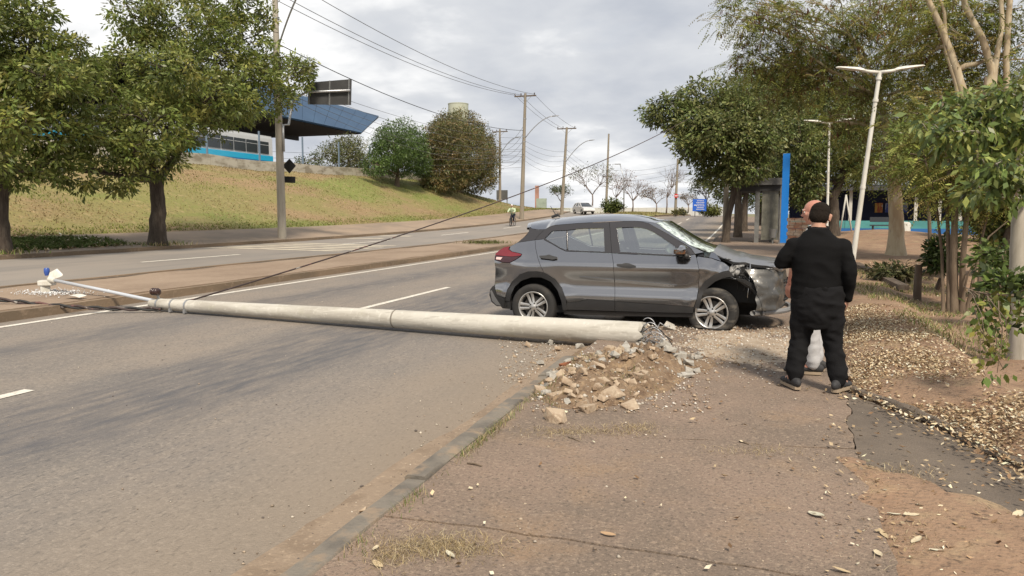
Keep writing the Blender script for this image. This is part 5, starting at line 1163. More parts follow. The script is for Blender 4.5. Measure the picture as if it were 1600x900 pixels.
for y in (-.42, .62):
    mb = MB(); mb.tube([(0, y+.33*math.cos(a), .34+.33*math.sin(a)) for a in np.linspace(0, 2*math.pi, 33)], .022, 8, cap=False); w_ = bpart('wheel', mb, M_tyre)
    for a in np.linspace(0, math.pi, 9)[:-1]: mb = MB(); mb.tube([(0, y+.32*math.cos(a), .34+.32*math.sin(a)), (0, y-.32*math.cos(a), .34-.32*math.sin(a))], .003, 4); mb.obj('spoke', M_galv, w_, world=False)
mb = MB()
for a, b in (((0, -.42, .34), (0, -.02, .30)), ((0, -.02, .30), (0, -.14, .84)), ((0, -.12, .76), (0, .44, .86)), ((0, -.02, .30), (0, .46, .76)), ((0, -.42, .34), (0, -.12, .76)), ((0, .43, .95), (0, .62, .34))): mb.tube([a, b], .018, 8)
bpart('frame', mb, mat('bicycle_black', (.02, .02, .022), .4))
mb = MB(); mb.tube([(-.30, .56, 1.04), (-.24, .60, 1.06), (-.05, .46, 1.0), (.05, .46, 1.0), (.24, .60, 1.06), (.30, .56, 1.04)], .014, 8); mb.tube([(0, .43, .92), (0, .45, 1.0)], .018, 8); bpart('handlebar', mb, M_black if 'M_black' in globals() else M_wire)
mb = MB(); ell(mb, (0, -.18, .88), (.07, .14, .03)); bpart('saddle', mb, M_wire)
mb = MB(); mb.tube([(-.13, -.02, .14), (-.09, -.02, .16), (-.09, -.02, .3), (.09, -.02, .3), (.09, -.02, .44), (.13, -.02, .44)], .014, 6); bpart('pedals', mb, M_galv)
# ================================================================== trees and plants
def leaf_mat(name, tr=0.25, rough=.5, spec=.4): return mat(name, (.06, .09, .03), rough, attr='Col', transl=tr, spec=spec)
M_leaf = leaf_mat('leaf', .34, .42); M_leafsoft = leaf_mat('feathery_leaf', .40, .6, .25); M_leafdry = leaf_mat('dry_leaf', .1, .85, .15)
M_bark = mat('dark_bark', (0.060, 0.045, 0.034), .95, bump=1.0, bscale=(26, 26, 5), bdist=.03, layers=[((0.11, 0.088, 0.066), (9, 9, 2), .45, .65, .8), ((.03, .024, .018), (20, 20, 4), .55, .66, .7)])
M_bark2 = mat('brown_bark', (0.13, 0.095, 0.065), .95, bump=.9, bscale=(22, 22, 4), bdist=.02, layers=[((0.20, 0.155, 0.11), (7, 7, 1.5), .45, .65, .8), ((.06, .045, .03), (20, 20, 3), .55, .66, .7)])
M_barkp = mat('pale_bark', (0.42, 0.35, 0.24), .9, bump=.4, bscale=(9, 9, 2), bdist=.02, layers=[((0.28, 0.20, 0.12), (3, 3, .8), .45, .62, .8), ((.50, .45, .36), (6, 6, 1.5), .55, .68, .7), ((.14, .10, .07), (8, 8, 1.2), .64, .70, .8)])
M_barkt = mat('thin_grey_bark', (.20, .165, .15), .95, layers=[((.13, .10, .09), (6, 6, 2), .45, .62, .7)])
M_barkg = mat('grey_pale_bark', (0.36, 0.33, 0.28), .9, bump=.4, bscale=(9, 9, 2), bdist=.02, layers=[((0.22, 0.20, 0.16), (4, 4, 1), .45, .62, .8), ((.48, .45, .40), (6, 6, 1.5), .55, .68, .7)])
def unit(v): return v/np.maximum(np.linalg.norm(v, axis=1, keepdims=True), 1e-9)
def leaves(centers, outdir, per, spread, size, ratio, cols, rng, droop=.35, up=.5, cvar=.25, flat=.75, kvar=.30):
    """leaf quads in clumps. centers (C,3); outdir (C,3); cols list of base colours"""
    C = len(centers); N = C*per
    ci = np.repeat(np.arange(C), per)
    off = rng.normal(size=(N, 3))*np.array([1, 1, flat])*spread
    P = centers[ci]+off
    od = unit(off); d = unit(od*.9+outdir[ci]*.45+rng.normal(size=(N, 3))*.35+np.array([0, 0, -droop]))          # leaves radiate from each shoot
    P = centers[ci]+off*.62
    nrm = unit(rng.normal(size=(N, 3))*.55+np.array([0, 0, up])+outdir[ci]*.5)
    s = unit(np.cross(d, nrm)); nrm = np.cross(s, d)
    L = size*rng.uniform(.45, 1.5, size=(N, 1)); w = L*ratio*.5
    V = np.empty((N, 4, 3)); V[:, 0] = P; V[:, 1] = P+d*L*.45+s*w-nrm*L*.05; V[:, 2] = P+d*L-nrm*L*.12; V[:, 3] = P+d*L*.45-s*w-nrm*L*.05
    F = np.arange(N*4).reshape(N, 4)
    cols = np.array(cols); cc = rng.integers(0, len(cols), size=C)
    base = cols[cc][ci]; mixc = cols[rng.integers(0, len(cols), size=N)]
    col = (base*.6+mixc*.4)*(1+cvar*rng.normal(size=(N, 1))*.8)*(1+kvar*rng.normal(size=(C, 1))[ci])
    return V.reshape(-1, 3), F, np.clip(col, .008, .6)
def sprays(centers, outdir, per, L, leaflet, ratio, cols, rng, pairs=9, spread=.2):
    """pinnate leaves: a drooping rachis with paired narrow leaflets"""
    C = len(centers); N = C*per; ci = np.repeat(np.arange(C), per)
    base = centers[ci]+rng.normal(size=(N, 3))*spread
    d = unit(outdir[ci]*.7+rng.normal(size=(N, 3))*.7+np.array([0, 0, .05])); up = unit(np.array([0, 0, 1.])+rng.normal(size=(N, 3))*.3); s = unit(np.cross(d, up))
    Ls = L*rng.uniform(.7, 1.25, size=(N, 1)); c0 = np.array(cols)[rng.integers(0, len(cols), C)][ci]*(1+.3*rng.normal(size=(C, 1))[ci])*(1+.12*rng.normal(size=(N, 1)))
    VV = []; CC = []
    for k in range(pairs):
        t = (k+1)/pairs; q = base+d*Ls*t+np.array([0, 0, -1.])*Ls*.42*t*t; dd = unit(d+np.array([0, 0, -.84*t]))
        for sg in (-1, 1):
            a = unit(s*sg+dd*.45+np.array([0, 0, -.35])+rng.normal(size=(N, 3))*.12); l = leaflet*(1-.35*t)*rng.uniform(.8, 1.2, (N, 1)); w = np.cross(a, up); w = unit(w)*l*ratio*.5
            V = np.stack([q, q+a*l*.5+w, q+a*l, q+a*l*.5-w], 1); VV.append(V); CC.append(c0*(1+.1*rng.normal(size=(N, 1))))
    V = np.concatenate(VV); c = np.clip(np.concatenate(CC), .01, .6)
    return V.reshape(-1, 3), np.arange(len(V)*4).reshape(-1, 4), c
def blob_clumps(blobs, n, rng, shell=.55):
    """clump centres through ellipsoids, denser near the skin"""
    vol = np.array([(b[1][0]*b[1][1]*b[1][2])**(2/3.) for b in blobs]); k = np.maximum(3, (n*vol/vol.sum()).astype(int))
    Cs = []; Ds = []; Ix = []
    for i, (b, m) in enumerate(zip(blobs, k)):
        d = unit(rng.normal(size=(m, 3))); r = rng.uniform(shell**3, 1, size=(m, 1))**(1/3.)
        r *= 1+.16*np.sin(d[:, :1]*5+i)*np.cos(d[:, 1:2]*6-i)+.07*rng.normal(size=(m, 1))
        Cs.append(np.array(b[0])+d*r*np.array(b[1])); Ds.append(d); Ix += [i]*m
    return np.concatenate(Cs), np.concatenate(Ds), np.array(Ix)
def limb(mb, a, b, r0, r1, rng, n=7, wob=.12, seg=6, sag=0.0):
    a, b = np.array(a, float), np.array(b, float); L = np.linalg.norm(b-a); P = []
    w1 = rng.normal(size=3)*wob*L*.5
    for i in range(seg+1):
        t = i/seg; P.append(a+(b-a)*t+w1*math.sin(math.pi*t)+rng.normal(size=3)*wob*L*.08*(0 < i < seg)+np.array([0, 0, -sag*t*(1-t)*4]))
    mb.tube([Vector(p) for p in P], [lerp(r0, r1, (i/seg)**.8) for i in range(seg+1)], n, cap=True); return P
def tree(name, label, cat, trunks, blobs, nclump, per, spread, size, ratio, cols, bark, seed, lm=None, group=None, limb_r=.10, twigs=5, droop=.35, fork=None, shell=.55, up=.5, crown='crown', twigr=.018, extra=None, cvar=.22, kvar=.28):
    """trunks: list of (points, radii); blobs: list of (centre, radii)"""
    rng = np.random.default_rng(seed); base = trunks[0][0][0]
    t = thing(name, label, cat, tuple(base), 0, group)
    tops = []
    for pts, rad in trunks:
        mb = MB(); pp = []; rr_ = []
        pts = [np.array(p, float) for p in pts]
        for i in range(len(pts)-1):
            for q in range(5):
                s = q/5; pp.append(Vector(pts[i]+(pts[i+1]-pts[i])*s+rng.normal(size=3)*rad[i]*.035*(i+q > 0))); rr_.append(lerp(rad[i], rad[i+1], s)*(1+.03*rng.normal()))
        pp.append(Vector(pts[-1])); rr_.append(rad[-1])
        rr_[0] *= 1.35; rr_[1] *= 1.12; pp[0].z -= .25
        mb.tube(pp, rr_, 12); mb.obj('trunk', bark, t, smooth=True, angle=70); tops.append((pp, rr_))
    mb = MB(); twig_ends = []
    for c, r in blobs:
        best = None
        for pp, rr_ in tops:
            for i in range(len(pp)//2 if fork is None else int(len(pp)*fork), len(pp)):
                d = (Vector(c)-pp[i]).length + abs(min(0, c[2]-pp[i].z))*2
                if best is None or d < best[0]: best = (d, pp[i], rr_[i])
        _, a, ra = best; r0 = min(ra*.75, limb_r)
        P = limb(mb, a, c, r0, r0*.35, rng, 8, .14)
        for q in range(twigs):
            d = rng.normal(size=3); d /= np.linalg.norm(d); d[2] = abs(d[2])*.7-.1
            e_ = np.array(c)+d*np.array(r)*.9; s = P[rng.integers(3, len(P))]; limb(mb, s, e_, r0*.35, twigr*.5, rng, 5, .16, 4)
    if blobs: mb.obj('branches', bark, t, smooth=True)
    if nclump and blobs:
        Cc, D, _ = blob_clumps(blobs, nclump, rng, shell)
        if extra: V, F, col = sprays(Cc, D, per, size, extra, ratio, cols, rng, spread=spread)
        else: V, F, col = leaves(Cc, D, per, spread, size, ratio, cols, rng, droop=droop, up=up, cvar=cvar, kvar=kvar)
        np_obj(crown, V, F, lm or M_leaf, t, col)
    return t
G_oiti = [(.14, .19, .04), (.19, .23, .055), (.10, .135, .032), (.25, .265, .08), (.21, .19, .045), (.12, .15, .04)]
G_dark = [(.12, .17, .048), (.17, .215, .065), (.09, .125, .04), (.215, .23, .085), (.19, .175, .065)]
G_leuc = [(0.21, 0.245, 0.055), (0.27, 0.29, 0.075), (0.15, 0.185, 0.05), (0.32, 0.30, 0.09), (0.27, 0.22, 0.08)]
G_mangog = [(.085, .14, .035), (.12, .18, .045), (.06, .10, .028)]
G_mangob = [(.21, .14, .06), (.17, .135, .05), (.105, .125, .04), (.075, .10, .03), (.24, .165, .075), (.13, .125, .045), (.09, .115, .035)]
def bx(u, v, Y, ru, rv, rd=None):
    """ellipsoid from its picture place, at a distance along the road"""
    p = PY(u, v, Y); dep = (p-CAMP).dot(_cf); k = dep/FPX
    return ((p.x, p.y, p.z), (ru*k, (rd if rd else .85*ru*k), rv*k))
def bxX(u, v, X, ru, rv, rd=None):
    p = PX(u, v, X); dep = (p-CAMP).dot(_cf); k = dep/FPX
    return ((p.x, p.y, p.z), (ru*k, (rd if rd else .85*ru*k), rv*k))
# ---- two broad street trees on the far pavement
b1 = (-20.6, 22.0, .50)
t1 = [b1, tuple(PX(247, 320, -20.6)), tuple(PX(243, 270, -20.6))]
t1b = [tuple(PX(244, 285, -20.6)), tuple(PX(275, 245, -20.3)), tuple(PX(300, 190, -20.2)), tuple(PX(306, 90, -20.2))]
blobs = [bxX(*q) for q in [(250, 190, -20.4, 75, 60), (330, 160, -20.0, 75, 48), (400, 148, -19.8, 60, 42), (455, 118, -19.6, 42, 32), (330, 110, -20.2, 90, 55), (230, 110, -20.8, 75, 55), (280, 40, -20.4, 85, 45), (370, 60, -19.9, 55, 50), (215, 25, -20.8, 50, 40), (340, 0, -20.3, 70, 40), (420, 50, -19.7, 18, 50), (185, 170, -21, 50, 60), (235, 250, -20.3, 48, 26), (185, 275, -19.8, 45, 26), (230, 195, -19, 70, 50), (150, 210, -20, 45, 45), (120, 265, -19.8, 40, 30), (475, 105, -19.5, 22, 20), (330, 150, -18.6, 60, 40), (270, 110, -18.6, 60, 40), (395, 120, -18.8, 45, 35), (210, 230, -18.9, 45, 28)]]
tree('street_tree', 'broad leafy street tree with dark forked trunk beside the tall concrete pole', 'tree', [(t1, (.31, .25, .24)), (t1b, (.17, .14, .11, .04))], blobs, 2100, 26, .165, .165, .38, G_oiti, M_bark, 21, limb_r=.13, twigr=.03, shell=.72, twigs=7)
b0 = (-20.6, 16.0, .58)
t0 = [b0, tuple(PX(0, 330, -20.6)), tuple(PX(3, 270, -20.6)), tuple(PX(20, 215, -20.6))]
blobs = [bxX(*q) for q in [(30, 140, -20, 80, 50), (90, 95, -20, 70, 45), (20, 60, -20.4, 70, 45), (-60, 130, -20.6, 80, 70), (60, 205, -19.6, 70, 35), (20, 265, -19.6, 50, 28), (110, 150, -19.3, 45, 40), (-60, 30, -20.6, 80, 60), (40, 15, -20.4, 45, 25), (80, 255, -19.4, 35, 25), (70, 120, -18.4, 60, 35), (0, 190, -18.5, 50, 35), (130, 215, -19.5, 35, 25), (-10, 245, -18.8, 35, 25)]]
tree('street_tree', 'low spreading street tree growing from the leafy verge strip', 'tree', [(t0, (.26, .22, .20, .12))], blobs, 1250, 26, .16, .16, .38, G_oiti, M_bark, 22, limb_r=.12, twigr=.03, shell=.72, twigs=7)
# ---- trees along the grass bank
def gb(X, Y): return hillbank_z(X, Y)
p = (-31.2, 63.0, hillbank_z(-31.2, 63))
tree('mango_tree', 'small green round tree with slim trunk on the grass bank', 'tree', [([p, tuple(PX(622, 262, -31.2))], (.22, .15))], [bxX(*q) for q in [(625, 250, -31.2, 40, 26), (605, 238, -31.2, 28, 28), (648, 245, -31, 26, 28), (625, 212, -31.3, 34, 24), (615, 225, -30, 34, 30), (640, 225, -30, 28, 28), (585, 258, -31, 20, 16), (660, 262, -31, 16, 16)]], 2000, 15, .20, .19, .36, G_mangog, M_bark2, 31, twigr=.03, cvar=.12, kvar=.24, shell=.75)
p = (-30.8, 77.5, hillbank_z(-30.8, 77.5)-.3)
tree('mango_tree', 'large rounded tree with brownish new leaves crowning the grass bank', 'tree', [([p, tuple(PX(715, 262, -30.8))], (.40, .25))], [bxX(*q) for q in [(715, 245, -31, 58, 50), (715, 205, -31.3, 44, 32), (690, 225, -30, 34, 34), (745, 240, -30, 34, 40), (700, 270, -29.5, 45, 28), (740, 275, -29.5, 36, 26), (765, 255, -30.5, 16, 40), (676, 250, -30.5, 24, 44), (712, 232, -28.6, 48, 44), (700, 188, -31, 22, 12), (680, 285, -30, 24, 14)]], 5200, 15, .24, .21, .36, G_mangob, M_bark2, 32, twigr=.03, cvar=.10, kvar=.20, shell=.8)
tree('scrub_tree', 'sparse grey-green bushy tree behind the white boundary wall', 'tree', [([(-36, 62, 4.6), tuple(PX(545, 250, -36))], (.12, .08))], [bxX(*q) for q in [(540, 245, -36, 34, 28), (520, 240, -36, 24, 18), (565, 250, -36, 26, 26), (545, 225, -36, 26, 14), (575, 262, -36, 18, 18)]], 900, 12, .30, .19, .36, [(.13, .15, .06), (.10, .12, .04), (.17, .16, .08)], M_bark2, 33, shell=.2)
tree('scrub_tree', 'low pale shrub poking above the white boundary wall', 'tree', [([(-36, 50.5, 4.8), tuple(PX(478, 258, -36))], (.07, .05))], [bxX(*q) for q in [(476, 256, -36, 16, 9), (495, 248, -36, 9, 12)]], 120, 9, .25, .2, .36, [(.10, .12, .05), (.07, .09, .03)], M_bark2, 34, shell=.2)
# ---- leafless and thin trees on the far median
def bare_tree(label, u, v, Y, hpx, wpx, seed, dens, cols, group='thin trees on the far median', bark=M_barkt, r=.13):
    rng = np.random.default_rng(seed); b = PY(u, v, Y); k = Y/math.cos(YAW)/FPX; hgt = hpx*k; wid = wpx*k
    t = thing('thin_tree', label, 'tree', tuple(b), 0, None); mb = MB(); mb.tube([b-Vector((0, 0, .3)), b+Vector((.1, 0, hgt*.15)), b+Vector((.05, 0, hgt*.32))], [r, r*.8, r*.7], 8); mb.obj('trunk', bark, t, smooth=True)
    mb = MB(); ends = []
    def grow(p, d, L, rad, lev):
        q = p+d*L; q = limb(mb, p, q, rad, rad*.6, rng, 4, .10, 3)[-1]
        if lev == 0: ends.append((q, d)); return
        for i in range(3):
            nd = d+rng.normal(size=3)*.62*np.array([wid/hgt*1.2, 1, .6]); nd[2] += .12; nd /= np.linalg.norm(nd); grow(q, nd, L*rng.uniform(.6, .9), rad*.58, lev-1)
    for i in range(6):
        a = rng.uniform(0, 6.28); d = np.array([math.cos(a)*.7*wid/hgt*1.3, math.sin(a)*.6, 1.0]); d /= np.linalg.norm(d); grow(np.array(b)+np.array([.05, 0, hgt*.3]), d, hgt*.26, r*.5, 3)
    mb.obj('branches', bark, t, smooth=True)
    if dens:
        C_ = np.array([e_[0] for e_ in ends]); D = unit(np.array([e_[1] for e_ in ends])+1e-3); V, F, c = leaves(C_, D, dens, .28, .24, .4, cols, rng); np_obj('crown', V, F, M_leaf, t, c)
    return t
bare_tree('airy green tree with a wide thin crown beside the white car', 925, 325, 108, 66, 60, 41, 5, [(.11, .13, .06), (.09, .11, .04), (.15, .14, .08)])
bare_tree('pinkish bare tree behind the median pole', 962, 326, 122, 56, 50, 42, 2, [(.22, .14, .13), (.18, .13, .1)])
bare_tree('wide leafless tree with dark spreading branches on the median', 988, 330, 108, 50, 58, 43, 1, [(.22, .14, .13), (.18, .13, .1)])
bare_tree('tall leafless spindly tree beside the stop sign pole', 1041, 331, 116, 66, 36, 44, 0, None)
bare_tree('low sparse tree with reddish twigs on the median', 1025, 331, 125, 38, 40, 45, 4, [(.14, .13, .07), (.2, .13, .1)])
bare_tree('slim green sapling beside the second crossarm pole', 876, 325, 112, 34, 26, 46, 8, [(.06, .09, .03), (.09, .11, .04)])
bare_tree('flat-topped tree behind the blue direction sign', 1103, 333, 100, 52, 48, 47, 9, [(.06, .075, .035), (.08, .09, .05)], bark=M_bark)
bare_tree('pale slender tree far beyond the stop sign', 1075, 330, 140, 26, 26, 48, 3, [(.14, .13, .07), (.2, .13, .1)])
def shrub(name, label, u, v, Y, ru, rv, cols, seed, n=160, size=.2, group=None, ratio=.4, per=10, sp=.2):
    rng = np.random.default_rng(seed); b = PY(u, v, Y); dep = (b-CAMP).dot(_cf); k = dep/FPX; t = thing(name, label, 'shrub', tuple(b), 0, group)
    mb = MB(); c0 = np.array(b)
    for i in range(7): d = rng.normal(size=3); d[2] = abs(d[2])+.8; d /= np.linalg.norm(d); limb(mb, c0, c0+d*rv*k*1.4, .03*min(1, k*25), .008, rng, 5, .15, 4)
    mb.obj('stems', M_bark2, t, smooth=True)
    bl = [((b.x, b.y, b.z+rv*k*.9), (ru*k, ru*k*.8, rv*k)), ((b.x-ru*k*.4, b.y, b.z+rv*k*.7), (ru*k*.6, ru*k*.6, rv*k*.7)), ((b.x+ru*k*.45, b.y, b.z+rv*k*.65), (ru*k*.55, ru*k*.6, rv*k*.65))]
    C_, D, _ = blob_clumps(bl, n, rng, .3); C_[:, 2] = np.maximum(C_[:, 2], b.z+.03); V, F, c = leaves(C_, D, per, sp, size, ratio, cols, rng); np_obj('leaves', V, F, M_leaf, t, c); return t
shrub('round_bush', 'rounded green bush in front of the leafless median trees', 957, 331, 100, 15, 11, [(.07, .10, .02), (.10, .12, .03)], 51, 260, .3, sp=.25)
shrub('low_bush', 'yellow-green bush under the blue direction sign', 1110, 335, 98, 16, 8, [(.12, .14, .03), (.15, .15, .05)], 52, 160, .3)
shrub('low_bush', 'weedy tuft at the foot of the stop sign pole', 1062, 334, 103, 10, 4, [(.12, .13, .04), (.17, .15, .06)], 53, 80, .25)
# ---- roadside trees on the right: dark row by the bus shelter
def rt(label, base_px, Y, crown_px, seed, cols, bark=M_bark, r=.2, nclump=1500, per=20, size=.19, ratio=.40, lm=None, X=None, name='roadside_tree', droop=.35, spread=.28, fork_px=None, shell=.5):
    b = PY(base_px[0], base_px[1], Y); b.z = min(b.z, .35+rise(Y)*.7)
    trunk = [tuple(b)]+[tuple(PY(u, v, Y+dy)) for u, v, dy in fork_px]
    return tree(name, label, 'tree', [(trunk, tuple(lerp(r, r*.55, i/(len(trunk)-1)) for i in range(len(trunk))))], [bx(*q) for q in crown_px], nclump, per, spread, size, ratio, cols, bark, seed, lm=lm, limb_r=r*.6, droop=droop, twigr=.03, shell=shell)
rt('dark green tree overhanging the road in front of the green road sign', (1134, 378), 40, [(1135, 190, 40, 60, 42), (1085, 190, 39, 45, 30), (1040, 175, 39, 34, 26), (1020, 180, 38.5, 18, 14), (1100, 150, 40, 45, 26), (1160, 165, 40, 45, 35), (1150, 220, 39, 60, 34), (1090, 230, 39, 40, 22), (1075, 225, 38, 26, 16), (1125, 250, 40, 45, 22), (1180, 215, 39, 40, 36), (1110, 205, 38, 45, 30), (1120, 275, 40, 30, 16), (1160, 265, 39, 40, 20)], 61, G_dark+[(.09, .09, .03)], r=.20, nclump=1800, spread=.2, shell=.68, fork_px=[(1137, 340, 0), (1146, 305, 0), (1150, 265, 0), (1140, 215, 0)])
rt('dark tree with straight trunk behind the bus shelter', (1153, 370), 47, [(1190, 190, 47, 50, 50), (1215, 150, 47, 50, 40), (1170, 140, 47, 45, 34), (1230, 200, 46, 45, 45), (1200, 240, 46, 45, 30), (1250, 160, 47, 40, 45), (1215, 120, 47, 36, 26)], 62, G_dark, r=.24, nclump=1200, spread=.22, fork_px=[(1153, 320, 0), (1155, 290, 0), (1175, 230, 0)])
rt('shaded roadside tree standing beyond the shelter', (1162, 362), 57, [(1150, 270, 57, 40, 26), (1180, 250, 57, 45, 40), (1130, 300, 57, 20, 14), (1205, 280, 57, 30, 30)], 63, G_dark, r=.24, nclump=700, fork_px=[(1163, 320, 0), (1170, 280, 0)])
rt('distant shaded tree closing the pavement view', (1185, 355), 70, [(1200, 290, 70, 45, 40), (1170, 300, 70, 26, 26), (1240, 280, 70, 45, 50), (1280, 290, 68, 40, 45)], 64, G_dark, r=.25, nclump=900, fork_px=[(1187, 325, 0), (1200, 300, 0)])
rt('dark forked tree beside the swings', (1303, 372), 44, [(1290, 220, 44, 60, 60), (1250, 260, 43, 40, 45), (1330, 230, 44, 50, 60), (1270, 180, 45, 55, 45), (1320, 170, 45, 55, 45), (1260, 300, 43, 28, 30), (1350, 260, 44, 30, 34), (1240, 220, 42, 40, 45)], 65, G_dark+[(.07, .085, .025)], r=.30, nclump=1500, spread=.22, fork_px=[(1303, 330, 0), (1302, 310, 0), (1318, 270, 0), (1330, 225, 0)], droop=.6)
# tall feathery trees
def feather(label, trunks, crown_px, nclump, seed, cols=G_leuc, bark=M_bark2, per=3, size=.55, ratio=.26, spread=.22, limb_r=.12, Y0=None, shell=.45, pods=0, leaflet=.15):
    t = tree('feathery_tree', label, 'tree', trunks, [bx(*q) for q in crown_px], nclump, per, spread, size, ratio, cols, bark, seed, lm=M_leafsoft, limb_r=limb_r, droop=.75, twigr=.03, shell=shell, extra=leaflet, twigs=6)
    if pods:
        rng = np.random.default_rng(seed+500); C_, D, _ = blob_clumps([bx(*q) for q in crown_px], pods, rng, .6)
        V, F, c = leaves(C_, D*0+np.array([0, 0, -1.0]), 7, .10, .20, .16, [(.13, .055, .03), (.17, .085, .045), (.09, .045, .03)], rng, droop=2.0); np_obj('seed_pods', V, F, M_leafdry, t, c)
    return t
e0 = Vector((5.15, 30.0, bank_z(5.15, 30)))
feather('tall feathery tree with thick pale trunk on the orange dirt', [([tuple(e0), tuple(PY(1401, 350, 30)), tuple(PY(1398, 300, 30)), tuple(PY(1390, 230, 30)), tuple(PY(1375, 150, 30))], (.32, .25, .23, .17, .08))],
        [(1280, 60, 30, 70, 45), (1210, 40, 29.5, 60, 34), (1160, 30, 29, 45, 22), (1180, 5, 29, 60, 22), (1195, 88, 30, 52, 32), (1165, 112, 31, 34, 24), (1230, 140, 31, 45, 30), (1330, 110, 30, 80, 50), (1260, 110, 30.5, 60, 40), (1220, 100, 30, 50, 28), (1380, 60, 30, 80, 50), (1390, 160, 30, 60, 50), (1320, 190, 30, 50, 40), (1430, 130, 30, 60, 50), (1300, 20, 29, 80, 40), (1400, 250, 30, 40, 34), (1360, 260, 29, 34, 30), (1420, 10, 29, 70, 40), (1440, 220, 30, 36, 40)], 1500, 71, bark=M_barkp, pods=420)
f0 = Vector((8.2, 26, bank_z(8.2, 26)))
# clump of pale upright limbs at the right, several stems from one foot
c0 = PZ(1490, 480, .12); c0.z = bank_z(c0.x, c0.y)
Yc = c0.y
def stem(u0, v0, pts, r): return ([tuple(Vector((PY(u0, v0, Yc).x, Yc, c0.z-.02)))]+[tuple(PY(u, v, Yc+dy)) for u, v, dy in pts], tuple(lerp(r, r*.45, i/len(pts)) for i in range(len(pts)+1)))
feather('many-stemmed tree clump with brown trunks rising from the leaf litter', [stem(1493, 478, [(1490, 400, 0), (1492, 330, 0), (1480, 240, .3), (1470, 150, .6)], .065), stem(1484, 476, [(1482, 400, .1), (1480, 320, .2), (1478, 200, .3)], .042), stem(1503, 480, [(1505, 400, -.1), (1512, 320, 0), (1530, 220, 0), (1540, 120, 0)], .05), stem(1510, 478, [(1522, 430, 0), (1537, 360, .1), (1560, 280, .2)], .03), stem(1475, 474, [(1472, 400, .2), (1462, 310, .3), (1440, 230, .5)], .03), stem(1498, 482, [(1512, 430, -.2), (1545, 370, -.2), (1575, 345, -.1)], .02)],
        [(1490, 290, Yc, 55, 34), (1450, 250, Yc+.5, 50, 40), (1530, 260, Yc, 50, 45), (1560, 300, Yc, 40, 34), (1500, 200, Yc+.6, 60, 50), (1560, 190, Yc+.4, 50, 50), (1440, 180, Yc+1.5, 45, 40)], 620, 72, per=3, size=.34, ratio=.28, spread=.12, limb_r=.04, leaflet=.085)
# pale branching giant rising out of frame
g0 = Vector((9.6, 24.0, bank_z(9.6, 24.0))); Yg = 24.0
feather('tall pale-limbed tree branching high above the dirt slope', [([tuple(g0), tuple(PY(1530, 320, Yg)), tuple(PY(1518, 190, Yg)), tuple(PY(1495, 110, Yg)), tuple(PY(1470, 40, Yg)), tuple(PY(1440, -20, Yg))], (.20, .16, .13, .11, .085, .07)),
        ([tuple(PY(1518, 190, Yg)), tuple(PY(1552, 115, Yg)), tuple(PY(1535, 60, Yg)), tuple(PY(1508, 10, Yg)), tuple(PY(1500, -40, Yg))], (.12, .10, .09, .08, .07)),
        ([tuple(PY(1552, 118, Yg)), tuple(PY(1566, 40, Yg)), tuple(PY(1562, -30, Yg))], (.075, .065, .06)), ([tuple(PY(1575, 200, Yg)), tuple(PY(1572, 90, Yg)), tuple(PY(1578, 0, Yg)), tuple(PY(1580, -40, Yg))], (.09, .08, .07, .06)), ([tuple(PY(1500, 150, Yg)), tuple(PY(1478, 80, Yg)), tuple(PY(1476, 20, Yg)), tuple(PY(1462, -20, Yg))], (.06, .05, .045, .04))],
        [(1500, 60, 25, 80, 45), (1570, 90, 25, 70, 60), (1450, 90, 26, 60, 50), (1480, 0, 25, 90, 40), (1580, 20, 25, 60, 45), (1530, 150, 26, 70, 50), (1460, 170, 27, 60, 50), (1590, 180, 26, 50, 50), (1480, 240, 27, 60, 50), (1570, 260, 27, 60, 50), (1440, 50, 27, 60, 50)], 1150, 73, bark=M_barkp, limb_r=.10, pods=160)
# slender pale trunk near the pavement edge and leafy side growth
h0 = Vector((2.98, 9.7, bank_z(2.98, 9.7)))
rng = np.random.default_rng(81)
tb = tree('pale_sapling', 'slender pale trunk with broad green leaves beside the leafy slope', 'tree', [([tuple(h0), tuple(PY(1588, 430, 9.7)), tuple(PY(1592, 330, 9.75)), tuple(PY(1600, 230, 9.8)), tuple(PY(1612, 100, 9.9))], (.085, .078, .072, .06, .04))], [bx(*q) for q in [(1575, 210, 9.4, 60, 36), (1530, 190, 9.0, 50, 30), (1490, 210, 8.8, 40, 26), (1560, 260, 8.8, 55, 30), (1500, 165, 9.3, 45, 22), (1600, 290, 8.8, 50, 30), (1455, 200, 8.8, 22, 22), (1540, 300, 8.8, 40, 22), (1620, 180, 9, 50, 50), (1590, 150, 9, 40, 26)]], 300, 10, .12, .10, .44, [(.16, .22, .05), (.21, .27, .07), (.12, .17, .05), (.30, .31, .09), (.11, .16, .07)], M_barkg, 81, limb_r=.025, twigs=4, droop=.8, twigr=.008, shell=.2)
# low leafy branch reaching over the slope
lb = thing('leaning_branch', 'thin branch with sparse round leaves hanging over the dry leaf litter', 'branch', tuple(PY(1600, 463, 6.6)))
mb = MB(); rng = np.random.default_rng(82); P = [PY(u, v, 6.4+q*.1) for q, (u, v) in enumerate([(1640, 470), (1585, 462), (1545, 460), (1520, 455), (1505, 447)])]
mb.tube(P, [.012, .010, .008, .005, .003], 6); ends = []
for i in range(16):
    s = P[rng.integers(0, 4)].lerp(P[4], rng.uniform(0, .4)); q = PY(rng.uniform(1520, 1610), rng.uniform(450, 590), 6.5+rng.normal()*.25); limb(mb, s, q, .006, .002, rng, 5, .2, 5); ends += [np.array(s.lerp(q, t)) for t in (.4, .6, .8, 1.0)]
mb.obj('twigs', M_bark2, lb, smooth=True)
E_ = np.array(ends); V, F, c = leaves(E_, unit(rng.normal(size=E_.shape)), 6, .045, .062, .62, [(.10, .15, .03), (.13, .18, .04), (.08, .12, .03), (.22, .2, .04)], rng, droop=.5); np_obj('leaves', V, F, M_leaf, lb, c)
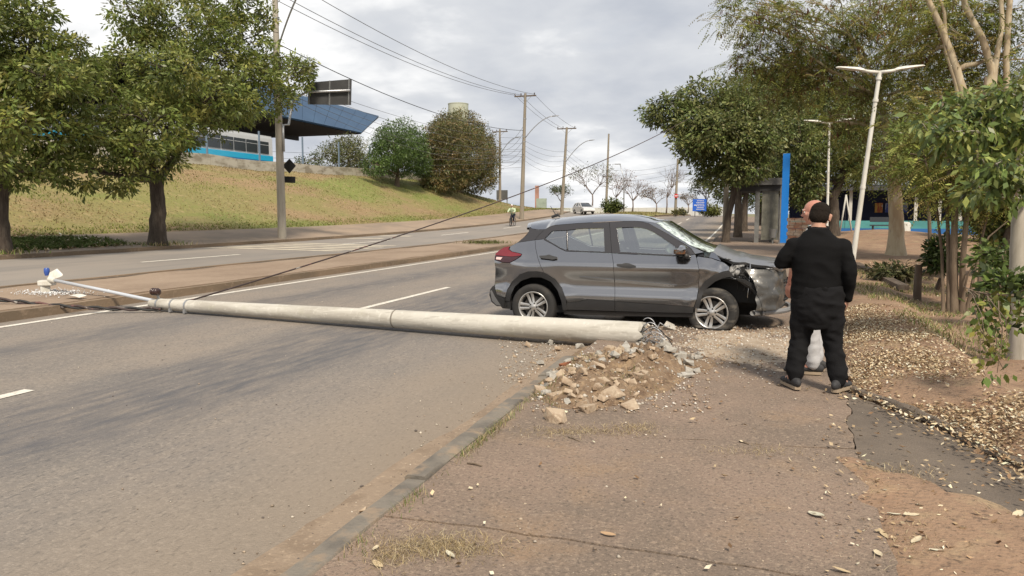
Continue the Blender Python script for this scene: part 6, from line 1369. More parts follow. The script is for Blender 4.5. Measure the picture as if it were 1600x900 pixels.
for u, v, Y, ru, rv, sd in ((1580, 470, 9.0, 40, 26, 83), (1560, 430, 12, 34, 30, 84)):
    shrub('young_bush', 'leafy green undergrowth beside the slender pale trunk' if sd == 83 else 'bright green bush between the stem clump and the pale trunk', u, v, Y, ru, rv, [(.09, .14, .03), (.12, .16, .04), (.07, .10, .03)], sd, 90, .09, ratio=.55, per=7, sp=.08)
tree('dark_sapling', 'thin dark crooked tree between the clump and the pale trunk', 'tree', [([(3.96, 13.9, bank_z(3.96, 13.9)), tuple(PY(1563, 420, 13.9)), tuple(PY(1573, 370, 13.9)), tuple(PY(1590, 300, 13.9))], (.07, .055, .05, .03)), ([tuple(PY(1564, 430, 13.9)), tuple(PY(1582, 405, 13.9)), tuple(PY(1583, 385, 13.9))], (.035, .03, .02))], [bx(*q) for q in [(1590, 320, 13.9, 30, 26), (1560, 350, 14.2, 26, 20)]], 110, 12, .10, .13, .45, G_dark, M_bark, 85, limb_r=.03, twigr=.008)
shrub('leafy_bush', 'dense dark bush beside the stem clump', 1470, 420, 15.5, 20, 26, [(.05, .08, .02), (.07, .10, .03)], 86, 170, .11, ratio=.45, per=9, sp=.09)
shrub('weed_bush', 'low scrubby weeds behind the fallen plank', 1395, 432, 19.0, 34, 9, [(.06, .075, .025), (.09, .10, .04), (.12, .10, .05)], 87, 150, .12, ratio=.4, per=9, sp=.10)
for i, (u, vb, Y, pts, cr, lab) in enumerate([
        (1456, 415, 20, [(1452, 340), (1440, 260)], [(1436, 250, 34, 30), (1462, 285, 28, 22), (1425, 215, 30, 26)], 'slim sapling standing behind the broken fence post'),
        (1532, 430, 18, [(1536, 350), (1548, 270)], [(1545, 250, 36, 34), (1525, 300, 28, 22), (1570, 215, 34, 30)], 'slim sapling between the stem clump and the dark crooked tree'),
        (1568, 420, 21, [(1566, 340), (1560, 260)], [(1570, 330, 30, 26), (1585, 270, 34, 34), (1555, 380, 24, 20)], 'slim leafy sapling behind the dark crooked tree'),
        (1606, 430, 16, [(1600, 350), (1596, 260)], [(1596, 340, 34, 34), (1600, 400, 30, 30), (1590, 255, 40, 34)], 'slim leafy sapling behind the pale trunk')]):
    b = PY(u, vb, Y); b.z = bank_z(b.x, Y)
    tree('slim_sapling', lab, 'tree', [([tuple(b)]+[tuple(PY(a_, b_, Y)) for a_, b_ in pts], (.05, .04, .025))], [bx(a_, b_, Y, c_, d_) for a_, b_, c_, d_ in cr], 230, 14, .16, .13, .40, [(.17, .23, .05), (.22, .28, .07), (.13, .18, .045), (.28, .28, .09)], M_bark2, 120+i, limb_r=.02, twigr=.01, shell=.3)
# background greenery behind the blue building and along the slope
for i, (u, v, Y, ru, rv) in enumerate([(1520, 210, 66, 120, 90), (1400, 230, 66, 100, 70), (1590, 300, 40, 60, 80), (1280, 150, 66, 90, 80)]):
    b = PY(u, 372, Y); tree('background_tree', ['leafy tree rising behind the far end of the blue building', 'green tree behind the poster wall of the blue building', 'dense thicket tree at the end of the teal wall', 'tall tree behind the dark forked tree'][i], 'tree', [([(b.x, Y, .2), tuple(PY(u, v+30, Y))], (.3, .16))], [bx(u, v, Y, ru, rv), bx(u-ru*.5, v+20, Y, ru*.6, rv*.7), bx(u+ru*.5, v+10, Y, ru*.6, rv*.7), bx(u, v-rv*.6, Y, ru*.6, rv*.5)], 1100, 2, .45, .8, .3, G_leuc+G_dark, M_bark2, 90+i, lm=M_leafsoft, shell=.3, extra=.26)
# ================================================================== background buildings, vehicles, signs
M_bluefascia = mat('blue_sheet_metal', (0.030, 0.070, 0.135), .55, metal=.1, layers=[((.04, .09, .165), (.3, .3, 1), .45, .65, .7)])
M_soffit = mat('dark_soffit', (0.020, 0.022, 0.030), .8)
M_steelb = mat('dark_steel', (0.03, 0.035, 0.045), .6)
M_wallw = mat('stained_whitewash', (0.44, 0.41, 0.34), .9, bump=.3, bscale=6, layers=[((.22, .19, .14), (.8, .8, 2.2), .46, .62, .85), ((.12, .10, .08), (3, 3, 2), .60, .68, .7)])
M_postb = mat('blue_grey_post', (0.14, 0.19, 0.25), .6)
M_buswhite = mat('bus_white', (0.55, 0.57, 0.58), .3, coat=.5); M_busblue = mat('bus_blue', (0.01, 0.20, 0.55), .3, coat=.5); M_buscyan = mat('bus_cyan', (0.02, 0.38, 0.62), .3, coat=.5)
M_glassd = mat('dark_window', (0.035, 0.042, 0.048), .12, spec=.6)
M_tank = mat('tank_beige', (0.40, 0.42, 0.34), .7, layers=[((.33, .35, .27), (.2, .2, .05), .4, .6, .6)])
# ---- bus terminal canopy
can = thing('terminal_canopy', 'huge dark blue metal canopy roof of the bus terminal on the rise', 'canopy', (-44, 50, 4.4))
A = PX(592, 181, -42.5); B = PX(565, 207, -38.0)
zt, zb = A.z, B.z; Y0 = 44.0
npan = 14
for i in range(npan):
    def e_(t, up):
        y1_ = A.y if up else B.y
        return (-42.5 if up else -38.0, lerp(y1_, Y0, t), zt if up else zb)
    t0, t1 = i/npan, (i+1)/npan-.0012
    q = [e_(t0, 1), e_(t1, 1), e_(t1, 0), e_(t0, 0)]
    mb = MB(); mb.add(q+[(x-.06, y, z-.14) for x, y, z in q], [(0, 1, 2, 3), (7, 6, 5, 4), (0, 4, 5, 1), (1, 5, 6, 2), (2, 6, 7, 3), (3, 7, 4, 0)]); mb.obj('fascia_panel', M_bluefascia, can)
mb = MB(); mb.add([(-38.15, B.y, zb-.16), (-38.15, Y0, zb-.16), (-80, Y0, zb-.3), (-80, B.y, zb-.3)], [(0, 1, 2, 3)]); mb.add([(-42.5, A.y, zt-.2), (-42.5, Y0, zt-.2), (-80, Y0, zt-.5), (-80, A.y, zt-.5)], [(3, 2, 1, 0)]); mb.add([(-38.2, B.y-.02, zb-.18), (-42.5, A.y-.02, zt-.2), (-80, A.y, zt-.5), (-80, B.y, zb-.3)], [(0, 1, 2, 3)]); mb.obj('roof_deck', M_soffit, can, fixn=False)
Y1 = B.y-.5
for y in (60, 46):
    mb = MB(); mb.bar((-52, y, 6.4), (-49, y, zb-.2), .2); mb.bar((-52, y, 6.4), (-55, y, zb-.2), .2); mb.bar((-52, y, 4.2), (-52, y, 6.4), .35); mb.bar((-52, y, 6.4), (-52, y+3, zb-.3), .16); mb.bar((-52, y, 6.4), (-52, y-3, zb-.3), .16); mb.obj('v_column', M_steelb, can)
for x in (-45, -52, -60): mb = MB(); mb.bar((x, Y0, zb-.50), (x, Y1-.3, zb-.50), .25, .4); mb.obj('roof_beam', M_steelb, can)
# ---- boundary wall with posts
wl_ = thing('boundary_wall', 'low stained white wall with blue-grey fence posts along the top of the grass bank', 'wall', (-34.3, 45, 4.6))
for i in range(26):
    y0, y1 = 8+i*2.8, 8+(i+1)*2.8-.04
    if y0 > 79: break
    z0, z1 = hillbank_z(-34.3, y0), hillbank_z(-34.3, y1); h = .72
    mb = MB(); mb.add([(x, y, z) for x in (-34.42, -34.22) for y, z in ((y0, z0-.3), (y1, z1-.3), (y1, z1+h), (y0, z0+h))], [(0, 1, 2, 3), (7, 6, 5, 4), (0, 4, 5, 1), (1, 5, 6, 2), (2, 6, 7, 3), (3, 7, 4, 0)]); mb.obj('wall_panel', M_wallw, wl_)
    if i % 2 == 0: mb = MB(); mb.bar((-34.5, y0, z0), (-34.5, y0, z0+2.9), .10); mb.obj('fence_post', M_postb, wl_)
# ---- buses at the terminal
def bus(label, y0, y1, x=-37.6):
    zf = hillbank_z(-34.2, (y0+y1)/2)-.02; t = thing('city_bus', label, 'bus', (x, (y0+y1)/2, zf)); L = y1-y0; yc = (y0+y1)/2; X1 = x
    def side(z0, z1, m, nm, dx=0): mb = MB(); mb.box((x-1.25+dx/2, yc, zf+(z0+z1)/2), (2.5+dx, L, z1-z0)); return mb.obj(nm, m, t)
    b = side(.35, 1.20, M_busblue, 'lower_body'); side(1.201, 1.62, M_buscyan, 'stripe_band', .02); side(1.62, 3.02, M_buswhite, 'upper_body', -.02); r = side(3.02, 3.22, M_buswhite, 'roof', -.10)
    n = int(L/1.45)
    for i in range(n):
        yy = y0+.5+(L-1)*(i+.5)/n; mb = MB(); mb.box((X1+.004, yy, zf+2.24), (.05, (L-1)/n-.12, .95)); w_ = mb.obj('window', M_glassd, t); mb = MB(); mb.box((X1+.032, yy, zf+2.45), (.012, (L-1)/n-.14, .03)); mb.obj('window_bar', M_buswhite, w_)
    for yy in (y0+2.4, y1-2.6):
        mb = MB(); mb.lathe([(.001, -.15), (.30, -.15), (.46, -.14), (.48, 0), (.46, .14), (.001, .15)], 20, 'x', (X1-.12, yy, zf+.48)); mb.obj('wheel', M_tyre if 'M_tyre' in globals() else M_steelb, t, smooth=True, angle=40)
    mb = MB(); mb.box((X1-1.2, y1+.01, zf+2.2), (2.1, .03, 1.2)); mb.obj('windscreen', M_glassd, t)
bus('blue and white city bus parked under the canopy beside the sign pole', 40.5, 53.2)
bus('blue and white city bus parked under the canopy behind the broad street tree', 25, 37.5)
bus('blue and white city bus parked under the canopy behind the low spreading tree', 12, 23.5)
# ---- water tank
tk = thing('water_tank', 'pale green cylindrical water tank rising behind the brownish tree', 'water tank', (-58.5, 150, 1.2))
p = PY(716, 170, 150); mb = MB(); mb.lathe([(2.15, 1.2), (2.15, p.z+.9)], 40, 'z', (p.x, 150, 0)); mb.obj('shell', M_tank, tk, smooth=True, angle=50)
mb = MB(); mb.lathe([(2.2, p.z+.9), (2.2, p.z+1.05), (.3, p.z+1.15), (.001, p.z+1.16)], 40, 'z', (p.x, 150, 0)); mb.obj('lid', M_tank, tk, smooth=True, angle=40)
# ---- low white wall and hoardings far off
fw = thing('far_wall', 'long low white wall behind the median trees', 'wall', (-30, 150, 1.3))
for i in range(26):
    a, b = PY(830+i*12, 330, 150), PY(842+i*12, 330, 150); mb = MB(); mb.box(((a.x+b.x)/2, 150+(i % 2)*.04, 2.0), (b.x-a.x-.03, .2, 1.75)); mb.obj('wall_panel', mat('far_white_wall', (.50, .50, .48), .9) if i == 0 else bpy.data.materials['far_white_wall'], fw)
for lab, u0, u1, v0, v1, Y, col in (('grey hoarding panel at the foot of the bank', 776, 793, 297, 312, 96, (.10, .10, .10)), ('tall red and beige advertising totem beyond the bank', 836, 842, 290, 327, 110, (.40, .22, .17)), ('pale green site hoarding beside the advertising totem', 838, 854, 310, 325, 108, (.30, .36, .30))):
    a, b = PY(u0, v1, Y), PY(u1, v0, Y); t = thing('hoarding', lab, 'hoarding', (a.x, Y, rise(Y))); mb = MB(); mb.box(((a.x+b.x)/2, Y, (a.z+b.z)/2), (b.x-a.x, .15, b.z-a.z)); mb.obj('board', mat('hoarding_'+lab.split()[0], col, .7, layers=[(tuple(q*.6 for q in col), .6, .45, .6, .6)]), t)
    for x in (a.x+.1, b.x-.1): mb = MB(); mb.bar((x, Y+.12, rise(Y)), (x, Y+.12, b.z), .12); mb.obj('post', M_galv, t)
# ---- white car on the far road
def mini_car(label, loc, rz):
    t = thing('hatchback_car', label, 'car', loc, rz); M_w = mat('white_car_paint', (.60, .60, .60), .3, coat=.8)
    prof = [(-1.95, .42), (-2.0, .75), (-1.92, 1.0), (-1.6, 1.08), (-1.0, 1.10), (0, 1.08), (.85, 1.02), (1.45, .93), (1.88, .78), (1.95, .45), (1.55, .30), (-1.6, .30)]
    def loft(pts, w0, w1, nm, m, par=t):
        mb = MB(); n = len(pts); zs = [z for x, z in pts]; zm, zM = min(zs), max(zs); vs = []
        for s, f in ((-1, 1), (-.93, 1.02), (.93, 1.02), (1, 1)):
            for x, z in pts: k = (z-zm)/(zM-zm); w = lerp(w0, w1, k); vs.append((x*(1 if abs(s) == 1 else f), w*s, z+(.02 if abs(s) != 1 and z > zm+.1 else 0)))
        fs = [(r*n+i, r*n+(i+1) % n, (r+1)*n+(i+1) % n, (r+1)*n+i) for r in range(3) for i in range(n)]+[tuple(range(n-1, -1, -1)), tuple(3*n+i for i in range(n))]
        mb.add(vs, fs); return mb.obj(nm, m, par, smooth=True, angle=32, world=False)
    b = loft(prof, .84, .80, 'body', M_w); loft([(-1.75, 1.06), (-1.55, 1.42), (-1.2, 1.52), (-.2, 1.55), (.25, 1.49), (1.05, 1.03)], .77, .60, 'cabin', M_glassd)
    loft([(-1.6, 1.44), (-1.2, 1.545), (-.2, 1.575), (.28, 1.51), (.2, 1.46), (-1.2, 1.48)], .63, .60, 'roof', M_w)
    for s in (-1, 1):
        for x0, z0, x1, z1 in ((1.05, 1.03, .25, 1.50), (.05, 1.07, -.02, 1.53), (-1.0, 1.08, -.95, 1.52), (-1.75, 1.07, -1.5, 1.46)): mb = MB(); mb.bar((x0, s*.785, z0), (x1, s*.625, z1), .06, .06); mb.obj('pillar', M_w, t, world=False)
        for x in (-1.25, 1.22):
            w = bpy.data.objects.new('wheel', None); COL.objects.link(w); w.parent = t; w.location = (x, s*.76, .31); mb = MB(); mb.lathe([(.19, -.09), (.29, -.09), (.31, -.05), (.31, .05), (.29, .09), (.19, .09)], 24, 'y', caps=False); mb.obj('tyre', M_tyre, w, smooth=True, world=False); mb = MB(); mb.lathe([(.001, s*.07), (.06, s*.08), (.19, s*.085), (.20, s*.06)], 24, 'y', caps=False); mb.obj('rim', M_alloy, w, smooth=True, world=False)
            mb = MB(); mb.tube([(x+.36*math.cos(a), s*.815, .31+.36*math.sin(a)) for a in np.linspace(-.1, math.pi+.1, 13)], .03, 6); mb.obj('wheel_arch', M_black, t, smooth=True, world=False)
        mb = MB(); ell(mb, (1.76, s*.60, .78), (.16, .17, .10)); mb.obj('headlight', M_lens if False else mat('headlight_glass', (.5, .52, .54), .1, coat=.8), t, smooth=True, world=False)
        mb = MB(); ell(mb, (.80, s*.92, 1.06), (.06, .10, .07)); mb.obj('wing_mirror', M_w, t, smooth=True, world=False)
    mb = MB(); mb.box((1.93, 0, .50), (.06, 1.1, .16)); mb.obj('grille', M_dark, t, world=False)
    mb = MB(); mb.box((1.975, 0, .50), (.02, .42, .11)); mb.obj('number_plate', mat('plate_grey', (.45, .45, .45), .5), t, world=False)
    return t
wc = PY(912, 331, 86); mini_car('white hatchback driving on the far road near the second crossarm pole', (wc.x, 86, opp_z(wc.x, 86)+.01), R(-55)).scale = (.88, .88, .86)
# ---- signs
M_signblue = mat('blue_sign', (0.015, 0.10, 0.48), .5); M_signgreen = mat('green_sign', (0.0, 0.14, 0.085), .5); M_signred = mat('red_sign', (.50, .03, .03), .5); M_signw = mat('sign_white', (.62, .62, .62), .6)
a, b = PY(1082, 330, 97), PY(1104, 311, 97); t = thing('direction_sign', 'blue road direction sign with white lettering by the bend', 'road sign', ((a.x+b.x)/2, 97, 1.2))
mb = MB(); mb.box(((a.x+b.x)/2, 97, (a.z+b.z)/2), (b.x-a.x, .05, b.z-a.z)); pn = mb.obj('panel', M_signblue, t)
for i in range(6):
    w = (b.x-a.x)*[.5, .6, .55, .62, .5, .6][i]; z = b.z-(b.z-a.z)*(.14+.14*i); mb = MB(); k = 5 + i % 3; x0 = (a.x+b.x)/2-w/2+.1
    for j in range(k): mb.box((x0+w*(j+.5)/k, 96.965, z), (w/k*.7, .01, .085))
    mb.obj('lettering', M_signw, pn)
mb = MB(); zz = (a.z+b.z)/2; mb.add([(a.x+.12, 96.965, zz), (a.x+.35, 96.965, zz+.1), (a.x+.35, 96.965, zz-.1)], [(0, 1, 2)]); mb.box((a.x+.42, 96.965, zz), (.16, .01, .06)); mb.obj('arrow', M_signw, pn)
for x in (a.x+.3, b.x-.25): mb = MB(); mb.tube([(x, 97.08, 1.0), (x, 97.08, b.z)], .05, 8); mb.obj('post', M_galv, t, smooth=True)
t = thing('stop_sign', 'small red stop sign with white bar mounted on the brown pole', 'road sign', (PY(1056, 306, 103.7).x, 103.7, 3.2)); c = PY(1056.5, 306, 103.7)
mb = MB(); mb.lathe([(.001, -.02), (.30, -.02), (.30, .02), (.001, .02)], 8, 'y', tuple(c)); mb.obj('plate', M_signred, t); mb = MB(); mb.box((c.x, c.y-.03, c.z), (.42, .01, .12)); mb.obj('bar', M_signw, t)
a, b = PY(1059, 221, 60), PY(1112, 195, 60); t = thing('overhead_sign', 'green overhead road sign with white arrow half hidden by leaves', 'road sign', (-.2, 60, .5))
mb = MB(); mb.box(((a.x+b.x)/2, 60, (a.z+b.z)/2), (b.x-a.x, .06, b.z-a.z)); pn = mb.obj('panel', M_signgreen, t)
z0 = b.z-.35
mb = MB(); x0 = a.x+.38; mb.add([(x0-.16, 59.96, z0-.05), (x0+.16, 59.96, z0-.05), (x0, 59.96, z0+.16)], [(0, 1, 2)]); mb.box((x0, 59.96, z0-.2), (.09, .01, .30)); mb.obj('arrow', M_signw, pn)
tx = bpy.data.curves.new('sign_text', 'FONT'); tx.body = 'Br'; tx.size = .42; tx.extrude = .004
to = bpy.data.objects.new('sign_text', tx); COL.objects.link(to); bpy.context.view_layer.update(); tm = bpy.data.meshes.new_from_object(to.evaluated_get(bpy.context.evaluated_depsgraph_get())); bpy.data.objects.remove(to)
tm.materials.clear(); tm.materials.append(M_signw); o = bpy.data.objects.new('lettering', tm); COL.objects.link(o); o.parent = pn; o.location = (a.x+.85-base_of(pn).x, 59.955-base_of(pn).y, z0-.12-base_of(pn).z); o.rotation_euler = (R(90), 0, 0)
for x in (a.x-.02, b.x+.02): mb = MB(); mb.bar((x, 59.965, a.z), (x, 59.965, b.z), .05, .04); mb.obj('border', M_signw, pn)
mb = MB(); mb.tube([(-.2, 60.2, 0), (-.2, 60.2, b.z-.3)], .13, 10); mb.tube([(-.2, 60.2, b.z-.5), (a.x, 60.2, b.z-.5)], .09, 8); mb.obj('mast', M_galv, t, smooth=True)
# ---- bus shelter and blue totem
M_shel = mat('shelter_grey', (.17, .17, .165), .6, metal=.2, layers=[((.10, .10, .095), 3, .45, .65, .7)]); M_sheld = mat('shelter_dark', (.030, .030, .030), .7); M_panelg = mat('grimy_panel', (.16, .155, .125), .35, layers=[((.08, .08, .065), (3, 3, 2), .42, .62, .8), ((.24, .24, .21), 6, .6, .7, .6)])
Ys = 40.0; sz = .118
l0, l1 = PY(1148, 290, Ys), PY(1222, 290, Ys); zr1, zr0 = PY(1180, 278.5, Ys).z, PY(1180, 289, Ys).z; zu = PY(1180, 297, Ys+2).z
sh = thing('bus_shelter', 'grey steel bus shelter with flat roof and grimy side panel', 'bus shelter', ((l0.x+l1.x)/2, Ys, sz))
mb = MB(); mb.box(((l0.x+l1.x)/2, Ys+2.2, (zr0+zr1)/2), (l1.x-l0.x, 4.4, zr1-zr0)); mb.obj('roof', M_shel, sh)
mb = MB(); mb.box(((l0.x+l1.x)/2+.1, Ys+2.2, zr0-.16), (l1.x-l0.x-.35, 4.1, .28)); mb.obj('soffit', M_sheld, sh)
q0, q1 = PY(1184, 300, Ys+.3), PY(1221, 300, Ys+.3)
mb = MB(); mb.box(((q0.x+q1.x)/2+.05, Ys+.3, (zr0+sz)/2), (q1.x-q0.x-.35, .06, zr0-sz-.4)); mb.obj('side_panel', M_panelg, sh)
for x, w in ((q0.x, .22), (q1.x, .12)): mb = MB(); mb.box((x, Ys+.3, (zr0+sz)/2), (w, .18, zr0-sz)); mb.obj('post', M_shel, sh)
for x in (q0.x, q1.x): mb = MB(); mb.box((x, Ys+4.0, (zr0+sz)/2), (.14, .14, zr0-sz)); mb.obj('post', M_shel, sh)
mb = MB(); mb.box((q1.x-.05, Ys+2.2, 1.6), (.05, 3.5, 1.9)); mb.obj('back_panel', M_panelg, sh)
mb = MB(); mb.box((q1.x-.45, Ys+2.2, .55), (.45, 2.8, .07)); 
for yy in (Ys+1.1, Ys+3.3): mb.box((q1.x-.45, yy, .31), (.08, .08, .42))
mb.obj('bench', M_shel, sh)
v0 = PY(1185.5, 277, Ys+2); mb = MB(); mb.box((v0.x, Ys+2, zr1+.45), (.22, .22, .9)); mb.obj('roof_stub', M_shel, sh)
tt = thing('blue_totem', 'tall flat bright blue totem panel beside the bus shelter', 'totem', (PY(1224, 300, 39.2).x, 39.2, sz)); x0, x1 = PY(1220.5, 300, 39.2).x, PY(1231.5, 300, 39.2).x; zt_ = PY(1226, 240, 39.2).z
mb = MB(); mb.box(((x0+x1)/2+.03, 39.2, (zt_+sz)/2), (x1-x0, .12, zt_-sz)); mb.obj('panel', mat('totem_blue', (0.005, 0.155, 0.52), .4, layers=[((.0, .13, .44), (2, 2, .4), .45, .65, .6)]), tt); mb = MB(); mb.box(((x0+x1)/2+.03, 39.2, sz+.05), (x1-x0+.2, .4, .1)); mb.obj('foot', M_shel, tt)
bn = thing('litter_bin', 'small grey bin post beside the shelter panel', 'bin', (PY(1207, 380, 39).x, 39.0, sz)); c = bn.location; mb = MB(); mb.tube([(c.x, 39, sz), (c.x, 39, sz+.35)], .04, 8); mb.obj('post', M_shel, bn); mb = MB(); mb.lathe([(.14, sz+.35), (.19, sz+.75), (.20, sz+.78), (.17, sz+.78)], 14, 'z', (c.x, 39, 0)); mb.obj('bucket', M_shel, bn, smooth=True, angle=40)
# ---- brick stack behind the people
bs = thing('brick_stack', 'stack of pale red bricks near the blue totem', 'bricks', (PY(1243, 372, 33).x, 33, .2)); M_brick = mat('red_brick', (.42, .20, .12), .9, layers=[((.60, .48, .36), (2, 2, 6), .42, .56, .9)])
pc = PY(1243, 347, 33); 
for r_ in range(9):
    for k in range(3):
        mb = MB(); mb.box((pc.x-.20+.275*k+(.06 if r_ % 2 else 0), 33, .245+r_*.145), (.26, .45, .135)); mb.obj('brick', M_brick, bs)
# ---- blue building on the right with teal wall
M_teal = mat('teal_wall', (0.07, 0.27, 0.27), .8, layers=[((.05, .20, .21), (1, 1, 2), .45, .62, .7)]); M_bblue = mat('blue_wall_base', (0.02, 0.12, 0.34), .8, layers=[((.015, .09, .25), (1, 1, 2), .45, .62, .7)]); M_navy = mat('navy_wall', (0.010, 0.016, 0.050), .8)
M_post = mat('white_column', (.50, .49, .45), .8, layers=[((.3, .28, .24), (3, 3, 1), .5, .65, .6)])
Yb = 56.0; bl = thing('blue_building', 'long low building with teal and blue wall and dark recessed porch', 'building', (10, Yb, .2))
x0, x1 = PY(1235, 366, Yb).x, 26.0; gz_ = .25
mb = MB(); mb.box(((x0+x1)/2, Yb+2.6, 1.9), (x1-x0, .25, 3.6)); mb.obj('porch_wall', M_navy, bl)
zt1 = PY(1400, 345, Yb).z; zmid = PY(1400, 357, Yb).z
mb = MB(); mb.box(((x0+x1)/2, Yb, (zmid+gz_-.5)/2), (x1-x0, .25, zmid-gz_+.5)); mb.obj('blue_plinth', M_bblue, bl)
mb = MB(); mb.box(((x0+x1)/2, Yb+.01, (zmid+zt1)/2), (x1-x0, .22, zt1-zmid)); mb.obj('teal_parapet', M_teal, bl)
zr = PY(1400, 297, Yb).z
mb = MB(); mb.box(((x0+x1)/2, Yb+1.2, zr+.12), (x1-x0+.6, 3.6, .24)); rf_ = mb.obj('roof', M_navy, bl)
for i in range(46): mb = MB(); mb.box((x0+.25+i*.5, Yb-.65, zr+.13), (.42, .06, .30)); mb.obj('roof_slat', mat('roof_edge', (.05, .05, .055), .7) if i == 0 else bpy.data.materials['roof_edge'], rf_)
for u in (1328, 1430, 1467, 1500, 1540, 1265): x = PY(u, 340, Yb).x; mb = MB(); mb.box((x, Yb-.02, (zt1+zr)/2), (.20, .2, zr-zt1)); mb.obj('column', M_post, bl)
for u0, u1, c1, c2 in ((1367, 1380, (.55, .32, .07), (.35, .06, .03)), (1383, 1419, (.03, .06, .30), (.25, .30, .45))):
    a, b = PY(u0, 332, Yb+2.3), PY(u1, 317, Yb+2.3); mb = MB(); mb.box(((a.x+b.x)/2, Yb+2.42, (a.z+b.z)/2), (b.x-a.x, .04, b.z-a.z)); mb.obj('poster', mat('poster_%d' % u0, c1, .6, layers=[(c2, (2.5, 2.5, 1.2), .47, .53, .9), ((.6, .55, .5), 3, .6, .66, .8)]), bl)
# swing frame in front of the building
sw = thing('swing_frame', 'thin white metal swing frame in front of the teal wall', 'swing', (PY(1318, 368, 48).x, 48, .3))
for a, b in (((1311, 371), (1322, 305)), ((1332, 371), (1322, 305))):
    mb = MB(); mb.tube([PY(*a, 48), PY(*b, 48)], .045, 8); mb.obj('leg', M_post, sw, smooth=True); mb = MB(); mb.tube([PY(*a, 51), PY(*b, 51)], .045, 8); mb.obj('leg', M_post, sw, smooth=True)
mb = MB(); mb.tube([PY(1322, 305, 48), PY(1322, 305, 51)], .045, 8); mb.obj('top_bar', M_post, sw, smooth=True)
for yy in (49, 50): mb = MB(); q = PY(1322, 305, yy); mb.tube([q, q-Vector((0, 0, 2.0))], .012, 5); mb.obj('chain', M_steelb, sw)
bq = thing('park_bench', 'small dark bench against the teal wall beside the pale trunk', 'bench', (PY(1380, 366, 50).x, 50, .4)); c = PY(1382, 360, 50)
mb = MB(); mb.box((c.x, 50, .95), (1.6, .45, .07)); mb.obj('seat', M_steelb, bq); mb = MB(); mb.box((c.x, 50.25, 1.3), (1.6, .05, .30)); mb.obj('backrest', M_steelb, bq)
for dx_ in (-.65, .65): mb = MB(); mb.box((c.x+dx_, 50, .68), (.07, .4, .5)); mb.obj('leg', M_steelb, bq)
st_ = thing('concrete_post', 'short round-topped beige concrete post by the pale trunk', 'post', (PY(1413, 364, 46).x, 46, .6)); a = PY(1413, 366, 46); b = PY(1413, 347, 46); mb = MB(); mb.lathe([(.30, a.z-.4), (.30, b.z-.08), (.22, b.z), (.001, b.z+.02)], 16, 'z', (a.x, 46, 0)); mb.obj('shaft', M_post, st_, smooth=True, angle=50)
# ---- old fence stumps and a plank on the slope
M_oldwood = mat('weathered_wood', (.085, .060, .042), .95, bump=.8, bscale=(40, 40, 6), layers=[((.16, .13, .10), (14, 14, 2), .45, .65, .7)])
fp_ = PZ(1434, 462, .12); Yf = fp_.y; zf_ = bank_z(fp_.x, Yf)
t = thing('fence_stump', 'weathered wooden fence post with a broken rail on the slope', 'fence', (fp_.x, Yf, zf_))
mb = MB(); mb.tube([(fp_.x, Yf, zf_-.2), PY(1434, 440, Yf), PY(1436, 414, Yf)], [.075, .07, .06], 9); mb.obj('post', M_oldwood, t, smooth=True, angle=50)
mb = MB(); mb.bar(PY(1437, 427, Yf+.1), PY(1474, 431, Yf+.3), .10, .09); mb.obj('rail', mat('grey_plank', (.30, .26, .20), .9), t); mb = MB(); mb.bar(PY(1464, 452, Yf+.4), PY(1472, 432, Yf+.3), .06, .07); mb.obj('strut', M_oldwood, t)
pl0, pl1 = PZ(1337, 415, .13), PZ(1412, 451, .13); pl0.z = bank_z(pl0.x, pl0.y)+.06; pl1.z = bank_z(pl1.x, pl1.y)+.10
mb = MB(); mb.bar(pl0, pl1, .20, .10); tag(mb.obj('fallen_plank', M_oldwood), 'long dark plank lying along the dirt slope', 'plank')
# ================================================================== rubble, litter, grass, small things
rng = np.random.default_rng(300)
M_tan = mat('tan_rubble', (.38, .30, .215), .95, bump=.8, bscale=40, layers=[((.25, .175, .115), 12, .46, .62, .8), ((.50, .42, .31), 20, .55, .68, .7)])
M_greyr = mat('grey_rubble', (.36, .34, .30), .95, bump=.8, bscale=40, layers=[((.24, .22, .19), 12, .45, .62, .8), ((.50, .48, .44), 20, .55, .68, .7)])
M_redr = mat('brick_rubble', (.33, .13, .065), .95, bump=.8, bscale=40, layers=[((.22, .09, .05), 12, .45, .62, .8)])
M_mound = mat('mound_soil', (.195, .135, .086), .95, bump=1.0, bscale=28, bdist=.03, layers=[((.115, .072, .043), 6, .45, .62, .85), ((.30, .21, .125), 14, .52, .66, .8), ((.36, .28, .18), 40, .6, .7, .7)])
def mound_z(X, Y):
    dx_, dy_ = (X+1.12), (Y-6.85); c, s = math.cos(.30), math.sin(.30); a = dx_*c-dy_*s*0+dy_*.0; 
    e_ = ((X+1.15+(Y-6.9)*-.12)/.62)**2+((Y-6.95)/1.35)**2
    e2 = ((X+.72)/.5)**2+((Y-7.75)/.6)**2
    h = (max(0, 1-e_)**.8*.145+max(0, 1-e2)**.9*.06)*(1-.75*sstep(7.5, 8.2, Y))
    return .112-.05*(h < 1e-4)+h*(1+.55*snoise(X, Y, 4, 3)+.55*snoise(X, Y, 10, 4)+.3*snoise(X, Y, 23, 6))+.012*snoise(X, Y, 18, 5)
mb = MB(); mb.grid(lambda s, t: (lerp(-1.85, -.1, s), lerp(5.4, 8.6, t), mound_z(lerp(-1.85, -.1, s), lerp(5.4, 8.6, t))), 90, 140); tag(mb.obj('dirt_mound', M_mound, smooth=True, fixn=False), kind='structure')
rr = random.Random(77)
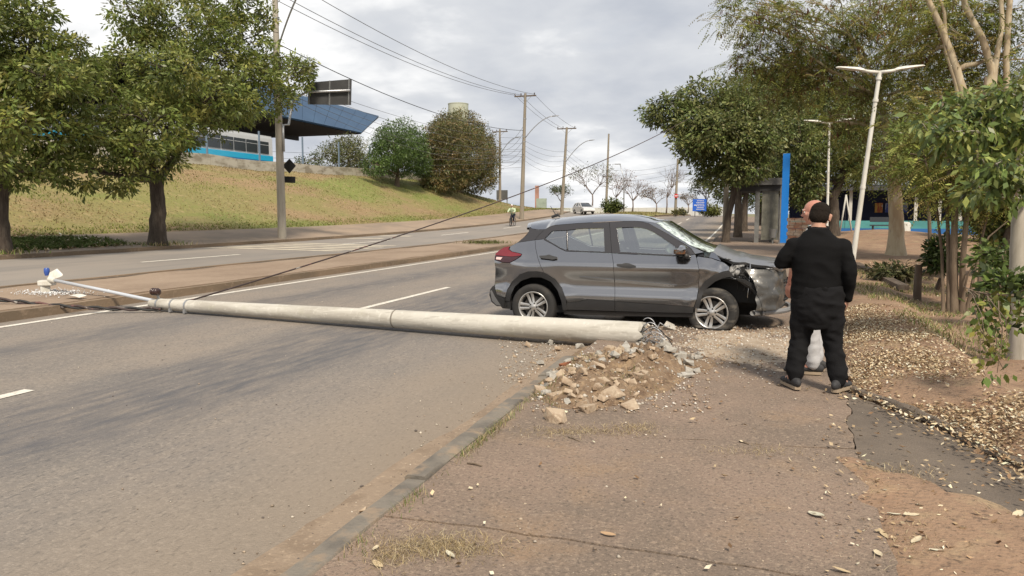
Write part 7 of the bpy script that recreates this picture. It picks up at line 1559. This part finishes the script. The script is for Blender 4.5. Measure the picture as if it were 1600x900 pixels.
def chunk(name, c, s, m, label, group, flat=.6):
    p = Vector(c); mb = MB(); pts = []
    bm = bmesh.new()
    for sx in (-1, 1):
        for sy in (-1, 1):
            for sz in (-1, 1):
                if rr.random() < .12: continue
                v = Vector((sx*s*rr.uniform(.45, 1.05), sy*s*rr.uniform(.35, .85), sz*s*flat*rr.uniform(.45, .95))); bm.verts.new(v)
    for _ in range(3): bm.verts.new(Vector((rr.uniform(-1, 1)*s, rr.uniform(-.8, .8)*s, rr.uniform(-.9, .9)*s*flat)))
    bmesh.ops.convex_hull(bm, input=bm.verts)
    M3 = Matrix.Rotation(rr.uniform(0, 6.28), 4, 'Z') @ Matrix.Rotation(rr.gauss(0, .35), 4, 'X') @ Matrix.Rotation(rr.gauss(0, .35), 4, 'Y')
    bmesh.ops.delete(bm, geom=[v for v in bm.verts if not v.link_faces], context='VERTS'); bmesh.ops.transform(bm, matrix=M3, verts=bm.verts)
    bmesh.ops.bevel(bm, geom=list(bm.edges), offset=s*.035, segments=1, affect='EDGES')
    me = bpy.data.meshes.new(name); bm.to_mesh(me); bm.free(); me.materials.append(m); o = bpy.data.objects.new(name, me); COL.objects.link(o); o.location = p
    return tag(o, label, 'rubble', group)
def gz_at(X, Y): return max(mound_z(X, Y), .122) if X > -1.72 else .01
big = [((975, 535), .15, M_greyr, 'white broken concrete block jammed under the snapped pole end', .75), ((955, 608), .14, M_tan, 'flat pale tan slab lying on the rubble heap', .28), ((985, 618), .15, M_tan, 'wide tan slab at the pavement-side foot of the rubble heap', .25), ((873, 637), .13, M_tan, 'loose tan stone lying apart at the foot of the heap', .5), ((882, 572), .085, M_redr, 'orange brick fragment on the kerb side of the heap', .6), ((868, 605), .11, M_tan, 'tilted tan lump at the kerb end of the heap', .6), ((918, 622), .10, M_tan, 'rounded tan stone low on the heap front', .5), ((962, 558), .13, M_tan, 'square-edged tan lump just below the torn wires', .6), ((1040, 553), .10, M_greyr, 'pale grey concrete lump beside the heap top', .7), ((1062, 560), .11, M_greyr, 'white concrete lump at the far end of the grey scatter', .6), ((1075, 566), .07, M_greyr, 'small white concrete piece ending the grey scatter', .6), ((1010, 552), .12, M_greyr, 'grey concrete piece between wires and grey scatter', .5), ((935, 575), .10, M_tan, 'brown clod with dry roots in the middle of the heap', .6)]
for (u, v), s, m, lab, fl in big:
    s *= .74; p = PZ(u, v, .22); p.z = gz_at(p.x, p.y)+s*fl*.35; chunk('rubble_block', p, s, m, lab, None, fl)
for i in range(230):
    u = rr.uniform(838, 1020); v = rr.uniform(545, 640); p = PZ(u, v, .2)
    if mound_z(p.x, p.y) < .13: continue
    s = rr.choice((.022, .028, .035, .04, .05, .06)); p.z = gz_at(p.x, p.y)+s*.2; chunk('rubble_piece', p, s, rr.choice((M_tan, M_tan, M_tan, M_mound, M_greyr)), 'small broken tan stone among many in the rubble heap', 'rubble heap pieces')
for i in range(42):
    u = rr.uniform(985, 1095); v = 540+rr.gauss(14, 9)+(u-985)*.10; p = PZ(u, v, .15); s = rr.choice((.03, .04, .05, .06)); p.z = gz_at(p.x, p.y)+s*.25; chunk('rubble_piece', p, s, M_greyr, 'small grey-white concrete fragment scattered beyond the heap', 'grey concrete fragments')
for (u, v), s, m, lab in (((825, 540), .05, M_tan, 'brown stone on the asphalt below the pole'), ((861, 536), .055, M_greyr, 'grey stone on the asphalt below the pole'), ((905, 543), .06, M_greyr, 'white flat stone on the asphalt near the heap'), ((872, 546), .045, M_tan, 'tan pebble on the asphalt between two stones'), ((845, 568), .04, M_greyr, 'small white stone on the asphalt near the kerb'), ((1045, 514), .09, M_greyr, 'white stone by the flat front tyre'), ((568, 798), .028, M_tan, 'lone pale pebble in the gutter dust')):
    p = PZ(u, v, .02 if u < 1000 else .125); p.z += s*.3; chunk('loose_stone', p, s, m, lab, None)
# ---- gravel (uncounted)
def octas(P, S, name, m, cols):
    N = len(P); d = np.array([[1, 0, 0], [-1, 0, 0], [0, 1, 0], [0, -1, 0], [0, 0, 1], [0, 0, -1]], float); f = np.array([[0, 2, 4], [2, 1, 4], [1, 3, 4], [3, 0, 4], [2, 0, 5], [1, 2, 5], [3, 1, 5], [0, 3, 5]])
    J_ = rng.uniform(.5, 1.2, size=(N, 6, 1)); a = rng.uniform(0, 6.28, N); ca, sa_ = np.cos(a), np.sin(a); D = d[None]*J_; X = D[..., 0]*ca[:, None]-D[..., 1]*sa_[:, None]; Yv = D[..., 0]*sa_[:, None]+D[..., 1]*ca[:, None]
    V = np.stack([X, Yv*.8, D[..., 2]*.6], -1)*S[:, None, None]+P[:, None]
    F = (np.arange(N)*6)[:, None, None]+f[None]; c = np.array(cols)[rng.integers(0, len(cols), N)]*(1+.2*rng.normal(size=(N, 1)))
    o = np_obj(name, V.reshape(-1, 3), F.reshape(-1, 3), m, None, np.repeat(np.clip(c, .01, .7), 8, axis=0), k=3); o['kind'] = 'stuff'; return o
M_grav = mat('gravel_stone', (.3, .25, .2), .95, attr='Col')
P = []
for i in range(5200):
    k = rng.random()
    if k < .55: u, v = rng.uniform(1000, 1235), 500+abs(rng.normal())*34+8
    elif k < .85: u, v = rng.uniform(830, 1110), rng.uniform(540, 645)
    else: u, v = rng.uniform(780, 930), rng.uniform(525, 600)
    p = PZ(u, v, .12); z = gz_at(p.x, p.y)
    if p.x < -1.9: p = PZ(u, v, 0); z = .005
    elif p.x < -1.72: continue
    P.append((p.x, p.y, z+.003))
P = np.array(P); octas(P, rng.gamma(1.7, .0048, len(P))+.003, 'gravel', M_grav, [(.34, .26, .18), (.42, .38, .32), (.26, .18, .12), (.50, .47, .42)])
P = []
for i in range(2600):
    x = rng.uniform(-10.2, -1.95) if rng.random() < .35 else -2.0-abs(rng.normal())*.25; y = rng.uniform(2.2, 24); P.append((x, y, .004))
for i in range(700):
    P.append((rng.uniform(-1.6, .9), rng.uniform(2.3, 9), .122))
P = np.array(P); octas(P, rng.gamma(1.6, .0028, len(P))+.002, 'road_grit', M_grav, [(.34, .27, .2), (.22, .17, .13), (.45, .4, .33), (.12, .10, .09)])
# concrete dust spread from the break
mb = MB(); mb.grid(lambda s, t: (lerp(-1.1, 1.0, s), lerp(7.6, 10.6, t), .113+.013*max(0, 1-((lerp(-1.1, 1.0, s)-.0)/.95)**2-((lerp(7.6, 10.6, t)-9.1)/1.35)**2)+.006*snoise(lerp(-1.1, 1.0, s), lerp(7.6, 10.6, t), 3, 2)+.004*snoise(lerp(-1.1, 1.0, s), lerp(7.6, 10.6, t), 14, 7)), 60, 60); tag(mb.obj('dust_spill', mat('concrete_dust', (.34, .275, .205), .95, bump=.8, bscale=60, layers=[((.24, .18, .125), 5, .45, .62, .7), ((.46, .41, .34), 40, .56, .68, .7)]), smooth=True, fixn=False), kind='structure')
# ---- leaf litter
def litter(name, XY, zf, size, cols, lift=.012):
    N = len(XY); P = np.array([(x, y, zf(x, y)+.004) for x, y in XY]); a = rng.uniform(0, 6.28, N); t1 = rng.normal(size=N)*.35; t2 = rng.normal(size=N)*.4
    d = unit(np.stack([np.cos(a), np.sin(a), t1], -1)); s = unit(np.stack([-np.sin(a), np.cos(a), t2], -1)); n = np.cross(d, s); L = (size*rng.uniform(.6, 1.35, N))[:, None]; w = L*rng.uniform(.2, .34, (N, 1)); cu = rng.uniform(-.1, .35, (N, 1))*L
    P = P+np.array([0, 0, 1])*np.abs(t1)[:, None]*L*.4+np.array([0, 0, lift])*rng.random((N, 1))
    V = np.stack([P-d*L*.5+n*cu*.6, P-d*L*.05+s*w+n*cu*.5, P+d*L*.5+n*cu, P-d*L*.05-s*w+n*cu*.5, P], 1)
    F = (np.arange(N)*5)[:, None, None]+np.array([[0, 4, 1], [1, 4, 2], [2, 4, 3], [3, 4, 0]])[None]
    c = np.array(cols)[rng.integers(0, len(cols), N)]*(1+.18*rng.normal(size=(N, 1))); o = np_obj(name, V.reshape(-1, 3), F.reshape(-1, 3), M_leafdry, None, np.repeat(np.clip(c, .02, .7), 4, axis=0), k=3); o['kind'] = 'stuff'; return o
STRAW = [(.62, .53, .37), (.48, .38, .24), (.34, .24, .14), (.66, .59, .45), (.19, .12, .07), (.46, .36, .23), (.22, .14, .08), (.30, .22, .13)]
XY = []
while len(XY) < 21000:
    y = 3.9+rng.random()**1.3*9; x = edge_x(y)+rng.uniform(.0, 1.05)
    dens = .30+1.1*(snoise(x, y, 1.1, 30)+.25)+.3*snoise(x, y, 4, 31)
    if rng.random() < dens*(1-.55*sstep(.75, 1.05, x-edge_x(y))): XY.append((x, y))
litter('leaf_litter', XY, bank_z, .029, STRAW)
XY = [(lambda y: (edge_x(y)+rng.uniform(.9, 6.5), y))(rng.uniform(4, 26)) for _ in range(4600)]
litter('leaf_litter', XY, bank_z, .036, STRAW)
XY = [(rng.uniform(.5, 1.7), rng.uniform(3.6, 7.2)) for _ in range(220)]+[(edge_x(y)+rng.normal()*.09-.08, y) for y in rng.uniform(4.2, 7, 420)]+[(rng.uniform(-1.6, .8), rng.uniform(2.4, 9)) for _ in range(90)]
litter('scattered_leaves', XY, lambda x, y: max(.124, bank_z(x, y) if x > edge_x(y)-.3 else 0), .04, STRAW)
XY = [(rng.uniform(.35, 2.6), rng.uniform(2.2, 5.0)) for _ in range(900)]
litter('leaf_crumbs', XY, lambda x, y: max(.119, bank_z(x, y)), .022, STRAW)
XY = [(lambda x: (x, rng.uniform(16, 21)))(rng.uniform(-24, -20.6)) for _ in range(900)]; litter('leaf_litter', XY, lambda x, y: walk_z(x, y), .14, STRAW)
for i, (u, v) in enumerate([(1432, 845), (1380, 835), (1485, 855), (1467, 862), (1372, 866), (1529, 790), (1518, 788), (1527, 802), (1576, 818), (1545, 832), (1507, 855), (1397, 805), (1425, 806), (1315, 892), (1525, 878), (1440, 792), (1590, 805), (1550, 818), (1470, 800), (703, 868), (587, 858), (590, 883), (950, 836), (1275, 805)]):
    p = PZ(u, v, .125); p.z = max(.125, bank_z(p.x, p.y))+.004; mb = MB(); L = rr.uniform(.030, .050); w = L*rr.uniform(.32, .5); cv = rr.uniform(.1, .35)
    mb.grid(lambda s, t: ((t-.5)*2*L, (s-.5)*2*w*math.sin(math.pi*(.06+.88*t))**.8, cv*w*((s-.5)*2)**2*1.3+cv*L*(t-.5)**2), 5, 8)
    o = mb.obj('dry_leaf', mat('fallen_leaf_%d' % (i % 4), [(.50, .43, .30), (.42, .33, .20), (.36, .24, .14), (.46, .44, .34)][i % 4], .85, layers=[((.25, .17, .1), 60, .5, .65, .6)]) if i < 4 else bpy.data.materials['fallen_leaf_%d' % (i % 4)], smooth=True); o.location = p; o.rotation_euler = (rr.gauss(0, .15), rr.gauss(0, .15), rr.uniform(0, 6.28))
    tag(o, 'single dry curled leaf lying on the bare pavement or soil', 'leaf', 'single dry leaves on the ground')
# ---- grass
def blades(name, XYZ, h, w, cols, lean=.5, lm=M_leafdry):
    P = np.array(XYZ, float); N = len(P); a = rng.uniform(0, 6.28, N); H_ = (h*rng.uniform(.5, 1.3, N))[:, None]; s = np.stack([np.cos(a), np.sin(a), np.zeros(N)], -1); ln = rng.normal(size=(N, 3))*lean; ln[:, 2] = 0
    tip = P+np.array([0, 0, 1])*H_+ln*H_; mid = P+np.array([0, 0, .6])*H_+ln*H_*.3; W = w*rng.uniform(.7, 1.3, (N, 1))
    V = np.stack([P-s*W, P+s*W, mid+s*W*.7, tip, mid-s*W*.7], 1); F = (np.arange(N)*5)[:, None, None]+np.array([[0, 1, 2], [0, 2, 4], [4, 2, 3]])[None]; c = np.array(cols)[rng.integers(0, len(cols), N)]*(1+.2*rng.normal(size=(N, 1)))
    o = np_obj(name, V.reshape(-1, 3), F.reshape(-1, 3), lm, None, np.repeat(np.clip(c, .02, .6), 3, axis=0), k=3); o['kind'] = 'stuff'; return o
DRY = [(.38, .30, .17), (.30, .23, .12), (.44, .37, .24), (.22, .16, .09)]; GRN = [(.12, .17, .04), (.16, .20, .06), (.20, .21, .08), (.09, .13, .03)]
L_ = []
for u0, v0, su, sv, n in ((690, 855, 85, 18, 1500), (610, 870, 40, 20, 500), (900, 676, 80, 9, 900), (990, 670, 40, 8, 400), (1180, 705, 70, 7, 300), (1400, 745, 60, 16, 450), (1450, 830, 90, 40, 700)):
    for _ in range(n):
        p = PZ(rng.normal(u0, su*.55), rng.normal(v0, sv*.6), .12)
        if p.x > -1.7: L_.append((p.x, p.y, .117 if p.x < .6 else max(.117, bank_z(p.x, p.y))))
blades('dry_grass', L_, .022, .0014, DRY, 1.6)
L_ = [(-1.70+abs(rng.normal())*.035, y, .118) for y in np.concatenate([rng.uniform(4.2, 6.4, 420), rng.normal(4.6, .25, 200), rng.normal(3.45, .12, 90), rng.normal(2.9, .1, 50)])]
for u0, v0, s in ((905, 570, 16), (945, 560, 22), (860, 605, 10), (985, 590, 26)):
    for _ in range(130): p = PZ(rng.normal(u0, s), rng.normal(v0, 8), .2); L_.append((p.x, p.y, gz_at(p.x, p.y)))
blades('kerb_grass', L_, .045, .0018, GRN+DRY, .7)
L_ = []; cc = []
while len(L_) < 36000:
    y = 8+rng.random()**1.3*95; x = rng.uniform(-34.1, -24.0); g = snoise(x, y, .16, 60)+.5*snoise(x, y, .5, 61)
    t = (-24-x)/10
    if t < .12 or rng.random() < .45+.6*g: L_.append((x, y, hillbank_z(x, y)-.03))
Lg = [p for p in L_ if (p[0] > -25.6 or abs(p[0]+29.5+.8*math.sin(p[1]*.2)) < 1.3+.8*snoise(p[1], 0, .1, 3)) and rng.random() < .85]; S_ = set(Lg); Ld = [p for p in L_ if p not in S_]
blades('bank_grass', Lg, .09, .022, [(.15, .185, .042), (.19, .20, .055), (.22, .20, .075), (.12, .15, .035)], .6); blades('bank_dry_grass', Ld, .07, .022, [(.24, .175, .09), (.19, .135, .065), (.18, .15, .055), (.28, .21, .12)], .6)
L_ = [(x, y, .2+rise(y)*kf(x)) for x, y in ((rng.uniform(-14+bend(100)*0, -11.2)+bend(y)*rng.random(), y) for y in rng.uniform(76, 125, 5000))]; blades('median_weeds', L_, .25, .03, [(.25, .21, .09), (.18, .19, .07), (.30, .25, .13)], .6)
L_ = []
for _ in range(9000): 
    x, y = rng.uniform(2.0, 4.4), rng.uniform(9.5, 22); L_.append((x, y, bank_z(x, y)))
blades('slope_grass', [p for p in L_ if snoise(p[0], p[1], .6, 70) > -.05], .07, .006, GRN+DRY, .8)
L_ = [(rng.uniform(-23.2, -20.8), rng.normal(18, 1.6), 0) for _ in range(5200)]; L_ = [(x, y, walk_z(x, y)) for x, y, _ in L_ if y < 21.5]; blades('verge_cover', L_, .12, .03, [(.08, .12, .03), (.11, .15, .04), (.14, .15, .06)], 1.2)
L_ = [(-20.6+rng.normal()*.45, yy+rng.normal()*.5, .5) for yy in (22.0, 16.0) for _ in range(280)]; blades('trunk_tufts', L_, .16, .012, GRN+DRY, .6)
L_ = [(-12.2+rng.normal()*.5, 34+rng.normal()*.5, .2+rise(34)) for _ in range(500)]; blades('median_tuft', L_, .16, .012, [(.08, .09, .03), (.12, .12, .05)], .9)
# broken lamp glass on the median
P = []
for _ in range(900): p = PZ(rng.normal(82, 30), rng.normal(457, 2.4), .18); P.append((p.x, p.y, .19))
P = np.array(P); octas(P, rng.gamma(2, .005, len(P))+.003, 'broken_glass', mat('glass_bits', (.7, .72, .74), .2, attr='Col'), [(.75, .78, .8), (.6, .62, .63), (.45, .44, .42)])
p = PZ(118, 466, .18); mb = MB(); mb.grid(lambda s, t: (p.x+(s-.5)*.34, p.y+(t-.5)*.16, .20+.03*math.sin(s*3)+.02*t), 8, 4); tag(mb.obj('lamp_cover', M_whpost, smooth=True), 'curved white lamp cover piece lying on the median edge', 'lamp part')
# twigs
for i, (u0, v0, u1, v1) in enumerate([(730, 724, 753, 728), (888, 683, 906, 690), (1155, 690, 1170, 694)]):
    a, b = PZ(u0, v0, .125), PZ(u1, v1, .125); mb = MB(); mb.tube([a, a.lerp(b, .5)+Vector((0, 0, .006)), b], [.006, .006, .004], 6); tag(mb.obj('twig', M_bark2, smooth=True), ['pale twig beside the green kerb tufts', 'dark twig in the dry grass patch', 'dark twig along the pavement joint'][i], 'twig')
# ---- broken lip of concrete along the slope edge
pts = [(.80, 7.35), (.93, 6.98), (1.10, 6.66), (1.28, 6.28), (1.44, 5.86), (1.60, 5.30), (1.80, 4.80), (2.05, 4.25)]
ln = thing('broken_edging', 'broken dark concrete edging lifted along the leafy slope', 'edging', (1.3, 6.2, .1))
for k in range(len(pts)-1):
    a, b = Vector((*pts[k], .14)), Vector((*pts[k+1], .14)); d = (b-a).normalized(); s = d.cross(Vector((0, 0, 1))); vs = []; n = 12
    for i in range(n):
        t = i/(n-1); c = a.lerp(b, .015+.97*t)
        for q in range(9):
            an = math.pi*(q/8); r = .040*(1+.5*snoise(c.x*4, c.y*4+q, 2, 55)); vs.append(c-s*math.cos(an)*r*1.15+Vector((0, 0, math.sin(an)*r*.95-.03+.02*snoise(c.x, c.y, 2, 8))))
    mb = MB(); mb.add(vs, [(i*9+q, i*9+q+1, (i+1)*9+q+1, (i+1)*9+q) for i in range(n-1) for q in range(8)]+[tuple(range(9)), tuple((n-1)*9+q for q in range(8, -1, -1))]); mb.obj('edging_piece', M_patch, ln, smooth=True, angle=50)
